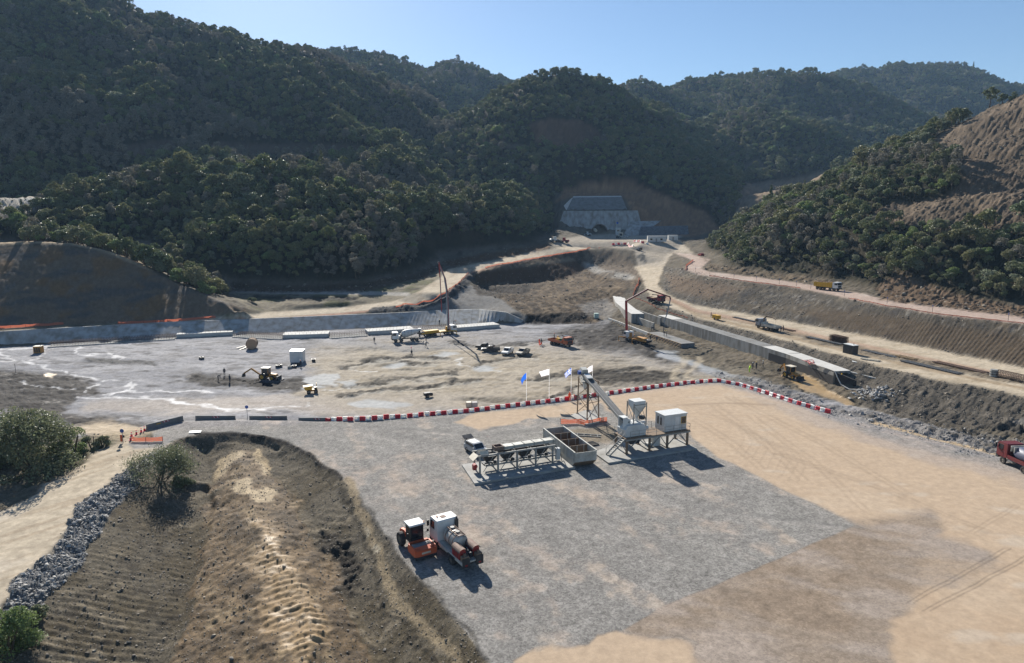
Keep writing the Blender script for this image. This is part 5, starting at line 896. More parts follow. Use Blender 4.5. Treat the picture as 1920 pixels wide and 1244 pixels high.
for a, b in ((4.4, 6.2), (8.4, 6.6), (8.4, 10.2), (15.3, 13.6), (11.6, 13.4)): MB().bar((a, 2.15, .3), (b, 2.15, ZD - .4), .12).build('brace', STEEL, pl)
def rail(par, pts, z, h=1.05, step=1.6, m=STEEL):
    q = MB()
    for a, b in zip(pts[:-1], pts[1:]):
        a, b = Vector((*a, z)), Vector((*b, z)); n = max(1, round((b - a).length / step))
        for k in range(n + 1): p = a.lerp(b, k / n); q.bar(p, p + Vector((0, 0, h)), .045)
        for hh in (h, h * .52): q.bar(a + Vector((0, 0, hh)), b + Vector((0, 0, hh)), .04)
    return q.build('railing', m, par)
rail(pl, [(4.9, 2.05), (15.65, 2.05), (15.65, 5.35)], ZD); rail(pl, [(8.6, 5.35), (10.8, 5.35)], ZD); rail(pl, [(4.15, 3.0), (4.15, 5.35)], ZD)
stx = [(4.05, ZD - .05), (1.35, .05)]
for y in (2.1, 3.0): MB().bar((stx[0][0], y, stx[0][1]), (stx[1][0], y, stx[1][1]), .06, .24).build('stair_stringer', STEEL, pl); MB().bar((stx[0][0], y, stx[0][1] + 1), (stx[1][0], y, stx[1][1] + 1), .045).bar((2.7, y, 1.15), (2.7, y, 2.15), .045).bar((stx[1][0], y, .05), (stx[1][0], y, 1.1), .045).build('handrail', STEEL, pl)
for k in range(9): t_ = (k + .7) / 9.4; MB().box(stx[0][0] + (stx[1][0] - stx[0][0]) * t_ - .14, stx[0][0] + (stx[1][0] - stx[0][0]) * t_ + .14, 2.13, 2.97, stx[0][1] * (1 - t_), stx[0][1] * (1 - t_) + .05).build('tread', GALV, pl)
mx_ = MB().prism([(4.5, ZD), (8.0, ZD), (8.1, ZD + 1.1), (7.7, ZD + 1.75), (4.9, ZD + 1.75), (4.4, ZD + 1.1)], 2.7, 5.0).build('mixer_body', OFFW, pl)
for k in range(4): MB().box(5.0 + k * .72, 5.06 + k * .72, 2.67, 2.70, ZD + .1, ZD + 1.6).build('rib', OFFW, mx_)
MB().box(5.4, 7.4, 3.0, 4.7, ZD + 1.75, ZD + 1.95).build('lid', OFFW, mx_); MB().cyl((8.1, 3.3, ZD + .9), (8.7, 3.3, ZD + .9), .35).cyl((8.1, 4.3, ZD + 1.4), (8.8, 4.3, ZD + 1.4), .3).build('motor', OFFW, mx_); MB().prism([(5.2, -.85 + ZD), (7.4, -.85 + ZD), (7.0, -1.35 + ZD), (5.6, -1.35 + ZD)], 3.0, 4.8).box(5.2, 7.4, 3.0, 4.8, ZD - .85, ZD - .36).build('discharge_chute', DSTEEL, pl)
MB().prism([(4.3, ZD + 1.3), (5.6, ZD + 1.3), (5.6, ZD + 2.5), (4.7, ZD + 2.9), (4.3, ZD + 2.9)], 3.2, 3.3).prism([(4.3, ZD + 1.3), (5.6, ZD + 1.3), (5.6, ZD + 2.5), (4.7, ZD + 2.9), (4.3, ZD + 2.9)], 4.5, 4.6).box(4.3, 5.3, 3.3, 4.5, ZD + 2.82, ZD + 2.9).box(5.5, 5.6, 3.3, 4.5, ZD + 1.75, ZD + 2.55).build('feed_hood', OFFW, pl)
for x in (6.0, 8.2):
    for y in (3.0, 4.9): MB().bar((x, y, ZD + 1.0), (x, y, ZD + 5.0), .13).build('hopper_post', STEEL, pl)
for x in (6.0, 8.2): MB().bar((x, 3.0, ZD + 2.2), (x, 4.9, ZD + 4.6), .06).build('brace', STEEL, pl)
for y in (3.0, 4.9): MB().bar((6.0, y, ZD + 2.2), (8.2, y, ZD + 4.6), .06).bar((8.2, y, ZD + 2.2), (6.0, y, ZD + 4.6), .06).bar((6.0, y, ZD + 4.7), (8.2, y, ZD + 4.7), .1).build('brace', STEEL, pl)
hp = MB().add([(6.15, 3.1, ZD + 4.4), (8.05, 3.1, ZD + 4.4), (8.05, 4.8, ZD + 4.4), (6.15, 4.8, ZD + 4.4), (6.85, 3.7, ZD + 2.9), (7.35, 3.7, ZD + 2.9), (7.35, 4.2, ZD + 2.9), (6.85, 4.2, ZD + 2.9)], [(0, 1, 5, 4), (1, 2, 6, 5), (2, 3, 7, 6), (3, 0, 4, 7), (4, 5, 6, 7), (3, 2, 1, 0)]).box(6.12, 8.08, 3.07, 4.83, ZD + 4.4, ZD + 5.25).cyl((7.1, 3.95, ZD + 1.9), (7.1, 3.95, ZD + 2.9), .22, .24).build('cement_hopper', OFFW, pl)
MB().lathe([(.001, -.3), (.4, -.25), (.5, 0), (.4, .25), (.001, .3)], (7.7, 3.4, ZD + 2.6), 10).build('dust_bag', BLACKP, pl)
MB().box(10.0, 11.2, 3.4, 4.6, 0, ZD - .4).build('water_tank', OFFW, pl); MB().box(9.0, 9.9, 3.6, 4.3, .02, .5).build('additive_pump', OFFW, pl)
hut = thing('control_cabin', 'white site cabin standing on the mixing plant platform', 'cabin', PO + E1 * 13.35 + E2 * 3.85 + Vector((0, 0, .26 + ZD)), PA)
hw = MB().box(-2.05, 2.05, -1.2, 1.2, 0.02, 2.5).build('wall', OFFW, hut)
for k in range(14): MB().box(-2.0 + k * .305, -1.965 + k * .305, -1.225, -1.2, .1, 2.4).build('rib', OFFW, hw)
MB().box(-2.15, 2.15, -1.3, 1.3, 2.5, 2.66).build('roof', OFFW, hut); w1 = MB().box(1.05, 1.85, -1.24, -1.2, 1.05, 2.05).build('window', GLASS, hut); MB().box(1.0, 1.05, -1.26, -1.2, 1.0, 2.1).box(1.85, 1.9, -1.26, -1.2, 1.0, 2.1).box(1.05, 1.85, -1.26, -1.2, 2.05, 2.1).box(1.05, 1.85, -1.26, -1.2, 1.0, 1.05).build('window_frame', YEL, w1)
for y in (-.5, .3): MB().box(-2.09, -2.05, y, y + .35, .9, 2.1).build('window', GLASS, hut)
MB().box(-.1, .7, -1.235, -1.2, .05, 2.1).build('door', WHITE, hut); MB().box(2.05, 2.3, -.3, .4, 1.5, 2.0).build('air_conditioner', WHITE, hut)
# conveyor
A_ = PO + E1 * 5.0 + E2 * 3.9 + Vector((0, 0, .26 + ZD + 2.3)); B_ = Vector((12.6, 115.2, 8.3)); cl = (B_ - A_).length; cv = thing('belt_conveyor', 'long inclined belt conveyor rising from the mixer to the steel tower', 'conveyor', A_)
cv.rotation_euler = (0, -math.asin((B_.z - A_.z) / cl), math.atan2(B_.y - A_.y, B_.x - A_.x))
for s in (-.52, .52): MB().box(-.4, cl + .6, s - .06, s + .06, -.3, .12).build('side_frame', STEEL, cv)
MB().prism([(-.46, .02), (-.2, -.06), (.2, -.06), (.46, .02), (.2, -.1), (-.2, -.1)], -.5, cl + .7, axis='x').build('belt', mat('belt', (92, 94, 96), .7, 0, .3), cv)
for k in range(12): MB().cyl((.3 + k * cl / 12, -.5, -.2), (.3 + k * cl / 12, .5, -.2), .07, n=8).build('roller', DSTEEL, cv)
for x in (-.5, cl + .65): MB().cyl((x, -.5, -.02), (x, .5, -.02), .2, n=12).build('pulley', DSTEEL, cv)
MB().box(cl - .2, cl + 1.2, -.62, .62, .12, .75, 0, .12).build('head_cover', GALV, cv); MB().box(cl + .1, cl + .7, .62, 1.1, -.2, .35).build('drive_motor', BLUEP, cv); MB().box(cl * .85, cl * .95, -.5, .5, .14, .35).build('belt_cover', OFFW, cv)
tw = thing('conveyor_tower', 'brown steel tower carrying the top of the belt conveyor', 'tower', (0, 0, .3))
lg = [(11.7, 118.0), (12.9, 112.9), (15.1, 114.3), (13.8, 119.2)]
for k, (x, y) in enumerate(lg):
    MB().bar((x, y, 0), (x + (12.9 - x) * .12, y + (115.8 - y) * .12, 6.9), .2).box(x - .25, x + .25, y - .25, y + .25, 0, .05).build('leg', BROWN, tw); x2, y2_ = lg[(k + 1) % 4]
    MB().bar((x, y, .3), (x2, y2_, 3.3), .08).bar((x, y, 3.3), (x2, y2_, 6.2), .08).bar((x, y, 3.3), (x2, y2_, 3.3), .1).bar((x, y, 6.6), (x2, y2_, 6.6), .12).build('brace', BROWN, tw)
MB().box(11.9, 13.7, 113.6, 117.8, 6.75, 6.85).build('platform', STEEL, tw); MB().prism([(12.2, 7.6), (13.4, 7.6), (13.1, 5.2), (12.5, 5.2)], 115.2, 116.6).build('drop_chute', OFFW, tw); rail(tw, [(11.9, 113.6), (11.9, 117.8), (13.7, 117.8)], 6.85)
# aggregate bin with four bays
bn = thing('aggregate_bin', 'grey corrugated steel aggregate bin with four open bays', 'bin', (8.5, 97.9, 0), R(-70.4)); BL, BW = 11.7, 3.35
def bside(y):
    return [(-BL / 2, .55), (-BL / 2 + .9, .02), (BL / 2 - 1.1, .02), (BL / 2, 1.0), (BL / 2, 2.4), (-BL / 2, 2.4)]
for s in (-1, 1):
    w_ = MB().prism(bside(s), s * BW / 2 - .04, s * BW / 2 + .04).build('side_wall', GALV, bn)
    for k in range(5): MB().box(-BL / 2, BL / 2, s * (BW / 2 + .06) - .03, s * (BW / 2 + .06) + .03, 1.12 + k * .28, 1.24 + k * .28).build('corrugation', GALV, w_)
    for k in range(6): MB().box(-BL / 2 + .1 + k * 2.25, -BL / 2 + .22 + k * 2.25, s * (BW / 2 + .1) - .04, s * (BW / 2 + .1) + .04, .9, 2.42).build('stiffener', GALV, w_)
    MB().box(-BL / 2 - .05, BL / 2 + .05, s * BW / 2 - .09, s * BW / 2 + .09, 2.4, 2.5).build('rim', GALV, bn)
for k, x in enumerate((-BL / 2, -BL / 4, 0, BL / 4, BL / 2)):
    zb = .55 if k == 0 else (1.0 if k == 4 else .05)
    p_ = MB().box(x - .04, x + .04, -BW / 2 + .04, BW / 2 - .04, zb, 2.38).build('end_wall' if k in (0, 4) else 'divider', GALV if k in (0, 4) else BROWN, bn)
    for j in range(3): MB().box(x + .04, x + .08, -BW / 2 + .5 + j * 1.1, -BW / 2 + .6 + j * 1.1, zb, 2.36).build('stiffener', GALV, p_)
MB().prism([(BL / 2 - 1.1, .02), (BL / 2, 1.0), (BL / 2, .9), (BL / 2 - 1.05, -.0)], -BW / 2 + .04, BW / 2 - .04).prism([(-BL / 2, .55), (-BL / 2 + .9, .02), (-BL / 2 + .9, .0), (-BL / 2, .47)], -BW / 2 + .04, BW / 2 - .04).box(-BL / 2 + .9, BL / 2 - 1.1, -BW / 2 + .04, BW / 2 - .04, 0, .08).build('floor_plate', BROWN, bn)
# aggregate batcher: weigh belts in a frame
bt = thing('aggregate_batcher', 'grey aggregate batcher frame with weigh hoppers and covered belt', 'batcher', (1.2, 93.0, .28), R(23.4))
for x in (-6.6, -3.9, -1.0, 1.9, 4.6):
    for y in (-1.1, 1.1): MB().box(x - .11, x + .11, y - .11, y + .11, 0, 2.4).box(x - .2, x + .2, y - .2, y + .2, 0, .06).build('leg', STEEL, bt)
    MB().box(x - .08, x + .08, -1.1, 1.1, 2.2, 2.36).build('cross_beam', STEEL, bt)
for y in (-1.1, 1.1): MB().box(-6.9, 5.0, y - .09, y + .09, 2.4, 2.62).build('main_beam', STEEL, bt); MB().box(-5.6, 5.6, y * .62 - .06, y * .62 + .06, .75, .98).build('belt_frame', STEEL, bt)
for k in range(4):
    x = -4.9 + k * 2.65
    MB().add([(x - 1.0, -.9, 2.2), (x + 1.0, -.9, 2.2), (x + 1.0, .9, 2.2), (x - 1.0, .9, 2.2), (x - .5, -.4, 1.3), (x + .5, -.4, 1.3), (x + .5, .4, 1.3), (x - .5, .4, 1.3)], [(0, 1, 5, 4), (1, 2, 6, 5), (2, 3, 7, 6), (3, 0, 4, 7), (4, 5, 6, 7), (3, 2, 1, 0)]).build('weigh_hopper', DSTEEL, bt)
    MB().cyl((x - .8, -1.02, 1.6), (x + .2, -1.02, 1.25), .08, n=6).box(x + .4, x + .8, -1.1, -.8, 1.15, 1.5).build('gate_actuator', DSTEEL, bt); MB().bar((x - 1.2, -1.1, .2), (x + .3, -1.1, 2.2), .07).build('brace', STEEL, bt)
    for q in range(3): MB().cyl((x - .8 + q * .8, -.6, .9), (x - .8 + q * .8, .6, .9), .08, n=8).build('roller', DSTEEL, bt)
MB().box(-5.8, 5.9, -.45, .45, 1.0, 1.06).build('belt', BLACKP, bt)
cvb = MB().box(-2.6, 5.4, -.15, 1.0, 2.62, 3.05).build('belt_cover', GALV, bt)
for k in range(6): MB().box(-2.6 + k * 1.55, -2.5 + k * 1.55, -.22, 1.07, 2.6, 3.14).build('cover_band', STEEL, cvb)
MB().box(-4.0, -2.7, -.3, .95, 2.62, 2.72).box(-4.0, -3.9, -.3, .95, 2.72, 3.2).box(-2.8, -2.7, -.3, .95, 2.72, 3.2).box(-3.9, -2.8, -.3, -.2, 2.72, 3.2).box(-3.9, -2.8, .85, .95, 2.72, 3.2).build('charging_box', DUSTY, bt)
for y in (-.6, .35): MB().prism([(y - .3, 2.62), (y + .5, 2.62), (y + .1, 3.0)], -6.4, -5.2, axis='x').build('cowl', CREAMP, bt)
MB().prism([(-7.6, 1.9), (-6.9, 2.55), (-6.85, 2.62), (-7.6, 1.98)], -1.1, .7).build('end_flap', CREAMP, bt); MB().cyl((-7.0, -.5, .9), (-7.0, .2, .9), .3).box(-7.3, -6.8, -.4, .1, .35, .8).build('drive_motor', REDP, bt); MB().tube([(5.2, -.9, 2.3), (5.8, -.9, 1.4), (6.4, -.3, .5), (6.0, -1.2, .1)], .06).build('cable', DSTEEL, bt); MB().box(5.3, 5.9, -1.0, -.4, .2, 1.9).build('control_box', OFFW, bt)
# loose things round the plant
t = thing('steel_grating', 'dark steel grating lying between the bin and the stairs', 'grating', PO + E1 * 1.5 + E2 * 7.6 + Vector((0, 0, .02)), PA + .15); MB().box(-1.4, 1.4, -.06, .06, 0, .18).box(-1.4, 1.4, 1.54, 1.66, 0, .18).box(-1.46, -1.34, .06, 1.54, 0, .18).box(1.34, 1.46, .06, 1.54, 0, .18).build('frame', DSTEEL, t)
for k in range(9): MB().box(-1.3 + k * .3, -1.22 + k * .3, .06, 1.54, .05, .15).build('bar', DSTEEL, t)
t = thing('ladder', 'grey steel ladder frame lying below the conveyor', 'ladder', PO + E1 * 2.3 + E2 * 12.6, PA - .6); MB().box(-3.2, 3.2, -.06, .06, 0.02, .16).box(-3.2, 3.2, .9, 1.02, 0.02, .16).build('rail', STEEL, t)
for k in range(6): MB().box(-2.9 + k * 1.1, -2.82 + k * 1.1, .06, .9, .04, .14).build('rung', STEEL, t)
def netting(name, label, pts, h, seed, sag=.12, m=ORNET, group=None):
    """sagging plastic safety netting between stakes"""
    rg = np.random.default_rng(seed); t = thing(name, label, 'netting', pts[0], 0, group); o = Vector(pts[0]); q = MB(); st_ = MB()
    P3 = []
    for a, b in zip(pts[:-1], pts[1:]):
        n = max(2, int((Vector(b) - Vector(a)).length / 1.1)); P3 += [Vector(a).lerp(Vector(b), k / n) for k in range(n)]
    P3.append(Vector(pts[-1])); vs = []
    for k, p in enumerate(P3):
        z = gz(p.x, p.y) if len(pts[0]) > 2 and name != 'x' else 0; hh = h * (1 - sag * (k % 3 != 0) * 1.0 - rg.uniform(0, sag)); off = Vector((rg.normal() * .08, rg.normal() * .08, 0)); vs.append((p + off, z, hh))
        if k % 3 == 0: MB().bar((p.x - o.x, p.y - o.y, z - o.z - .1), (p.x - o.x, p.y - o.y, z - o.z + h * 1.05), .05).build('stake', DSTEEL, t)
    q = MB(); nrm = Vector((0, -.02, 0))
    for k in range(len(vs) - 1):
        (a, za, ha), (b, zb, hb) = vs[k], vs[k + 1]; aa = a - o; bb = b - o
        for j in range(3):
            f0, f1 = j / 3 + .03, (j + 1) / 3 - .03
            q.add([(aa.x, aa.y, za - o.z + .05 + ha * f0), (bb.x, bb.y, zb - o.z + .05 + hb * f0), (bb.x, bb.y, zb - o.z + .05 + hb * f1), (aa.x, aa.y, za - o.z + .05 + ha * f1)], [(0, 1, 2, 3)])
    nn = q.build('net', m, t); nn['kind'] = 'stuff'; return t
def GP(*px): return [tuple(G(x, y)) for x, y in px]
NG = 'orange safety nettings'
netting('safety_netting', 'orange safety netting beside the conveyor tower slab', GP((1051, 796), (1080, 795), (1098, 798), (1137, 792)), 1.0, 1, group=NG); netting('safety_netting', 'orange safety netting along the bench above the left end of the lining', GP((-10, 617), (30, 615), (75, 612), (120, 609)), .9, 2, group=NG); netting('safety_netting', 'orange safety netting below the dark cut bank above the long slab', GP((222, 609), (300, 605), (350, 602), (405, 597)), .9, 3, group=NG)
netting('safety_netting', 'orange safety netting on the bend of the left haul road', GP((742, 577), (790, 568), (835, 551), (862, 530), (884, 511)), .55, 4, group=NG); netting('safety_netting', 'orange safety netting along the haul road near the tunnel', GP((910, 503), (960, 494), (1040, 479), (1100, 468), (1125, 465)), .6, 5, group=NG); netting('safety_netting', 'orange safety netting by the far end of the curved culvert', GP((1198, 525), (1196, 536), (1190, 545), (1187, 556)), 1.2, 6, group=NG); netting('safety_netting', 'orange safety netting on the inside of the upper road bend', GP((1300, 490), (1286, 500), (1286, 508)), 1.1, 7, group=NG); netting('safety_netting', 'orange safety netting along the upper road verge', GP((1330, 518), (1400, 528), (1440, 533), (1500, 541)), .35, 8, group=NG); netting('safety_netting', 'orange safety netting on the verge beyond the tipper lorry', GP((1590, 560), (1660, 574), (1760, 590), (1850, 600), (1930, 609)), .3, 9, group=NG); netting('safety_netting', 'orange safety netting below the lower haul road edge', GP((1190, 560), (1230, 578), (1290, 597)), .4, 10, group=NG); netting('safety_netting', 'orange safety netting lying by the traffic cones', GP((246, 828), (262, 829), (285, 829), (305, 828)), .8, 12, group=NG)
# ------------------------------------------------------------------ barriers, cones, signs, flags
bp_ = [P(*q) for q in ((592, 785), (640, 788), (690, 788), (760, 782), (880, 772), (960, 762), (1060, 750.5), (1150, 738), (1240, 725), (1310, 717), (1347, 715.5), (1385, 722), (1430, 736.5), (1490, 756.5), (1556, 776))]
prof = [(-.26, .02), (.26, .02), (.26, .22), (.14, .4), (.12, .78), (.05, .84), (-.05, .84), (-.12, .78), (-.14, .4), (-.26, .22)]
bme = []
for m_ in (LRED, LWHITE):
    q = MB().prism(prof, -.45, .45, axis='x'); q.prism([(-.1, .15), (.1, .15), (.1, .7), (-.1, .7)], .45, .52, axis='x'); q.box(-.3, .3, -.28, .28, .0, .12); bme.append(q.mesh('water_barrier', m_))
acc, k, pos = 0.0, 0, Vector(bp_[0])
seg, path = 0, [Vector(p) for p in bp_]; run = 0.0; tot = sum((b - a).length for a, b in zip(path[:-1], path[1:])); d_ = .3
SEC = [('between the concrete blocks and the flags', 0, .46), ('behind the mixing plant', .46, .79), ('at the far right corner of the yard', .79, 1.01)]
while d_ < tot:
    q = d_; i = 0
    while q > (path[i + 1] - path[i]).length: q -= (path[i + 1] - path[i]).length; i += 1
    p = path[i].lerp(path[i + 1], q / (path[i + 1] - path[i]).length); dv = path[i + 1] - path[i]
    sec = next(s for s in SEC if s[1] <= d_ / tot < s[2]); col = ('red', 'white')[k % 2]
    o = bpy.data.objects.new('water_barrier', bme[k % 2]); COL.objects.link(o); o.location = (p.x + random.uniform(-.05, .05), p.y + random.gauss(0, .1), gz(p.x, p.y) - .01); o.rotation_euler = (0, 0, math.atan2(dv.y, dv.x) + random.gauss(0, .08)); tag(o, f'{col} plastic barrier in the row {sec[0]}', 'barrier', 'red and white plastic barriers round the yard'); k += 1; d_ += 1.03
SGN = mat('sign_face_red', (176, 40, 44), .5)
for n_, (a, b, lab) in enumerate((((275, 806), (343, 789), 'slanted concrete block barrier with a yellow mark beside the traffic cones'), ((367, 784), (441, 784), 'first straight concrete block barrier after the slanted one'), ((468, 784), (538, 784), 'concrete block barrier just right of the blue sign post'), ((560, 786), (628, 786), 'concrete block barrier behind the start of the plastic barriers'))):
    a, b = Vector(P(*a)), Vector(P(*b)); c = (a + b) / 2; L = (b - a).length; t = thing('concrete_barrier', lab, 'barrier', (c.x, c.y, gz(c.x, c.y) - .03), math.atan2(b.y - a.y, b.x - a.x), 'concrete block barriers')
    MB().prism([(-.3, 0), (.3, 0), (.3, .12), (.17, .34), (.12, .95), (-.12, .95), (-.17, .34), (-.3, .12)], -L / 2, L / 2, axis='x').build('block', DCONC, t)
    for x in (-.35, .25):
        for j, m_ in enumerate((SGN, WHITE, SGN)): MB().add([(x + j * .17, -.175, .62), (x + j * .17 + .17, -.175, .62), (x + j * .17 + .02, -.145, .86), (x + j * .17 - .15, -.145, .86)], [(0, 1, 2, 3)]).build('chevron_stripe', m_, t)
    if n_ == 0: MB().box(-1.5, -.8, -.18, -.15, .55, .72).build('yellow_plate', YEL, t)
cm_ = [MB().lathe([(.001, .7), (.035, .7), (.07, .52)], n=10).mesh('cone_tip', LRED), MB().lathe([(.07, .52), (.105, .36)], n=10).mesh('cone_band', LWHITE), MB().lathe([(.105, .36), (.15, .04)], n=10).box(-.2, .2, -.2, .2, 0, .05).mesh('cone_base', LRED)]
for i, (x, y) in enumerate(((290, 801), (279, 804), (271, 808), (265, 811), (256, 815), (247, 819), (245, 826))):
    p = G(x, y); t = thing('traffic_cone', ('small pale cone' if i == 0 else 'red and white traffic cone') + (' at the far end, by the concrete block', ' second from the concrete block', ' third from the concrete block', ' fourth from the concrete block', ' fifth from the concrete block', ' second from the near end of the cone row', ' nearest in the cone row, by the netting')[i], 'cone', p, 0, 'traffic cones at the yard entrance'); t.scale = (1.15,) * 3
    for m_ in cm_: o = bpy.data.objects.new(m_.name.split('.')[0], m_); COL.objects.link(o); o.parent = t
p = G(771, 653); t = thing('traffic_cone', 'single cone standing on the river bed by the walking men', 'cone', p, 0, 'traffic cones at the yard entrance')
for m_ in cm_: o = bpy.data.objects.new(m_.name.split('.')[0], m_); COL.objects.link(o); o.parent = t
def sign(label, px, h, board=False):
    p = G(*px); t = thing('sign_post', label, 'sign', p); MB().cyl((0, 0, -.1), (0, 0, h), .05, n=8).build('post', STEEL, t); d = MB().cyl((0, -.06, h - .3), (0, -.03, h - .3), .32, n=18).build('disc', BLUEP, t); MB().bar((-.14, -.07, h - .42), (.12, -.07, h - .2), .07, .02).build('arrow', WHITE, d)
    if board: MB().box(-.38, -.06, -.05, 0, .25, 1.35).build('hazard_board', ORANGE, t); MB().box(.06, .3, -.05, .01, .9, 1.3).build('back_plate', DSTEEL, t)
sign('round blue sign with orange hazard board at the road end', (231, 831), 2.3, True); sign('round blue sign between two concrete block barriers', (464, 784), 2.4)
for i, (x, y) in enumerate(((1298, 497), (1304, 511), (1418, 528), (1461, 533), (1520, 543), (1583, 556), (1663, 570), (1748, 586), (1890, 602), (1493, 537), (1376, 524))):
    p = G(x, y); t = thing('marker_post', 'blue-topped marker post ' + ('at the top of the upper road bend', 'at the foot of the upper road bend', 'third from the upper road bend', 'left of the tipper lorry, second nearest', 'just left of the tipper lorry', 'first one right of the tipper lorry', 'second one right of the tipper lorry', 'third one right of the tipper lorry', 'last before the right border', 'fifth from the upper road bend', 'second from the upper road bend')[i], 'post', p, 0, 'marker posts along the upper road'); MB().cyl((0, 0, -.1), (0, 0, 1.5), .05, n=6).build('post', DSTEEL, t); MB().cyl((0, 0, 1.5), (0, 0, 2.0), .09, n=8).build('cap', BLUEP, t)
CLOTHW = cloth('white_cloth', (232, 230, 236)); CLOTHB = cloth('blue_cloth', (40, 100, 205))
def flag(label, px, top, kind, droop, fl=1.75, ho=1.15):
    b = Vector(P(*px)); b.z = gz(b.x, b.y); dd = Vector(D(px[0], top, b.y)); h = dd.z - b.z; t = thing('flag', label, 'flag', b, 0, 'flags behind the barriers'); MB().cyl((0, 0, -.1), (0, 0, h), .045, .03, 8).build('pole', LWHITE, t); NU_, NV_ = 18, 9; q = MB(); vs = []
    for i in range(NU_ + 1):
        for j in range(NV_ + 1):
            u, v = i / NU_, j / NV_; a = droop * (.6 + .4 * u); w = .16 * math.sin(u * 7 + v * 1.3) * u
            vs.append((-.05 - u * fl * math.cos(a) * (1 - .25 * v * u), w - .25 * u, h - .05 - v * ho * (1 - .15 * u) - u * fl * math.sin(a)))
    fs, mi = [], []
    for i in range(NU_):
        for j in range(NV_):
            k = i * (NV_ + 1) + j; fs.append((k, k + 1, k + NV_ + 2, k + NV_ + 1)); c_ = 0
            if kind == 'striped':
                c_ = j % 2 == 1
                if i < 10 and j < 5: c_ = (i in (4, 5)) or j == 2
                c_ = 0 if c_ else 1
            mi.append(int(c_))
    q.v = vs; q.f = fs; q.mi = mi; q.build('cloth', [CLOTHW, CLOTHB] if kind == 'striped' else (CLOTHB if kind == 'blue' else CLOTHW), t, True)
flag('plain blue flag on a pole, left of the white flag', (987, 758), 699, 'blue', .95); flag('white flag on a pole between the blue and the striped flag', (1029.5, 752), 692, 'white', .25, 2.0); flag('blue and white striped flag with a cross, left of the tower', (1070.5, 748), 690, 'striped', .7, 1.7); flag('white flag on a pole rising behind the conveyor head', (1110, 743), 685, 'white', .55, 1.5)
# ------------------------------------------------------------------ concrete lining of the far bank, channel slabs and reinforcement
ln = thing('bank_lining', 'long sloping grey concrete lining on the far bank of the channel', 'retaining wall', (0, 0, 0)); wb = dense([P(x, y, -3.0) for x, y in wall_bot]); wt = dense([P(x, y, .5) for x, y in wall_top] + [P(985, 604, -2.6)])
def at_x(L, x):
    for a, b in zip(L[:-1], L[1:]):
        if a[0] <= x <= b[0]: q = (x - a[0]) / (b[0] - a[0] + 1e-9); return Vector(a).lerp(Vector(b), q)
    return Vector(L[-1]) if x > L[-1][0] else Vector(L[0])
LIN = bpy.data.materials.new('shotcrete'); n_, l_, b_ = nodes(LIN); t_ = n_.new('ShaderNodeTexCoord'); mp_ = n_.new('ShaderNodeMapping'); mp_.inputs['Scale'].default_value = (.5, .5, .06); z1 = n_.new('ShaderNodeTexNoise'); z1.inputs['Scale'].default_value = .9; z1.inputs['Detail'].default_value = 7; l_.new(t_.outputs['Object'], mp_.inputs[0]); l_.new(mp_.outputs[0], z1.inputs['Vector'])
r_ = n_.new('ShaderNodeValToRGB'); r_.color_ramp.elements[0].position = .35; r_.color_ramp.elements[1].position = .72; r_.color_ramp.elements[0].color = (*lin(168, 168, 166), 1); r_.color_ramp.elements[1].color = (*lin(122, 116, 104), 1); l_.new(z1.outputs['Fac'], r_.inputs['Fac']); l_.new(r_.outputs['Color'], b_.inputs['Base Color']); b_.inputs['Roughness'].default_value = .9
x0, x1 = wb[0][0] + .5, wb[-1][0] - .3; npan = 26; off = Vector((0, -.45, .42))
for k in range(npan):
    a, b = x0 + (x1 - x0) * k / npan, x0 + (x1 - x0) * (k + 1) / npan - .06; m = MB(); n = 5
    for i in range(n):
        xa, xb = a + (b - a) * i / n, a + (b - a) * (i + 1) / n; q = [at_x(wb, xa) + off - Vector((0, 0, .5)), at_x(wb, xb) + off - Vector((0, 0, .5)), at_x(wt, xb) + off, at_x(wt, xa) + off]
        m.add(q + [v + Vector((0, .9, -.05)) for v in q], [(0, 1, 2, 3), (3, 2, 6, 7), (4, 7, 6, 5)] + ([(0, 3, 7, 4)] if i == 0 else []) + ([(1, 5, 6, 2)] if i == n - 1 else []))
    m.build('panel', LIN, ln)
for lab, (a, b) in (('longest pale concrete base slab at the left of the channel', ((331, 634), (436, 629))), ('pale concrete base slab right of the drum-shaped tank', ((530, 636), (616, 633))), ('pale concrete base slab left of the mixer lorry', ((690, 629), (776, 623))), ('pale concrete base slab behind the pump truck cab', ((852, 622), (937, 615)))):
    A, Bq = G(*a), G(*b); c = (A + Bq) / 2; L = (Bq - A).length; d = (Bq - A); t = thing('base_slab', lab, 'concrete slab', (c.x, c.y, -3.15), math.atan2(d.y, d.x), 'channel base slabs'); MB().box(-L / 2, L / 2, 0, 5.4, 0, 1.35).build('slab', LCONC, t); MB().box(-L / 2 - .2, L / 2 + .2, -.7, 0, 0, .38).build('footing', CONC, t); q = MB()
    for k in range(int(L / 1.1)):
        for y in (.5, 4.9): q.bar((-L / 2 + .6 + k * 1.1, y, 1.35), (-L / 2 + .6 + k * 1.1, y, 1.95), .05)
    q.build('starter_bars', RUST, t)['kind'] = 'stuff'
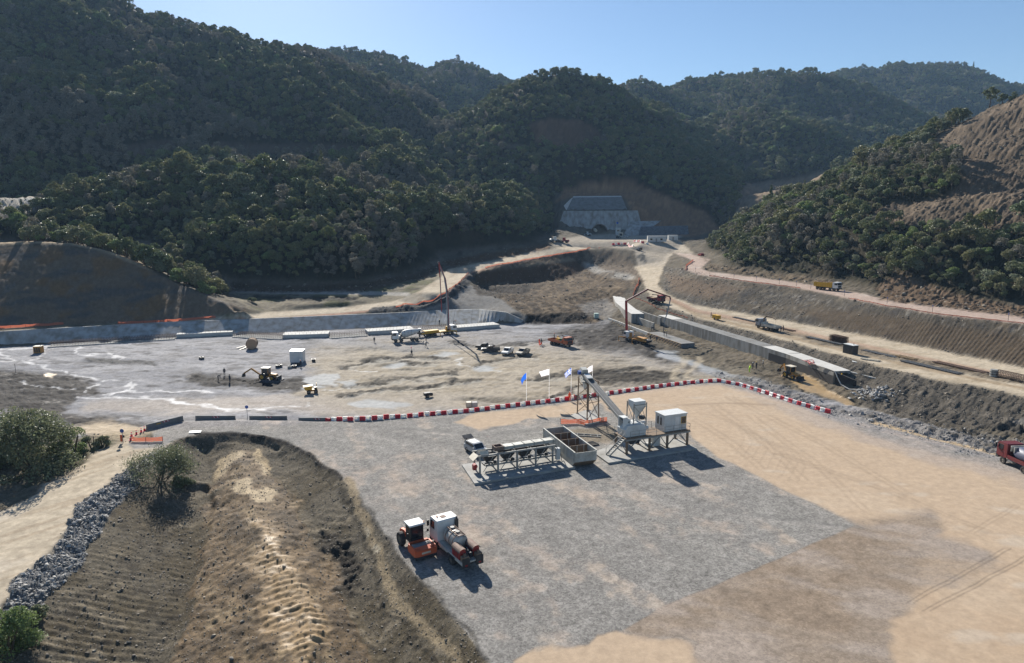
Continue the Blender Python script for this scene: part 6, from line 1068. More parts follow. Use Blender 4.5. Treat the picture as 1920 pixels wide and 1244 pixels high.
for lab, (a, b) in (('rusty reinforcement cage along the left end of the channel', ((90, 652), (328, 637))), ('rusty reinforcement cage between the first two base slabs', ((438, 633), (528, 637))), ('rusty reinforcement cage right of the second base slab', ((618, 635), (688, 630))), ('rusty reinforcement behind the mixer and pump trucks', ((778, 625), (850, 618)))):
    A, Bq = G(*a), G(*b); c = (A + Bq) / 2; d = Bq - A; L = d.length; t = thing('reinforcement_cage', lab, 'reinforcement', (c.x, c.y, -3.1), math.atan2(d.y, d.x), 'channel reinforcement'); MB().box(-L / 2, L / 2, 0, 5.0, 0, .3).build('blinding', DCONC, t); MB().box(-L / 2, L / 2, -.7, 0, 0, .35).build('footing', CONC, t); q = MB(); n = int(L / .75)
    for k in range(n + 1):
        x = -L / 2 + L * k / n; q.bar((x, .4, .3), (x, .4, 1.35), .05).bar((x, 4.6, .3), (x, 4.6, 1.35), .05).bar((x, .4, 1.2), (x, 4.6, 1.2), .05)
    for y in (.4, 1.8, 3.2, 4.6): q.bar((-L / 2, y, 1.25), (L / 2, y, 1.25), .05).bar((-L / 2, y, .75), (L / 2, y, .75), .05)
    q.build('bars', RUST, t)['kind'] = 'stuff'
# ------------------------------------------------------------------ box culvert
def sweep(m, left, w, z0, z1):
    """box section carried along a polyline (its left edge as seen looking along it), width w to the right"""
    n = len(left); R_ = []
    for i, p in enumerate(left):
        a, b = left[max(i - 1, 0)], left[min(i + 1, n - 1)]; d = Vector((b[0] - a[0], b[1] - a[1], 0)).normalized(); R_.append(Vector((p[0] + d.y * w, p[1] - d.x * w, 0)))
    for i in range(n - 1):
        a, b, c, d = Vector(left[i]), Vector(left[i + 1]), R_[i + 1], R_[i]; q = [Vector((v.x, v.y, z0)) for v in (a, b, c, d)] + [Vector((v.x, v.y, z1)) for v in (a, b, c, d)]
        m.add(q, [(4, 5, 6, 7), (0, 1, 5, 4), (2, 3, 7, 6)] + ([(0, 4, 7, 3)] if i == 0 else []) + ([(1, 2, 6, 5)] if i == n - 2 else []))
    return m
FORM = bpy.data.materials.new('board_marked_concrete'); n_, l_, b_ = nodes(FORM); t_ = n_.new('ShaderNodeTexCoord'); mp_ = n_.new('ShaderNodeMapping'); mp_.inputs['Scale'].default_value = (.6, .25, .08); z1 = n_.new('ShaderNodeTexNoise'); z1.inputs['Scale'].default_value = 2.2; z1.inputs['Detail'].default_value = 6; l_.new(t_.outputs['Object'], mp_.inputs[0]); l_.new(mp_.outputs[0], z1.inputs['Vector']); r_ = n_.new('ShaderNodeValToRGB'); r_.color_ramp.elements[0].position = .38; r_.color_ramp.elements[1].position = .7; r_.color_ramp.elements[0].color = (*lin(150, 148, 142), 1); r_.color_ramp.elements[1].color = (*lin(104, 98, 88), 1); l_.new(z1.outputs['Fac'], r_.inputs['Fac']); l_.new(r_.outputs['Color'], b_.inputs['Base Color']); b_.inputs['Roughness'].default_value = .9
cu = thing('box_culvert', 'long grey concrete box culvert with dark bitumen on its near end', 'culvert', (0, 0, 0)); ca_, cb_ = Vector((73.0, 150.9, 0)), Vector((50.9, 235.6, 0)); nseg = 9; dn = (ca_ - cb_).normalized()
mid = Vector((69.8, 170, 0))
def cpt(t):
    if t < .22: return ca_.lerp(mid, t / .22)
    return mid.lerp(cb_, (t - .22) / .78)
for k in range(nseg):
    a, b = cpt(k / nseg), cpt((k + 1) / nseg); b = b + (a - b).normalized() * .05
    if k == 0:
        for w0, w1, z0, z1_ in ((0, .5, -3.4, .22), (3.7, 4.2, -3.4, .22), (.5, 3.7, -.25, .218), (.5, 3.7, -3.4, -2.7)):
            d = (b - a).normalized(); r_v = Vector((-d.y, d.x, 0)) * -1; m = MB(); q = [a + r_v * w0, b + r_v * w0, b + r_v * w1, a + r_v * w1]; m.add([(v.x, v.y, z0) for v in q] + [(v.x, v.y, z1_) for v in q], [(3, 2, 1, 0), (4, 5, 6, 7), (0, 1, 5, 4), (1, 2, 6, 5), (2, 3, 7, 6), (3, 0, 4, 7)]); m.build('wall' if z1_ - z0 > 2 else ('roof_slab' if z1_ > 0 else 'floor_slab'), FORM, cu)
    else: sweep(MB(), [tuple(a), tuple(b)], 4.2, -3.4, .22 + .004 * (k % 3)).build('segment', FORM if k > 2 else FORM, cu)
    sweep(MB(), [tuple(a), tuple(b)], 4.16, .235, .25).build('top_screed', LCONC if k in (0, 1, 2, 8) else DCONC, cu)
bc = [cpt(0), cpt(.11), cpt(.22), cpt(.30)]; o_ = Vector((-.03, 0, 0)); m = MB()
for a, b in zip(bc[:-1], bc[1:]): m.add([(a.x - .03, a.y, -3.3), (b.x - .03, b.y, -3.3), (b.x - .03, b.y, -.85), (a.x - .03, a.y, -.85)], [(0, 1, 2, 3)])
m.build('bitumen_coating', BITUM, cu)
for (p, q, h0, h1, mt) in (((73.6, 150.6), (76.2, 146.9), .0, -.9, BITUM), ((77.2, 152.4), (81.5, 147.2), -.1, -.6, LCONC)):
    p, q = Vector((*p, 0)), Vector((*q, 0)); d = (q - p).normalized(); s = Vector((-d.y, d.x, 0)) * .22; m = MB(); m.add([(*(p - s).xy, -3.4), (*(q - s).xy, -3.4), (*(q + s).xy, -3.4), (*(p + s).xy, -3.4), (*(p - s).xy, h0), (*(q - s).xy, h1), (*(q + s).xy, h1), (*(p + s).xy, h0)], [(3, 2, 1, 0), (4, 5, 6, 7), (0, 1, 5, 4), (1, 2, 6, 5), (2, 3, 7, 6), (3, 0, 4, 7)]); m.build('wing_wall', mt, cu)
MB().bar((74.2, 149.6, -3), (74.2, 149.6, .1), .18).build('prop', YEL, cu)
cv2 = thing('curved_culvert', 'curved far stretch of the concrete culvert by the safety netting', 'culvert', (0, 0, 0)); cp = dense([P(x, y, .5) for x, y in ((1166, 532), (1153, 541), (1148, 553), (1154, 567), (1169, 580), (1184, 589))][::-1])
sweep(MB(), cp, 4.6, -3.2, .5).build('body', FORM, cv2); sweep(MB(), cp, 4.5, .515, .53).build('top_screed', LCONC, cv2); A = P(1140, 533, .9); Bq = P(1196, 531, .9); MB().box(A[0], Bq[0], A[1], A[1] + .6, -2.5, .9).build('head_wall', DCONC, cv2)
for a, b, w, z in (((1186, 592), (1225, 606), .5, -.6), ((1196, 582), (1238, 596), .5, -.1)): sweep(MB(), [P(*b, z), P(*a, z)], w, -3.2, z).build('open_wall', FORM, cv2)
# foundation strip in formwork, its timber props
fs_ = thing('formed_strip', 'fresh concrete strip in timber formwork with leaning props', 'formwork', (0, 0, 0)); fa, fb = Vector(P(1278, 645, -1.6)), Vector(P(1214, 624, -1.6)); sweep(MB(), [tuple(fa), tuple(fb)], 4.4, -3.3, -1.6).build('concrete', DCONC, fs_); dv = (fb - fa); nv = Vector((dv.y, -dv.x, 0)).normalized() * -1
MB().bar(fa + nv * .12 + Vector((0, 0, -.05)), fb + nv * .12 + Vector((0, 0, -.05)), .12, .2).bar(fa + nv * .12 + Vector((0, 0, -.9)), fb + nv * .12 + Vector((0, 0, -.9)), .12, .2).build('waler', TIMBER, fs_)
for k in range(13): p = fa.lerp(fb, (k + .3) / 13); MB().bar(p + nv * .2, p + nv * 2.1 + Vector((0, 0, -1.45)), .1).build('prop', TIMBER, fs_)
for k in range(13): p = fa.lerp(fb, (k + .3) / 13); MB().bar(p + nv * .22 + Vector((0, 0, .05)), p + nv * .22 + Vector((0, 0, -1.4)), .09).build('stud', TIMBER, fs_)
kb = thing('kerb_wall', 'low pale concrete wall running back from the formed strip', 'wall', (0, 0, 0)); sweep(MB(), dense([P(1214, 624, -1.9), P(1185, 613, -1.9), P(1160, 603, -1.8), P(1140, 596, -1.8)]), .5, -3.3, -1.9).build('wall', LCONC, kb)
for k in range(9): p = Vector(P(1152 + k * 4.2, 600 + k * 1.6, -2)); MB().bar(p + Vector((-.2, 0, .2)), p + Vector((-1.6, -1.2, -1.0)), .12).build('prop', TIMBER, kb)
hs_ = thing('drain_hose', 'pale hose hanging over the near end of the culvert', 'hose', (0, 0, 0)); MB().tube([Vector((71.6, 156.5, .34)), Vector((72.6, 153.2, .36)), Vector((73.1, 150.6, .3)), Vector((73.3, 149.6, -.9)), Vector((73.6, 148.3, -2.2)), Vector((74.4, 146.0, gz(74.4, 146.0) + .1)), Vector((76, 143.5, gz(76, 143.5) + .1))], .12, 8).build('hose', LCONC, hs_)
cr_ = thing('cable_coil', 'tangle of red cable lying on the culvert roof', 'cable', (71.2, 159.5, .26)); rg = np.random.default_rng(5); MB().tube([Vector((rg.normal() * .9 + k * .05, rg.normal() * 1.6 + k * .1, .06 + .02 * (k % 3))) for k in range(22)], .06, 5).build('coil', REDP, cr_)
# ------------------------------------------------------------------ tunnel portal
tp = thing('tunnel_portal', 'grey sprayed concrete tunnel portal with a round dark mouth', 'tunnel', (0, 0, 0)); TC = D(1124, 439, 517); rr = 5.7; zs = TC[2] + 1.2
def pw(x, y, dd): return Vector(D(x, y, dd))
tl, tr_, bl, br_ = pw(1057, 396, 527.5), pw(1196, 395, 527.5), pw(1040, 442, 517), pw(1208, 442, 517)
m = MB(); n = 60
for k in range(n):
    def col(s):
        t0 = tl.lerp(tr_, s); b0 = bl.lerp(br_, s); dx = abs(b0.x - TC[0]); lowz = (zs + math.sqrt(rr * rr - dx * dx)) if dx < rr else b0.z; f = (lowz - b0.z) / (t0.z - b0.z); return b0.lerp(t0, f), t0
    a0, a1 = col(k / n); c0, c1 = col((k + 1) / n); m.add([a0, c0, c1, a1], [(0, 1, 2, 3)])
m.add([tl, tr_, tr_ + Vector((0, 3, 0)), tl + Vector((0, 3, 0))], [(0, 1, 2, 3)]); m.build('face', LIN, tp)
q = MB(); na_ = 20; arc = [(TC[0] + rr * math.cos(math.pi * k / na_), zs + rr * math.sin(math.pi * k / na_)) for k in range(na_ + 1)]; arc = [(TC[0] + rr, TC[2] - 1)] + arc + [(TC[0] - rr, TC[2] - 1)]
for a, b in zip(arc[:-1], arc[1:]): q.add([(a[0], 516.6, a[1]), (b[0], 516.6, b[1]), (b[0], 575, b[1]), (a[0], 575, a[1])], [(0, 1, 2, 3)])
q.add([(a[0], 575, a[1]) for a in arc], [tuple(range(len(arc)))]); q.build('bore', mat('tunnel_lining', (70, 68, 66), .95), tp)
ri = MB(); 
for a, b in zip(arc[:-1], arc[1:]):
    f = 1.09; ca2 = lambda v, f_: (TC[0] + (v[0] - TC[0]) * f_, zs + (v[1] - zs) * (f_ if v[1] > zs else 1)); ri.add([(a[0], 516.2, a[1]), (b[0], 516.2, b[1]), (ca2(b, f)[0], 516.4, ca2(b, f)[1]), (ca2(a, f)[0], 516.4, ca2(a, f)[1])], [(0, 1, 2, 3)])
ri.build('ring_beam', BROWN, tp)
m = MB(); m.add([pw(1062, 394, 534), pw(1176, 393, 534), pw(1166, 369.5, 547), pw(1074, 370.5, 547)], [(0, 1, 2, 3)]); m.build('upper_face', DCONC, tp)
m = MB(); m.add([pw(1166, 369.5, 547), pw(1164, 367.5, 549), pw(1075, 368.5, 549), pw(1074, 370.5, 547)], [(0, 1, 2, 3)]); m.build('crest_beam', LCONC, tp)
m = MB(); m.add([pw(1062, 395, 533.5), pw(1074, 371, 546.5), pw(1070, 373, 544), pw(1057, 386, 535)], [(0, 1, 2, 3)]); m.build('crest_ramp', LCONC, tp)
m = MB(); m.add([pw(1168, 445, 505), pw(1185, 446, 500), pw(1215, 432, 508), pw(1240, 414, 520), pw(1180, 416, 520)], [(0, 1, 2, 4), (4, 2, 3, 3)][:1] + [(4, 2, 3)]); m.build('wing_slope', LIN, tp)
# vent duct
MB().cyl((TC[0] - 3.6, 510, zs + 1.5), (TC[0] - 3.2, 540, zs + 3.0), 1.15, n=14).build('vent_duct', mat('duct_fabric', (196, 188, 168), .8), tp)
ga = thing('gabion_wall', 'long grey stone-filled wall right of the tunnel wing slope', 'wall', (0, 0, 0)); a0, a1 = Vector(D(1197, 447, 500)), Vector(D(1292, 441, 503)); t0_, t1_ = Vector(D(1203, 425, 506)), Vector(D(1290, 423, 508)); GAB = mat('gabion_stone', (110, 112, 116), .95, 0, .33, .9, (60, 62, 66))
for r_i in range(2):
    for k in range(14):
        f0, f1, g0, g1 = k / 14, (k + .97) / 14, r_i / 2, (r_i + .96) / 2; q = [a0.lerp(a1, f).lerp(t0_.lerp(t1_, f), g) for f, g in ((f0, g0), (f1, g0), (f1, g1), (f0, g1))]; MB().add(q + [v + Vector((0, 3, 0)) for v in q], [(0, 1, 2, 3), (3, 2, 6, 7), (0, 3, 7, 4), (1, 5, 6, 2), (4, 7, 6, 5)]).build('gabion', GAB, ga)
def block(name, label, cat, px, size, m, dy=0, rz=0, parts=()):
    p = G(*px); t = thing(name, label, cat, p, rz); L, W, H = size; MB().box(-L / 2, L / 2, 0, W, 0.02, H).build('body', m, t)
    for nm_, bx, mm in parts: MB().box(*bx).build(nm_, mm, t)
    return t
block('site_container', 'long white site container right of the tunnel forecourt', 'container', (1232, 454), (12, 2.6, 3.6), OFFW, parts=[('roof', (-6.1, 6.1, -.1, 2.7, 3.6, 3.75), OFFW), ('door', (-1, 0, -.06, 0, .1, 2.2), STEEL), ('window', (2, 3.4, -.06, 0, 1.1, 2.2), GLASS), ('window', (-4.4, -3, -.06, 0, 1.1, 2.2), GLASS)])
block('site_container', 'shorter white container behind the long one near the tunnel', 'container', (1262, 451), (6.2, 2.6, 3.2), OFFW, parts=[('roof', (-3.2, 3.2, -.1, 2.7, 3.2, 3.32), OFFW), ('door', (-.5, .5, -.06, 0, .1, 2.2), STEEL)])
block('guard_hut', 'small white hut with a flag by the tunnel mouth', 'hut', (1159, 441), (3.4, 3, 5.0), OFFW, parts=[('roof', (-1.9, 1.9, -.2, 3.2, 5.0, 5.2), WHITE), ('window', (-1, 1, -.06, 0, 2.6, 3.8), GLASS), ('flagpole', (-1.6, -1.5, 0, .1, 5.2, 9.5), LWHITE), ('flag', (-1.5, -.1, .02, .06, 8.2, 9.4), CLOTHB)])
block('generator_set', 'pale machine block beside the guard hut at the tunnel', 'generator', (1164, 444), (3, 2, 3.0), CREAMP, parts=[('grille', (-1, 1, -.05, 0, .6, 2.2), DSTEEL), ('exhaust', (.8, 1.0, .8, 1.0, 3.0, 4.0), DSTEEL)])
def loader(label, px, m, rz):
    p = G(*px); t = thing('wheel_loader', label, 'loader', p, rz)
    for x in (-1.6, 1.5):
        for s in (-1, 1): wheel(t, x, s * 1.05, .8, .55)
    MB().prism([(-3, .9), (.5, .9), (.5, 1.8), (-2.6, 2.0), (-3, 1.6)], -.9, .9).box(.5, 2.2, -.5, .5, .7, 1.4).build('body', m, t); k = MB().box(-.6, .9, -.75, .75, 1.8, 3.2).build('cab', m, t); MB().box(.9, .93, -.65, .65, 2.0, 3.0).build('windscreen', GLASS, k); MB().bar((1.2, -.5, 1.6), (3.2, -.5, .9), .2, .3).bar((1.2, .5, 1.6), (3.2, .5, .9), .2, .3).build('lift_arm', m, t); MB().prism([(3.0, .1), (4.0, .15), (3.3, .5), (3.2, 1.2), (3.0, 1.2)], -1.3, 1.3).build('bucket', DSTEEL, t); return t
loader('white loading machine at the left of the tunnel mouth', (1101, 443), OFFW, R(200)); loader('red machine parked under the trees left of the tunnel', (1058, 456), REDP, R(160)); loader('pale machine parked at the foot of the wood left of the tunnel', (1040, 454), OFFW, R(20))
k = 0
for row, pts in (('along the edge of the tunnel forecourt', ((1150, 460), (1165, 458.6), (1178, 459), (1188, 463))), ('in front of the long site container', ((1190, 454), (1205, 456.5), (1222, 459.5)))):
    W = [G(*q) for q in pts]
    for a, b in zip(W[:-1], W[1:]):
        n = max(1, int((b - a).length / 2.1))
        for i in range(n):
            p = a.lerp(b, i / n); o = bpy.data.objects.new('water_barrier', bme[k % 2]); COL.objects.link(o); o.location = (p.x, p.y, gz(p.x, p.y)); o.rotation_euler = (0, 0, math.atan2(b.y - a.y, b.x - a.x)); o.scale = (1.9, 1.6, 1.5); tag(o, f"{('red', 'white')[k % 2]} plastic barrier {row}", 'barrier', 'barriers at the tunnel forecourt'); k += 1
# ------------------------------------------------------------------ stores beside the lower haul road
def stack(name, label, cat, px, L, W, n, m, rz, r=.05, layers=2, group=None):
    p = G(*px); t = thing(name, label, cat, p, rz, group); q = MB()
    for j in range(layers):
        for k in range(n): q.bar((-L / 2 + random.uniform(-.2, .2), -W / 2 + W * (k + .5) / n, .12 + j * .13), (L / 2 + random.uniform(-.2, .2), -W / 2 + W * (k + .5) / n, .12 + j * .13), min(.12, W / n * .8))
    for x in (-L * .3, 0, L * .3): MB().box(x - .06, x + .06, -W / 2, W / 2, 0, .07).build('bearer', TIMBER, t)
    o = q.build('bars', m, t); o['kind'] = 'stuff'; return t
ra = math.atan2(P(1700, 685, 2)[1] - P(1560, 652, 2)[1], P(1700, 685, 2)[0] - P(1560, 652, 2)[0]); MG = 'building materials beside the lower haul road'; DBAR = mat('blue_grey_bars', (78, 82, 86), .6, .3, .3)
stack('bar_stack', 'long bundle of grey bars left of the rusty block of cages', 'steel bars', (1545, 640), 12, 1.6, 8, DBAR, ra, group=MG); stack('bar_stack', 'long bundle of grey bars on the right part of the stores strip', 'steel bars', (1745, 690), 14, 2.0, 10, DBAR, ra, group=MG); stack('bar_stack', 'bundle of grey bars just right of the dark generator', 'steel bars', (1650, 665), 10, 1.8, 9, DBAR, ra, group=MG); stack('bar_stack', 'rusty bars at the far side of the stores strip', 'steel bars', (1800, 690), 12, 2.0, 9, RUST, ra, group=MG); stack('bar_stack', 'short rusty bars near the crane lorry', 'steel bars', (1475, 619), 6, 1.4, 6, RUST, ra, group=MG); stack('bar_stack', 'grey bars lying behind the crane lorry cab', 'steel bars', (1395, 600), 10, 1.4, 6, DBAR, ra, group=MG); stack('timber_stack', 'pale timber stack between the bar bundles', 'timber', (1700, 672), 5, 2, 6, TIMBER, ra, group=MG); stack('timber_stack', 'pale boards on the berm edge below the generator', 'timber', (1632, 676), 4.0, 1.4, 5, CREAMP, ra + .4, group=MG)
def cage(label, px, L, W, H, rz, cyl=False):
    p = G(*px); t = thing('rebar_cage', label, 'rebar cage', p, rz, MG); q = MB()
    if cyl:
        for k in range(14): a = k * 6.283 / 14; q.bar((-L / 2, math.cos(a) * W, W + math.sin(a) * W), (L / 2, math.cos(a) * W, W + math.sin(a) * W), .07)
        for k in range(16):
            for i in range(14): a, b = i * 6.283 / 14, (i + 1) * 6.283 / 14; x = -L / 2 + L * k / 15; q.bar((x, math.cos(a) * W, W + math.sin(a) * W), (x, math.cos(b) * W, W + math.sin(b) * W), .06)
    else:
        for k in range(15):
            x = -L / 2 + L * k / 14
            for z in np.linspace(.05, H, 5): q.bar((x, -W / 2, z), (x, W / 2, z), .07)
            for y in np.linspace(-W / 2, W / 2, 5): q.bar((x, y, .05), (x, y, H), .07)
        for z in np.linspace(.05, H, 5):
            for y in np.linspace(-W / 2, W / 2, 5): q.bar((-L / 2, y, z), (L / 2, y, z), .07)
    o = q.build('bars', RUST, t); o['kind'] = 'stuff'
cage('dark rusty block of cages on the stores strip', (1572, 642), 4.5, 2.2, 1.7, ra); cage('lying round reinforcement cage near the right border', (1893, 712), 5.0, .8, 0, ra, True)
p = G(1863, 706); t = thing('upright_drum', 'grey upright drum left of the lying round cage', 'drum', p, 0); MB().cyl((0, 0, 0), (0, 0, 1.5), .75, n=16).build('shell', STEEL, t); MB().lathe([(.76, .5), (.8, .5), (.8, .6), (.76, .6)], n=16).lathe([(.76, 1.0), (.8, 1.0), (.8, 1.1), (.76, 1.1)], n=16).build('hoop', DSTEEL, t)
def genset(name, label, px, L, W, H, m, rm, rz, wheels=True):
    p = G(*px); t = thing(name, label, 'generator', p, rz); z = .45 if wheels else .1
    b = MB().prism([(-L / 2, z), (L / 2, z), (L / 2, H - .15), (L / 2 - .15, H), (-L / 2 + .15, H), (-L / 2, H - .15)], -W / 2, W / 2).build('housing', m, t); MB().box(-L / 2 - .05, L / 2 + .05, -W / 2 - .05, W / 2 + .05, H, H + .1).build('roof', rm, t)
    for k in range(3): MB().box(-L * .38 + k * L * .27, -L * .2 + k * L * .27, -W / 2 - .02, -W / 2, z + .2, H - .3).build('louvre', DSTEEL, b)
    MB().cyl((L * .3, 0, H + .1), (L * .3, 0, H + .5), .07, n=8).build('exhaust', DSTEEL, t)
    if wheels:
        for s in (-1, 1): wheel(t, 0, s * (W / 2 - .02), .38, .22)
        MB().bar((L / 2, 0, z + .05), (L / 2 + 1.0, 0, .35), .1).build('tow_bar', DSTEEL, t)
    else: MB().box(-L / 2, L / 2, -W / 2, W / 2, 0, .1).build('skid', DSTEEL, t)
genset('generator', 'dark generator with pale roof on the stores strip', (1594, 663), 3.0, 1.8, 2.2, BLACKP, OFFW, ra, False); genset('compressor', 'yellow towed compressor beside the lower haul road', (1343, 600), 2.6, 1.5, 1.5, YEL, YEL, ra + math.pi); genset('compressor', 'yellow compressor standing alone at the far left of the river bed', (73, 662), 2.0, 1.7, 1.9, DYEL, CREAMP, .2, False)
# ------------------------------------------------------------------ gear on the river bed
p = G(556, 681); t = thing('box_container', 'white cube-shaped container with gear around it on the river bed', 'container', p, R(6)); MB().box(-1.65, 1.65, 0, 3.3, .1, 3.0).build('wall', OFFW, t); MB().box(-1.72, 1.72, -.07, 3.37, 3.0, 3.12).build('roof', WHITE, t); MB().box(-1.5, 1.5, .2, 3.1, 0, .1).build('skid', DSTEEL, t); MB().box(-.5, .5, -.05, 0, .2, 2.2).build('door', OFFW, t)
for i, (x, y, lab) in enumerate(((552, 690, 'dark open crate in front of the white cube container'), (557, 686, 'dark crate touching the white cube container'), (523, 689, 'dark crate left of the white cube container'), (544, 691, 'pale flat crate before the white cube container'), (588, 678, 'small dark case right of the white cube container'), (378, 674, 'small dark case lying alone on the grey river bed'))):
    p = G(x, y); t = thing('crate', lab, 'crate', p, R(10 + 25 * i), 'crates on the river bed'); s = .5 + .12 * (i % 3); MB().box(-s, s, -.45, .45, 0, .1).box(-s, -s + .08, -.45, .45, .1, .65).box(s - .08, s, -.45, .45, .1, .65).box(-s + .08, s - .08, -.45, -.38, .1, .65).box(-s + .08, s - .08, .38, .45, .1, .65).build('body', BLACKP if i != 3 else STEEL, t)
p = G(473, 654); t = thing('drum_tank', 'brown drum-shaped tank lying among planks on the river bed', 'tank', p, R(-75)); MB().lathe([(.001, -1.6), (1.4, -1.6), (1.5, -1.5), (1.5, 1.5), (1.4, 1.6), (.001, 1.6)], (0, 0, 1.5), 22, 'x').build('shell', mat('sun_bleached_wood', (168, 136, 108), .8, 0, .25), t)
for x in (-1.3, 0, 1.3): MB().lathe([(1.5, -.08), (1.58, -.08), (1.58, .08), (1.5, .08)], (x, 0, 1.5), 22, 'x').build('hoop', BROWN, t)
for i, (x, y) in enumerate(((452, 652), (456, 655), (460, 653))):
    p = G(x, y); o = MB().bar((-1.6, 0, .1), (1.6, .2, .25), .35, .08).build('plank', CREAMP); o.location = p; o.rotation_euler = (0, 0, R(60 + 12 * i)); tag(o, ('long pale plank farthest left of the drum-shaped tank', 'pale plank lying across, left of the drum-shaped tank', 'pale plank nearest the drum-shaped tank')[i], 'plank', 'planks by the drum-shaped tank')
p = G(586, 737); t = thing('dumper', 'small yellow dumper with tilted skip on the river bed', 'dumper', p, R(-160)); MB().box(-.9, 1.1, -.5, .5, .45, .8).build('chassis', DYEL, t)
for x in (-.7, .8):
    for s in (-1, 1): wheel(t, x, s * .65, .42, .3)
MB().prism([(.2, .9), (1.5, .85), (1.9, 1.6), (-.1, 1.75)], -.8, .8).build('skip', YEL, t); MB().box(-1.0, -.4, -.35, .35, .8, 1.3).build('seat', BLACKP, t); MB().bar((-.9, -.5, .8), (-.9, -.5, 2.1), .07).bar((-.9, .5, .8), (-.9, .5, 2.1), .07).bar((-.9, -.5, 2.1), (-.9, .5, 2.1), .07).build('roll_bar', YEL, t)
for i, (x, y, lab, m_) in enumerate(((879, 764, 'pale tank crate just behind the plastic barriers', CREAMP), (890, 764, 'second pale tank crate behind the plastic barriers', LCONC))):
    p = G(x, y); t = thing('tank_crate', lab, 'tank', p, R(8), 'tank crates behind the barriers'); MB().box(-.5, .5, -.5, .5, .15, 1.1).build('tank', m_, t); q = MB()
    for k in range(4): q.box(-.55, -.52, -.55 + k * .35, -.5 + k * .35, .1, 1.15).box(.52, .55, -.55 + k * .35, -.5 + k * .35, .1, 1.15)
    q.build('cage', STEEL, t)['kind'] = 'stuff'; MB().box(-.55, .55, -.55, .55, 0, .12).build('pallet', TIMBER, t)
p = G(801, 745); t = thing('water_pump', 'dark pump on wheels standing alone on the pale river bed', 'pump', p, R(30)); MB().box(-.7, .7, -.4, .4, .4, 1.0).build('engine', BLACKP, t); MB().cyl((.7, 0, .5), (1.2, 0, .5), .35).build('volute', DSTEEL, t); MB().bar((-.7, 0, .5), (-1.6, 0, .25), .08).build('tow_bar', DSTEEL, t)
for s in (-1, 1): wheel(t, 0, s * .5, .35, .2)
p = G(1118, 597); t = thing('water_tank', 'pale green water tank by the excavation', 'tank', p, 0); MB().box(-.8, .8, -.7, .7, .25, 1.8).build('tank', mat('pale_green', (176, 196, 184), .6), t); MB().box(-.9, .9, -.8, .8, 0, .25).build('stand', STEEL, t)
p = G(30, 702); t = thing('survey_rod', 'thin stake with a small base standing in the dark mud', 'stake', p); MB().cyl((0, 0, -.1), (0, 0, 2.6), .05, n=6).build('rod', DSTEEL, t); MB().box(-.25, .25, -.25, .25, -.02, .12).build('foot', DSTEEL, t)
for i, (x, y, lab) in enumerate(((366, 811, 'white board lying at the edge of the spoil ground'), (1602, 679, 'pale panel lying on the berm'))):
    p = G(x, y); o = MB().box(-.9, .9, -.45, .45, 0, .08).build('board', OFFW); o.location = p + Vector((0, 0, .05)); o.rotation_euler = (.1, .05, .3 + i); tag(o, lab, 'board')
for i, (x, y, lab) in enumerate(((126, 1012, 'dark open drain box at the edge of the stone bank'), (242, 884, 'dark drain box at the upper end of the stone bank'))):
    p = G(x, y); t = thing('drain_box', lab, 'drain', p, R(35)); MB().box(-.5, -.38, -.4, .4, -.3, .25).box(.38, .5, -.4, .4, -.3, .25).box(-.38, .38, -.4, -.3, -.3, .25).box(-.38, .38, .3, .4, -.3, .25).build('rim', DCONC, t); MB().box(-.38, .38, -.3, .3, -.3, .02).build('well', BLACKP, t)
# ------------------------------------------------------------------ stones
def rock(seed, sq=.7):
    import bmesh
    rg = np.random.default_rng(seed); b = bmesh.new()
    for k in range(13): v = rg.normal(size=3); v /= np.linalg.norm(v); v *= rg.uniform(.42, .58); b.verts.new((v[0], v[1] * .8, v[2] * sq))
    r = bmesh.ops.convex_hull(b, input=b.verts[:]); bmesh.ops.delete(b, geom=[g for g in r['geom_interior'] if isinstance(g, bmesh.types.BMVert)], context='VERTS')
    me = bpy.data.meshes.new('stone'); b.to_mesh(me); b.free(); return me
def rockmat(name, cols):
    m = bpy.data.materials.new(name); n, l, b = nodes(m); oi = n.new('ShaderNodeObjectInfo'); r = n.new('ShaderNodeValToRGB'); e = r.color_ramp.elements
    while len(e) < len(cols): e.new(.5)
    for k, c in enumerate(cols): e[k].position = k / (len(cols) - 1); e[k].color = (*c, 1)
    z = n.new('ShaderNodeTexNoise'); z.inputs['Scale'].default_value = 3; t = n.new('ShaderNodeTexCoord'); l.new(t.outputs['Object'], z.inputs['Vector']); mu = n.new('ShaderNodeVectorMath'); mu.operation = 'SCALE'; ma = n.new('ShaderNodeMath'); ma.operation = 'MULTIPLY_ADD'; ma.inputs[1].default_value = .9; ma.inputs[2].default_value = .5; l.new(z.outputs['Fac'], ma.inputs[0])
    l.new(oi.outputs['Random'], r.inputs['Fac']); l.new(r.outputs['Color'], mu.inputs[0]); l.new(ma.outputs[0], mu.inputs['Scale']); l.new(mu.outputs[0], b.inputs['Base Color']); b.inputs['Roughness'].default_value = .85; return m
GSTONE = rockmat('grey_stone', [tuple(lin(128, 126, 122)), tuple(lin(154, 151, 146)), tuple(lin(176, 172, 164)), tuple(lin(140, 137, 132))]); BSTONE = rockmat('brown_stone', [tuple(lin(86, 76, 64)), tuple(lin(120, 108, 92)), tuple(lin(146, 136, 120)), tuple(lin(100, 94, 86))])
RK = []
for k in range(6): m_ = rock(50 + k, .55 + .08 * k); m_.materials.append(GSTONE); RK.append(m_)
RKB = []
for k in range(6): m_ = rock(80 + k, .5 + .08 * k); m_.materials.append(BSTONE); RKB.append(m_)
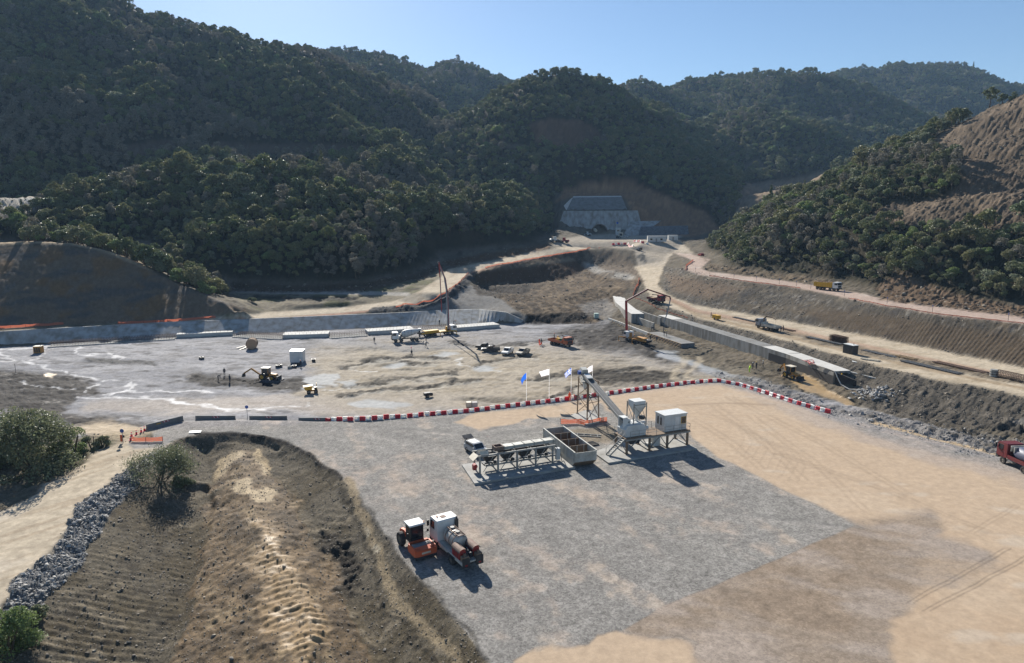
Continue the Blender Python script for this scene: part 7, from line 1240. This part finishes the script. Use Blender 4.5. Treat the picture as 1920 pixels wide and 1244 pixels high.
def sample(mask, n, rows, seed):
    """n places where the mask is high, spread evenly over the ground area"""
    rg = np.random.default_rng(seed); area_ = mask * (np.gradient(GY, axis=0) * np.gradient(GX, axis=1)); area_ = np.where((np.abs(PX - 960) < 1010) & (PY < 1330), area_, 0); c_ = np.cumsum(area_.ravel()); i = np.searchsorted(c_, rg.uniform(0, c_[-1], n)); j, k = np.unravel_index(np.clip(i, 0, GX.size - 1), GX.shape)
    x = GX[j, k] + rg.uniform(-.5, .5, n) * GY[j, k] * .0025; y = GY[j, k] + rg.uniform(-.5, .5, n) * GY[j, k] * .004; return x, y, bil(GZ, x, y)
bank_t = thing('stone_bank', 'bank of grey broken stones below the dirt road', 'stones', tuple(G(170, 985)))
bx, by, bz = sample(bank, 1500, None, 3); bs = np.exp(RNG.normal(-1.35, .45, 1500)).clip(.12, .7); order = np.argsort(-bs / by); ob_ = bank_t.location
for i in order[:280]:
    o = bpy.data.objects.new('stone', RK[i % 6]); COL.objects.link(o); o.parent = bank_t; o.location = (bx[i] - ob_.x, by[i] - ob_.y, bz[i] - ob_.z + .02 * bs[i]); s = bs[i]; o.scale = (s * 1.25, s, s * .8); o.rotation_euler = (RNG.normal() * .35, RNG.normal() * .35, RNG.uniform(0, 6.28))
i = order[280:]; sm = scatter('small_stones', '', np.stack([bx[i], by[i], bz[i] + .05, bs[i], i % 6, RNG.uniform(0, 6.28, len(i))], -1), RK); sm.parent = bank_t; sm.matrix_parent_inverse = Matrix.Translation(-ob_); del sm['label']
ap_ = thing('rock_apron', 'pile of pale rocks at the culvert outlet', 'rocks', tuple(G(1640, 738))); oa = ap_.location
for k in range(110):
    q = G(1640 + random.gauss(0, 22), 738 + random.gauss(0, 6)); o = bpy.data.objects.new('stone', RK[k % 6]); COL.objects.link(o); o.parent = ap_; s = random.uniform(.45, 1.2); o.location = (q.x - oa.x, q.y - oa.y, q.z - oa.z + .1 * s); o.scale = (s, s, s * .8); o.rotation_euler = (random.gauss(0, .4), random.gauss(0, .4), random.uniform(0, 6.28))
MS = [(dl * (1 - bank) * (1 - .6 * wet_sheen), 15000, .10, .5, RKB), (rub, 5000, .13, .6, RK), (bank, 2500, .14, .5, RK), (area([(1178, 545), (1215, 556), (1310, 598), (1420, 626), (1700, 698), (1960, 750), (1960, 830), (1620, 765), (1590, 697), (1450, 655), (1300, 612)], 4, .8, (120, 330)) * (1 - lowr), 5000, .15, .55, RKB), (slope * (1 - SPX), 3500, .16, .6, RKB), (exc, 2500, .25, .6, RKB), (bare * (GY < 420), 3500, .35, .7, RKB), (leftg, 1500, .1, .5, RKB)]
rowsG, rowsB = [], []
for k, (mk, n, s0, sg, kind) in enumerate(MS):
    x, y, z = sample(np.clip(mk, 0, 1), n, None, 20 + k); s = np.exp(RNG.normal(math.log(s0), sg, n)).clip(.05, 1.3); (rowsG if kind is RK else rowsB).append(np.stack([x, y, z + s * .05, s, RNG.integers(0, 6, n), RNG.uniform(0, 6.28, n)], -1))
scatter('rubble', 'loose grey rubble on the berms and the rough ground', np.concatenate(rowsG), RK); scatter('earth_clods', 'loose brown stones and clods on the ditch banks and earth slopes', np.concatenate(rowsB), RKB)
# ------------------------------------------------------------------ bushes and trees in front
def bush(name, label, px, w, h, leafm, seed, n, leaf, lobes=16, base=None, stems=5):
    p = G(*px) if base is None else Vector(base); t = thing(name, label, 'bush' if 'bush' in name else 'tree', (p.x, p.y, p.z - .1), 0)
    v, f = crown(seed, n, lobes, 'mound', leaf, w / 2, h * .62, h * .40, .45, (.30, .46)); v = np.maximum(v, (-99, -99, .05)); me = bpy.data.meshes.new('crown'); me.from_pydata([tuple(q) for q in v], [], f); me.materials.append(leafm); o = bpy.data.objects.new('crown', me); COL.objects.link(o); o.parent = t
    rg = np.random.default_rng(seed)
    for k in range(stems): a = rg.uniform(0, 6.28); MB().cyl((math.cos(a) * .25, math.sin(a) * .25, -.3), (math.cos(a) * w * .24, math.sin(a) * w * .24, h * .62), .12, .05, 6).build('stem', BARK, t)
    return t
OL2 = leafmat('bush_leaves', [(.115, .125, .07), (.13, .14, .08)], .3); GR2 = leafmat('green_bush_leaves', [(.10, .135, .05), (.12, .15, .06)], .35)
bush('large_bush', 'large grey-green bush left of the dirt road', (62, 884), 12, 10.5, OL2, 61, 12000, .32, 34); bush('large_bush', 'second large bush cut off by the left border above the dirt road', (5, 862), 11, 9.5, OL2, 62, 9000, .32, 28); bush('bush', 'bright green bush right of the large grey-green one', (134, 858), 6.0, 5.6, GR2, 63, 5000, .26, 18); bush('bush', 'small bush nearest the blue sign by the dirt road', (176, 842), 3.6, 3.0, OL2, 64, 2400, .24, 10); bush('bush', 'tiny bush at the end of the bush row by the road', (196, 836), 2.4, 2.0, OL2, 65, 1300, .22, 8)
bush('bush', 'dark bush in the bottom left corner', (10, 1225), 6.0, 5.4, GR2, 66, 6500, .22, 22); bush('bush', 'pale feathery bush above the corner bush at the stone bank', (60, 1165), 3.0, 2.0, OL2, 67, 1800, .2, 9); bush('bush', 'dark low bush at the foot of the lone tree', (345, 910), 3.4, 1.7, LEAF, 68, 2200, .22, 10); bush('bush', 'small bush at the far end of the dark cut bank', (473, 566), 3.0, 2.4, OL2, 69, 900, .3, 7); bush('bush', 'round bush on the crest of the dark cut bank', (200, 470), 12, 9, OL2, 70, 5000, .42, 18); bush('bush', 'low bush right of the round one on the cut bank crest', (292, 508), 8, 5.5, OL2, 71, 2600, .4, 12); bush('bush', 'bush halfway down the cut bank crest', (335, 528), 8, 5.5, GR2, 72, 2600, .4, 12); bush('bush', 'lowest bush on the cut bank crest', (385, 550), 7.5, 5, GR2, 73, 2400, .4, 12)
lp = G(300, 905); lt = thing('lone_tree', 'thin leaning half-bare tree at the head of the ditch', 'tree', (lp.x, lp.y, lp.z - .2)); rg = np.random.default_rng(77); wood = MB(); tips = []
def grow(p, d, L, r, lev):
    e = p + d * L; wood.cyl(p, e, r, r * .65, 6)
    if lev == 0: tips.append(e); return
    for k in range(3 if lev > 1 else 4):
        nd = (d + Vector((rg.normal() * .62 + .08, rg.normal() * .62, rg.normal() * .25 + .12))).normalized(); grow(p.lerp(e, rg.uniform(.3, 1)), nd, L * rg.uniform(.75, 1.0), r * .55, lev - 1)
grow(Vector((0, 0, -.3)), Vector((.30, .05, 1)).normalized(), 2.1, .16, 4); grow(Vector((.1, .1, -.3)), Vector((.75, .2, .8)).normalized(), 1.9, .12, 4); grow(Vector((-.1, 0, -.3)), Vector((-.35, .1, .95)).normalized(), 1.8, .10, 4); grow(Vector((0, -.1, -.3)), Vector((.15, -.4, .95)).normalized(), 1.8, .12, 4); wood.build('trunk', BARK, lt); vs, fs = [], []
for e in tips:
    for k in range(17):
        c_ = np.array(e) + rg.normal(size=3) * .45; d_ = rg.normal(size=3); d_ /= np.linalg.norm(d_); u_ = np.cross(d_, rg.normal(size=3)); u_ /= np.linalg.norm(u_); i = len(vs); vs += [c_ - d_ * .16, c_ + u_ * .05, c_ + d_ * .16, c_ - u_ * .05]; fs.append((i, i + 1, i + 2, i + 3))
me = bpy.data.meshes.new('crown'); me.from_pydata([tuple(q) for q in vs], [], fs); me.materials.append(OL2); o = bpy.data.objects.new('crown', me); COL.objects.link(o); o.parent = lt
# ------------------------------------------------------------------ people
def body(pose):
    """one continuous figure grown over a skeleton; returns the mesh and a colour zone for each face"""
    J = {'pel': (0, 0, .95), 'wai': (0, 0, 1.12), 'che': (.01, 0, 1.34), 'nec': (.02, 0, 1.50), 'chin': (.03, 0, 1.57), 'hea': (.03, 0, 1.68)}
    for s, n in ((1, 'l'), (-1, 'r')): J.update({n + 'sh': (0, s * .19, 1.42), n + 'el': (.0, s * .25, 1.14), n + 'wr': (.08, s * .26, .90), n + 'pa': (.11, s * .26, .82), n + 'hi': (0, s * .10, .90), n + 'kn': (.03, s * .11, .50), n + 'an': (0, s * .11, .09), n + 'to': (.16, s * .12, .04)})
    if pose == 'walk': J.update(lkn=(.22, .11, .53), lan=(.24, .11, .09), lto=(.40, .12, .05), rkn=(-.06, -.11, .50), ran=(-.30, -.11, .14), rto=(-.17, -.12, .04), lwr=(-.12, .24, .93), lpa=(-.14, .24, .85), rwr=(.25, -.24, .95), rpa=(.30, -.24, .88))
    if pose == 'work': J.update(che=(.10, 0, 1.32), nec=(.16, 0, 1.46), chin=(.20, 0, 1.52), hea=(.22, 0, 1.62), lsh=(.12, .19, 1.38), rsh=(.12, -.19, 1.38), lel=(.24, .25, 1.12), rel=(.24, -.25, 1.12), lwr=(.46, .16, 1.08), rwr=(.46, -.16, 1.02), lpa=(.54, .15, 1.06), rpa=(.54, -.15, 1.0))
    if pose == 'bend': J.update(pel=(-.08, 0, .90), wai=(.05, 0, 1.04), che=(.28, 0, 1.12), nec=(.44, 0, 1.14), chin=(.50, 0, 1.14), hea=(.60, 0, 1.16), lsh=(.36, .19, 1.12), rsh=(.36, -.19, 1.12), lel=(.42, .22, .84), rel=(.42, -.22, .84), lwr=(.52, .18, .60), rwr=(.52, -.18, .60), lpa=(.55, .18, .52), rpa=(.55, -.18, .52))
    if pose == 'sit': J.update({k: (v[0] - (.25 if v[2] > .6 else 0), v[1], v[2] - (.45 if v[2] > .6 else 0)) for k, v in J.items()}); J.update(lkn=(.22, .13, .52), rkn=(.22, -.13, .52), lan=(.10, .13, .09), ran=(.10, -.13, .09), lwr=(.18, .2, .55), rwr=(.18, -.2, .55), lpa=(.24, .18, .5), rpa=(.24, -.18, .5))
    RD = {'pel': .15, 'wai': .145, 'che': .165, 'nec': .062, 'chin': .07, 'hea': .105}
    for n in 'lr': RD.update({n + 'sh': .085, n + 'el': .058, n + 'wr': .042, n + 'pa': .036, n + 'hi': .105, n + 'kn': .075, n + 'an': .055, n + 'to': .045})
    E_ = [('pel', 'wai', 1), ('wai', 'che', 1), ('che', 'nec', 1), ('nec', 'chin', 2), ('chin', 'hea', 2)]
    for n in 'lr': E_ += [('che', n + 'sh', 1), (n + 'sh', n + 'el', 1), (n + 'el', n + 'wr', 1), (n + 'wr', n + 'pa', 2), ('pel', n + 'hi', 0), (n + 'hi', n + 'kn', 0), (n + 'kn', n + 'an', 0), (n + 'an', n + 'to', 3)]
    for n, s in (('l', 1), ('r', -1)):
        pa = Vector(J[n + 'pa']); wr = Vector(J[n + 'wr']); d = (pa - wr).normalized(); sd = Vector((1, 0, 0)) if abs(d.z) > .6 else Vector((0, 0, 1))
        for q in range(5):
            k = f'{n}f{q}'; L = (.055, .085, .092, .085, .068)[q]
            J[k] = tuple(pa + d * (L if q else L * .2) + sd * ((q - 2.5) * .022 if q else .07)); RD[k] = .011; E_.append((n + 'pa', k, 2))
    names = list(J); me = bpy.data.meshes.new('body'); me.from_pydata([J[k] for k in names], [(names.index(a), names.index(b)) for a, b, _ in E_], [])
    ob = bpy.data.objects.new('body_tmp', me); COL.objects.link(ob); sk = ob.modifiers.new('skin', 'SKIN'); 
    for v, k in zip(me.skin_vertices[0].data, names): v.radius = (RD[k], RD[k]); v.use_root = (k == 'pel')
    ss = ob.modifiers.new('sub', 'SUBSURF'); ss.levels = 1; ss.render_levels = 1; dg = bpy.context.evaluated_depsgraph_get(); out = bpy.data.meshes.new_from_object(ob.evaluated_get(dg)); bpy.data.objects.remove(ob)
    seg_ = [(np.array(J[a]), np.array(J[b]), z) for a, b, z in E_]; zs_ = []
    for f in out.polygons:
        c_ = np.array(f.center); bd, bz_ = 9, 0
        for a, b, z in seg_:
            ab = b - a; t = np.clip(np.dot(c_ - a, ab) / np.dot(ab, ab), 0, 1); d = np.linalg.norm(c_ - a - t * ab)
            if d < bd: bd, bz_ = d, z
        zs_.append(bz_)
    out.polygons.foreach_set('material_index', zs_); out.polygons.foreach_set('use_smooth', [True] * len(zs_)); return out, J['hea']
POSE = {k: body(k) for k in ('stand', 'walk', 'work', 'bend', 'sit')}
SKIN = mat('skin', (196, 150, 120), .6, 0, .03); HIO = mat('hi_vis_orange', (255, 96, 40), .8, 0, .04); HIY = mat('hi_vis_yellow', (190, 235, 50), .8, 0, .04); NAVY = mat('navy_cloth', (40, 46, 60), .9, 0, .05); GREYC = mat('grey_cloth', (88, 88, 88), .9, 0, .05); BOOT = mat('boots', (40, 34, 30), .8); HELM = {'white': mat('white_helmet', (226, 226, 220), .4), 'yellow': mat('yellow_helmet', (230, 190, 50), .4), 'orange': mat('orange_helmet', (236, 110, 50), .4), 'none': mat('dark_hair', (44, 36, 30), .8)}
_pm = {}
hel = MB().lathe([(.165, 0), (.135, .005), (.13, .05), (.10, .10), (.05, .128), (.001, .135)], n=12).mesh('helmet', HELM['white'])
def person(label, px, pose, top, legs, helm, rz, z=None):
    p = G(*px); k = (pose, top.name, legs.name)
    if k not in _pm:
        m = POSE[pose][0].copy(); m.materials.clear()
        for q in (legs, top, SKIN, BOOT): m.materials.append(q)
        _pm[k] = m
    o = bpy.data.objects.new('person', _pm[k]); COL.objects.link(o); o.location = (p.x, p.y, p.z if z is None else z); o.rotation_euler = (0, 0, R(rz)); o.scale = (1.03,) * 3; tag(o, label, 'person', 'site workers')
    hm = hel.copy(); hm.materials.clear(); hm.materials.append(HELM[helm]); h = bpy.data.objects.new('helmet' if helm != 'none' else 'hair', hm); COL.objects.link(h); h.parent = o; q = POSE[pose][1]; h.location = (q[0], q[1], q[2] + .02)
    for s in (-1, 1):
        e = bpy.data.objects.new('eye', EYE); COL.objects.link(e); e.parent = o; e.location = (q[0] + .098, s * .035, q[2] - .01)
    e = bpy.data.objects.new('nose', NOSE); COL.objects.link(e); e.parent = o; e.location = (q[0] + .10, 0, q[2] - .05)
    return o
EYE = MB().lathe([(.001, -.012), (.012, 0), (.001, .012)], n=6).mesh('eye', BLACKP); NOSE = MB().lathe([(.016, -.02), (.012, .0), (.002, .03)], n=6).mesh('nose', SKIN)
person('person in full orange suit standing by the barriers under the conveyor tower', (1068, 752), 'stand', HIO, HIO, 'orange', -70); person('person in orange jacket bending beside the tower leg', (1082, 752), 'bend', HIO, GREYC, 'orange', 200); person('person in yellow-green vest at the open tailgate of the silver car', (872, 843), 'work', HIY, NAVY, 'none', 20)
person('person in green vest bending over the trench left of the backhoe', (409, 713), 'bend', HIY, NAVY, 'none', 0); person('person in orange jacket standing by the trench left of the backhoe', (431, 717), 'stand', HIO, NAVY, 'none', 60); person('person in dark clothes standing behind the trench', (421, 704), 'stand', NAVY, NAVY, 'none', -60); person('person in orange vest in front of the white cube container', (564, 689), 'stand', HIO, NAVY, 'orange', 90)
person('person in dark clothes walking alone on the river bed', (772, 668), 'walk', NAVY, NAVY, 'none', -60); person('person in yellow vest walking near the mixer lorry', (799, 652), 'walk', HIY, GREYC, 'white', 150); person('person in orange jacket standing left of the mixer lorry', (702, 643), 'stand', HIO, NAVY, 'none', -90); person('person in yellow vest at the rear of the mixer lorry', (799, 640), 'work', HIY, NAVY, 'white', 120)
person('person in yellow vest on the reinforcement behind the pump truck', (824, 609), 'work', HIY, NAVY, 'yellow', -80); person('person in orange jacket on the slab behind the pump boom', (851, 608), 'bend', HIO, NAVY, 'orange', 10)
person('person in orange jacket, left of the trio by the orange lorry', (1011, 646), 'stand', HIO, HIO, 'white', -40); person('person in orange jacket, right of the trio by the orange lorry', (1016, 646), 'work', HIO, NAVY, 'none', 190); person('person crouching in orange jacket by the orange lorry', (1013, 649), 'sit', HIO, HIO, 'none', 170); person('person in yellow jacket standing on the orange lorry bed', (1039, 644), 'stand', mat('ochre_jacket', (200, 140, 50), .8), NAVY, 'orange', 0, z=gz(*G(1039, 644).xy) + 1.25)
person('person in yellow vest by the timber props beside the red-boomed pump', (1219, 639), 'stand', HIY, NAVY, 'yellow', 30); person('person in orange vest at the timber props of the formed strip', (1231, 641), 'work', HIO, NAVY, 'orange', 60); person('person in dark clothes at the far end of the formed strip', (1221, 621), 'work', NAVY, NAVY, 'none', 0); person('person in green vest at the far end of the formed strip', (1226, 620), 'bend', HIY, NAVY, 'white', 180)
zt = -1.6; q = Vector(P(1245, 631, zt)); person('person holding the pump hose over the formed strip', (1245, 631), 'work', HIY, NAVY, 'yellow', -20, z=zt).location = q; q = Vector(P(1250, 631, zt)); person('second person in yellow vest beside the pump hose', (1250, 631), 'stand', HIY, GREYC, 'yellow', 180, z=zt).location = q
person('person in bright green vest nearest of the group by the culvert wall', (1405, 698), 'work', HIY, HIY, 'yellow', 20); person('person in white shirt among the group by the culvert wall', (1411, 693), 'stand', mat('white_shirt', (220, 222, 224), .8), NAVY, 'white', -30); person('person in green vest in the middle of the group by the culvert wall', (1418, 692), 'stand', HIY, NAVY, 'yellow', 200); person('person in green vest walking beside the backhoe at the culvert', (1430, 690), 'walk', HIY, GREYC, 'white', 0)
person('person in red jacket behind the crane lorry', (1464, 623), 'stand', mat('red_jacket', (200, 50, 40), .8), NAVY, 'none', 180); person('person in dark clothes behind the crane lorry', (1469, 621), 'work', NAVY, NAVY, 'none', 180); person('person in grey clothes standing by the yellow towed compressor', (1333, 596), 'stand', GREYC, NAVY, 'none', 0)
# ------------------------------------------------------------------ air
hz = bpy.data.objects.new('haze', MB().box(-2420, 2420, -80, 2460, -14, 420).mesh('haze', [])); COL.objects.link(hz); hz['kind'] = 'stuff'; hz['label'] = 'thin blue haze filling the valley'; hz.display_type = 'WIRE'
hm = bpy.data.materials.new('haze'); hm.use_nodes = True; n_ = hm.node_tree.nodes; n_.remove(n_['Principled BSDF']); vp = n_.new('ShaderNodeVolumePrincipled'); vp.inputs['Color'].default_value = (.44, .69, 1.0, 1); vp.inputs['Density'].default_value = .00010; vp.inputs['Anisotropy'].default_value = 0.0; hm.node_tree.links.new(vp.outputs[0], n_['Material Output'].inputs['Volume']); hz.data.materials.append(hm)
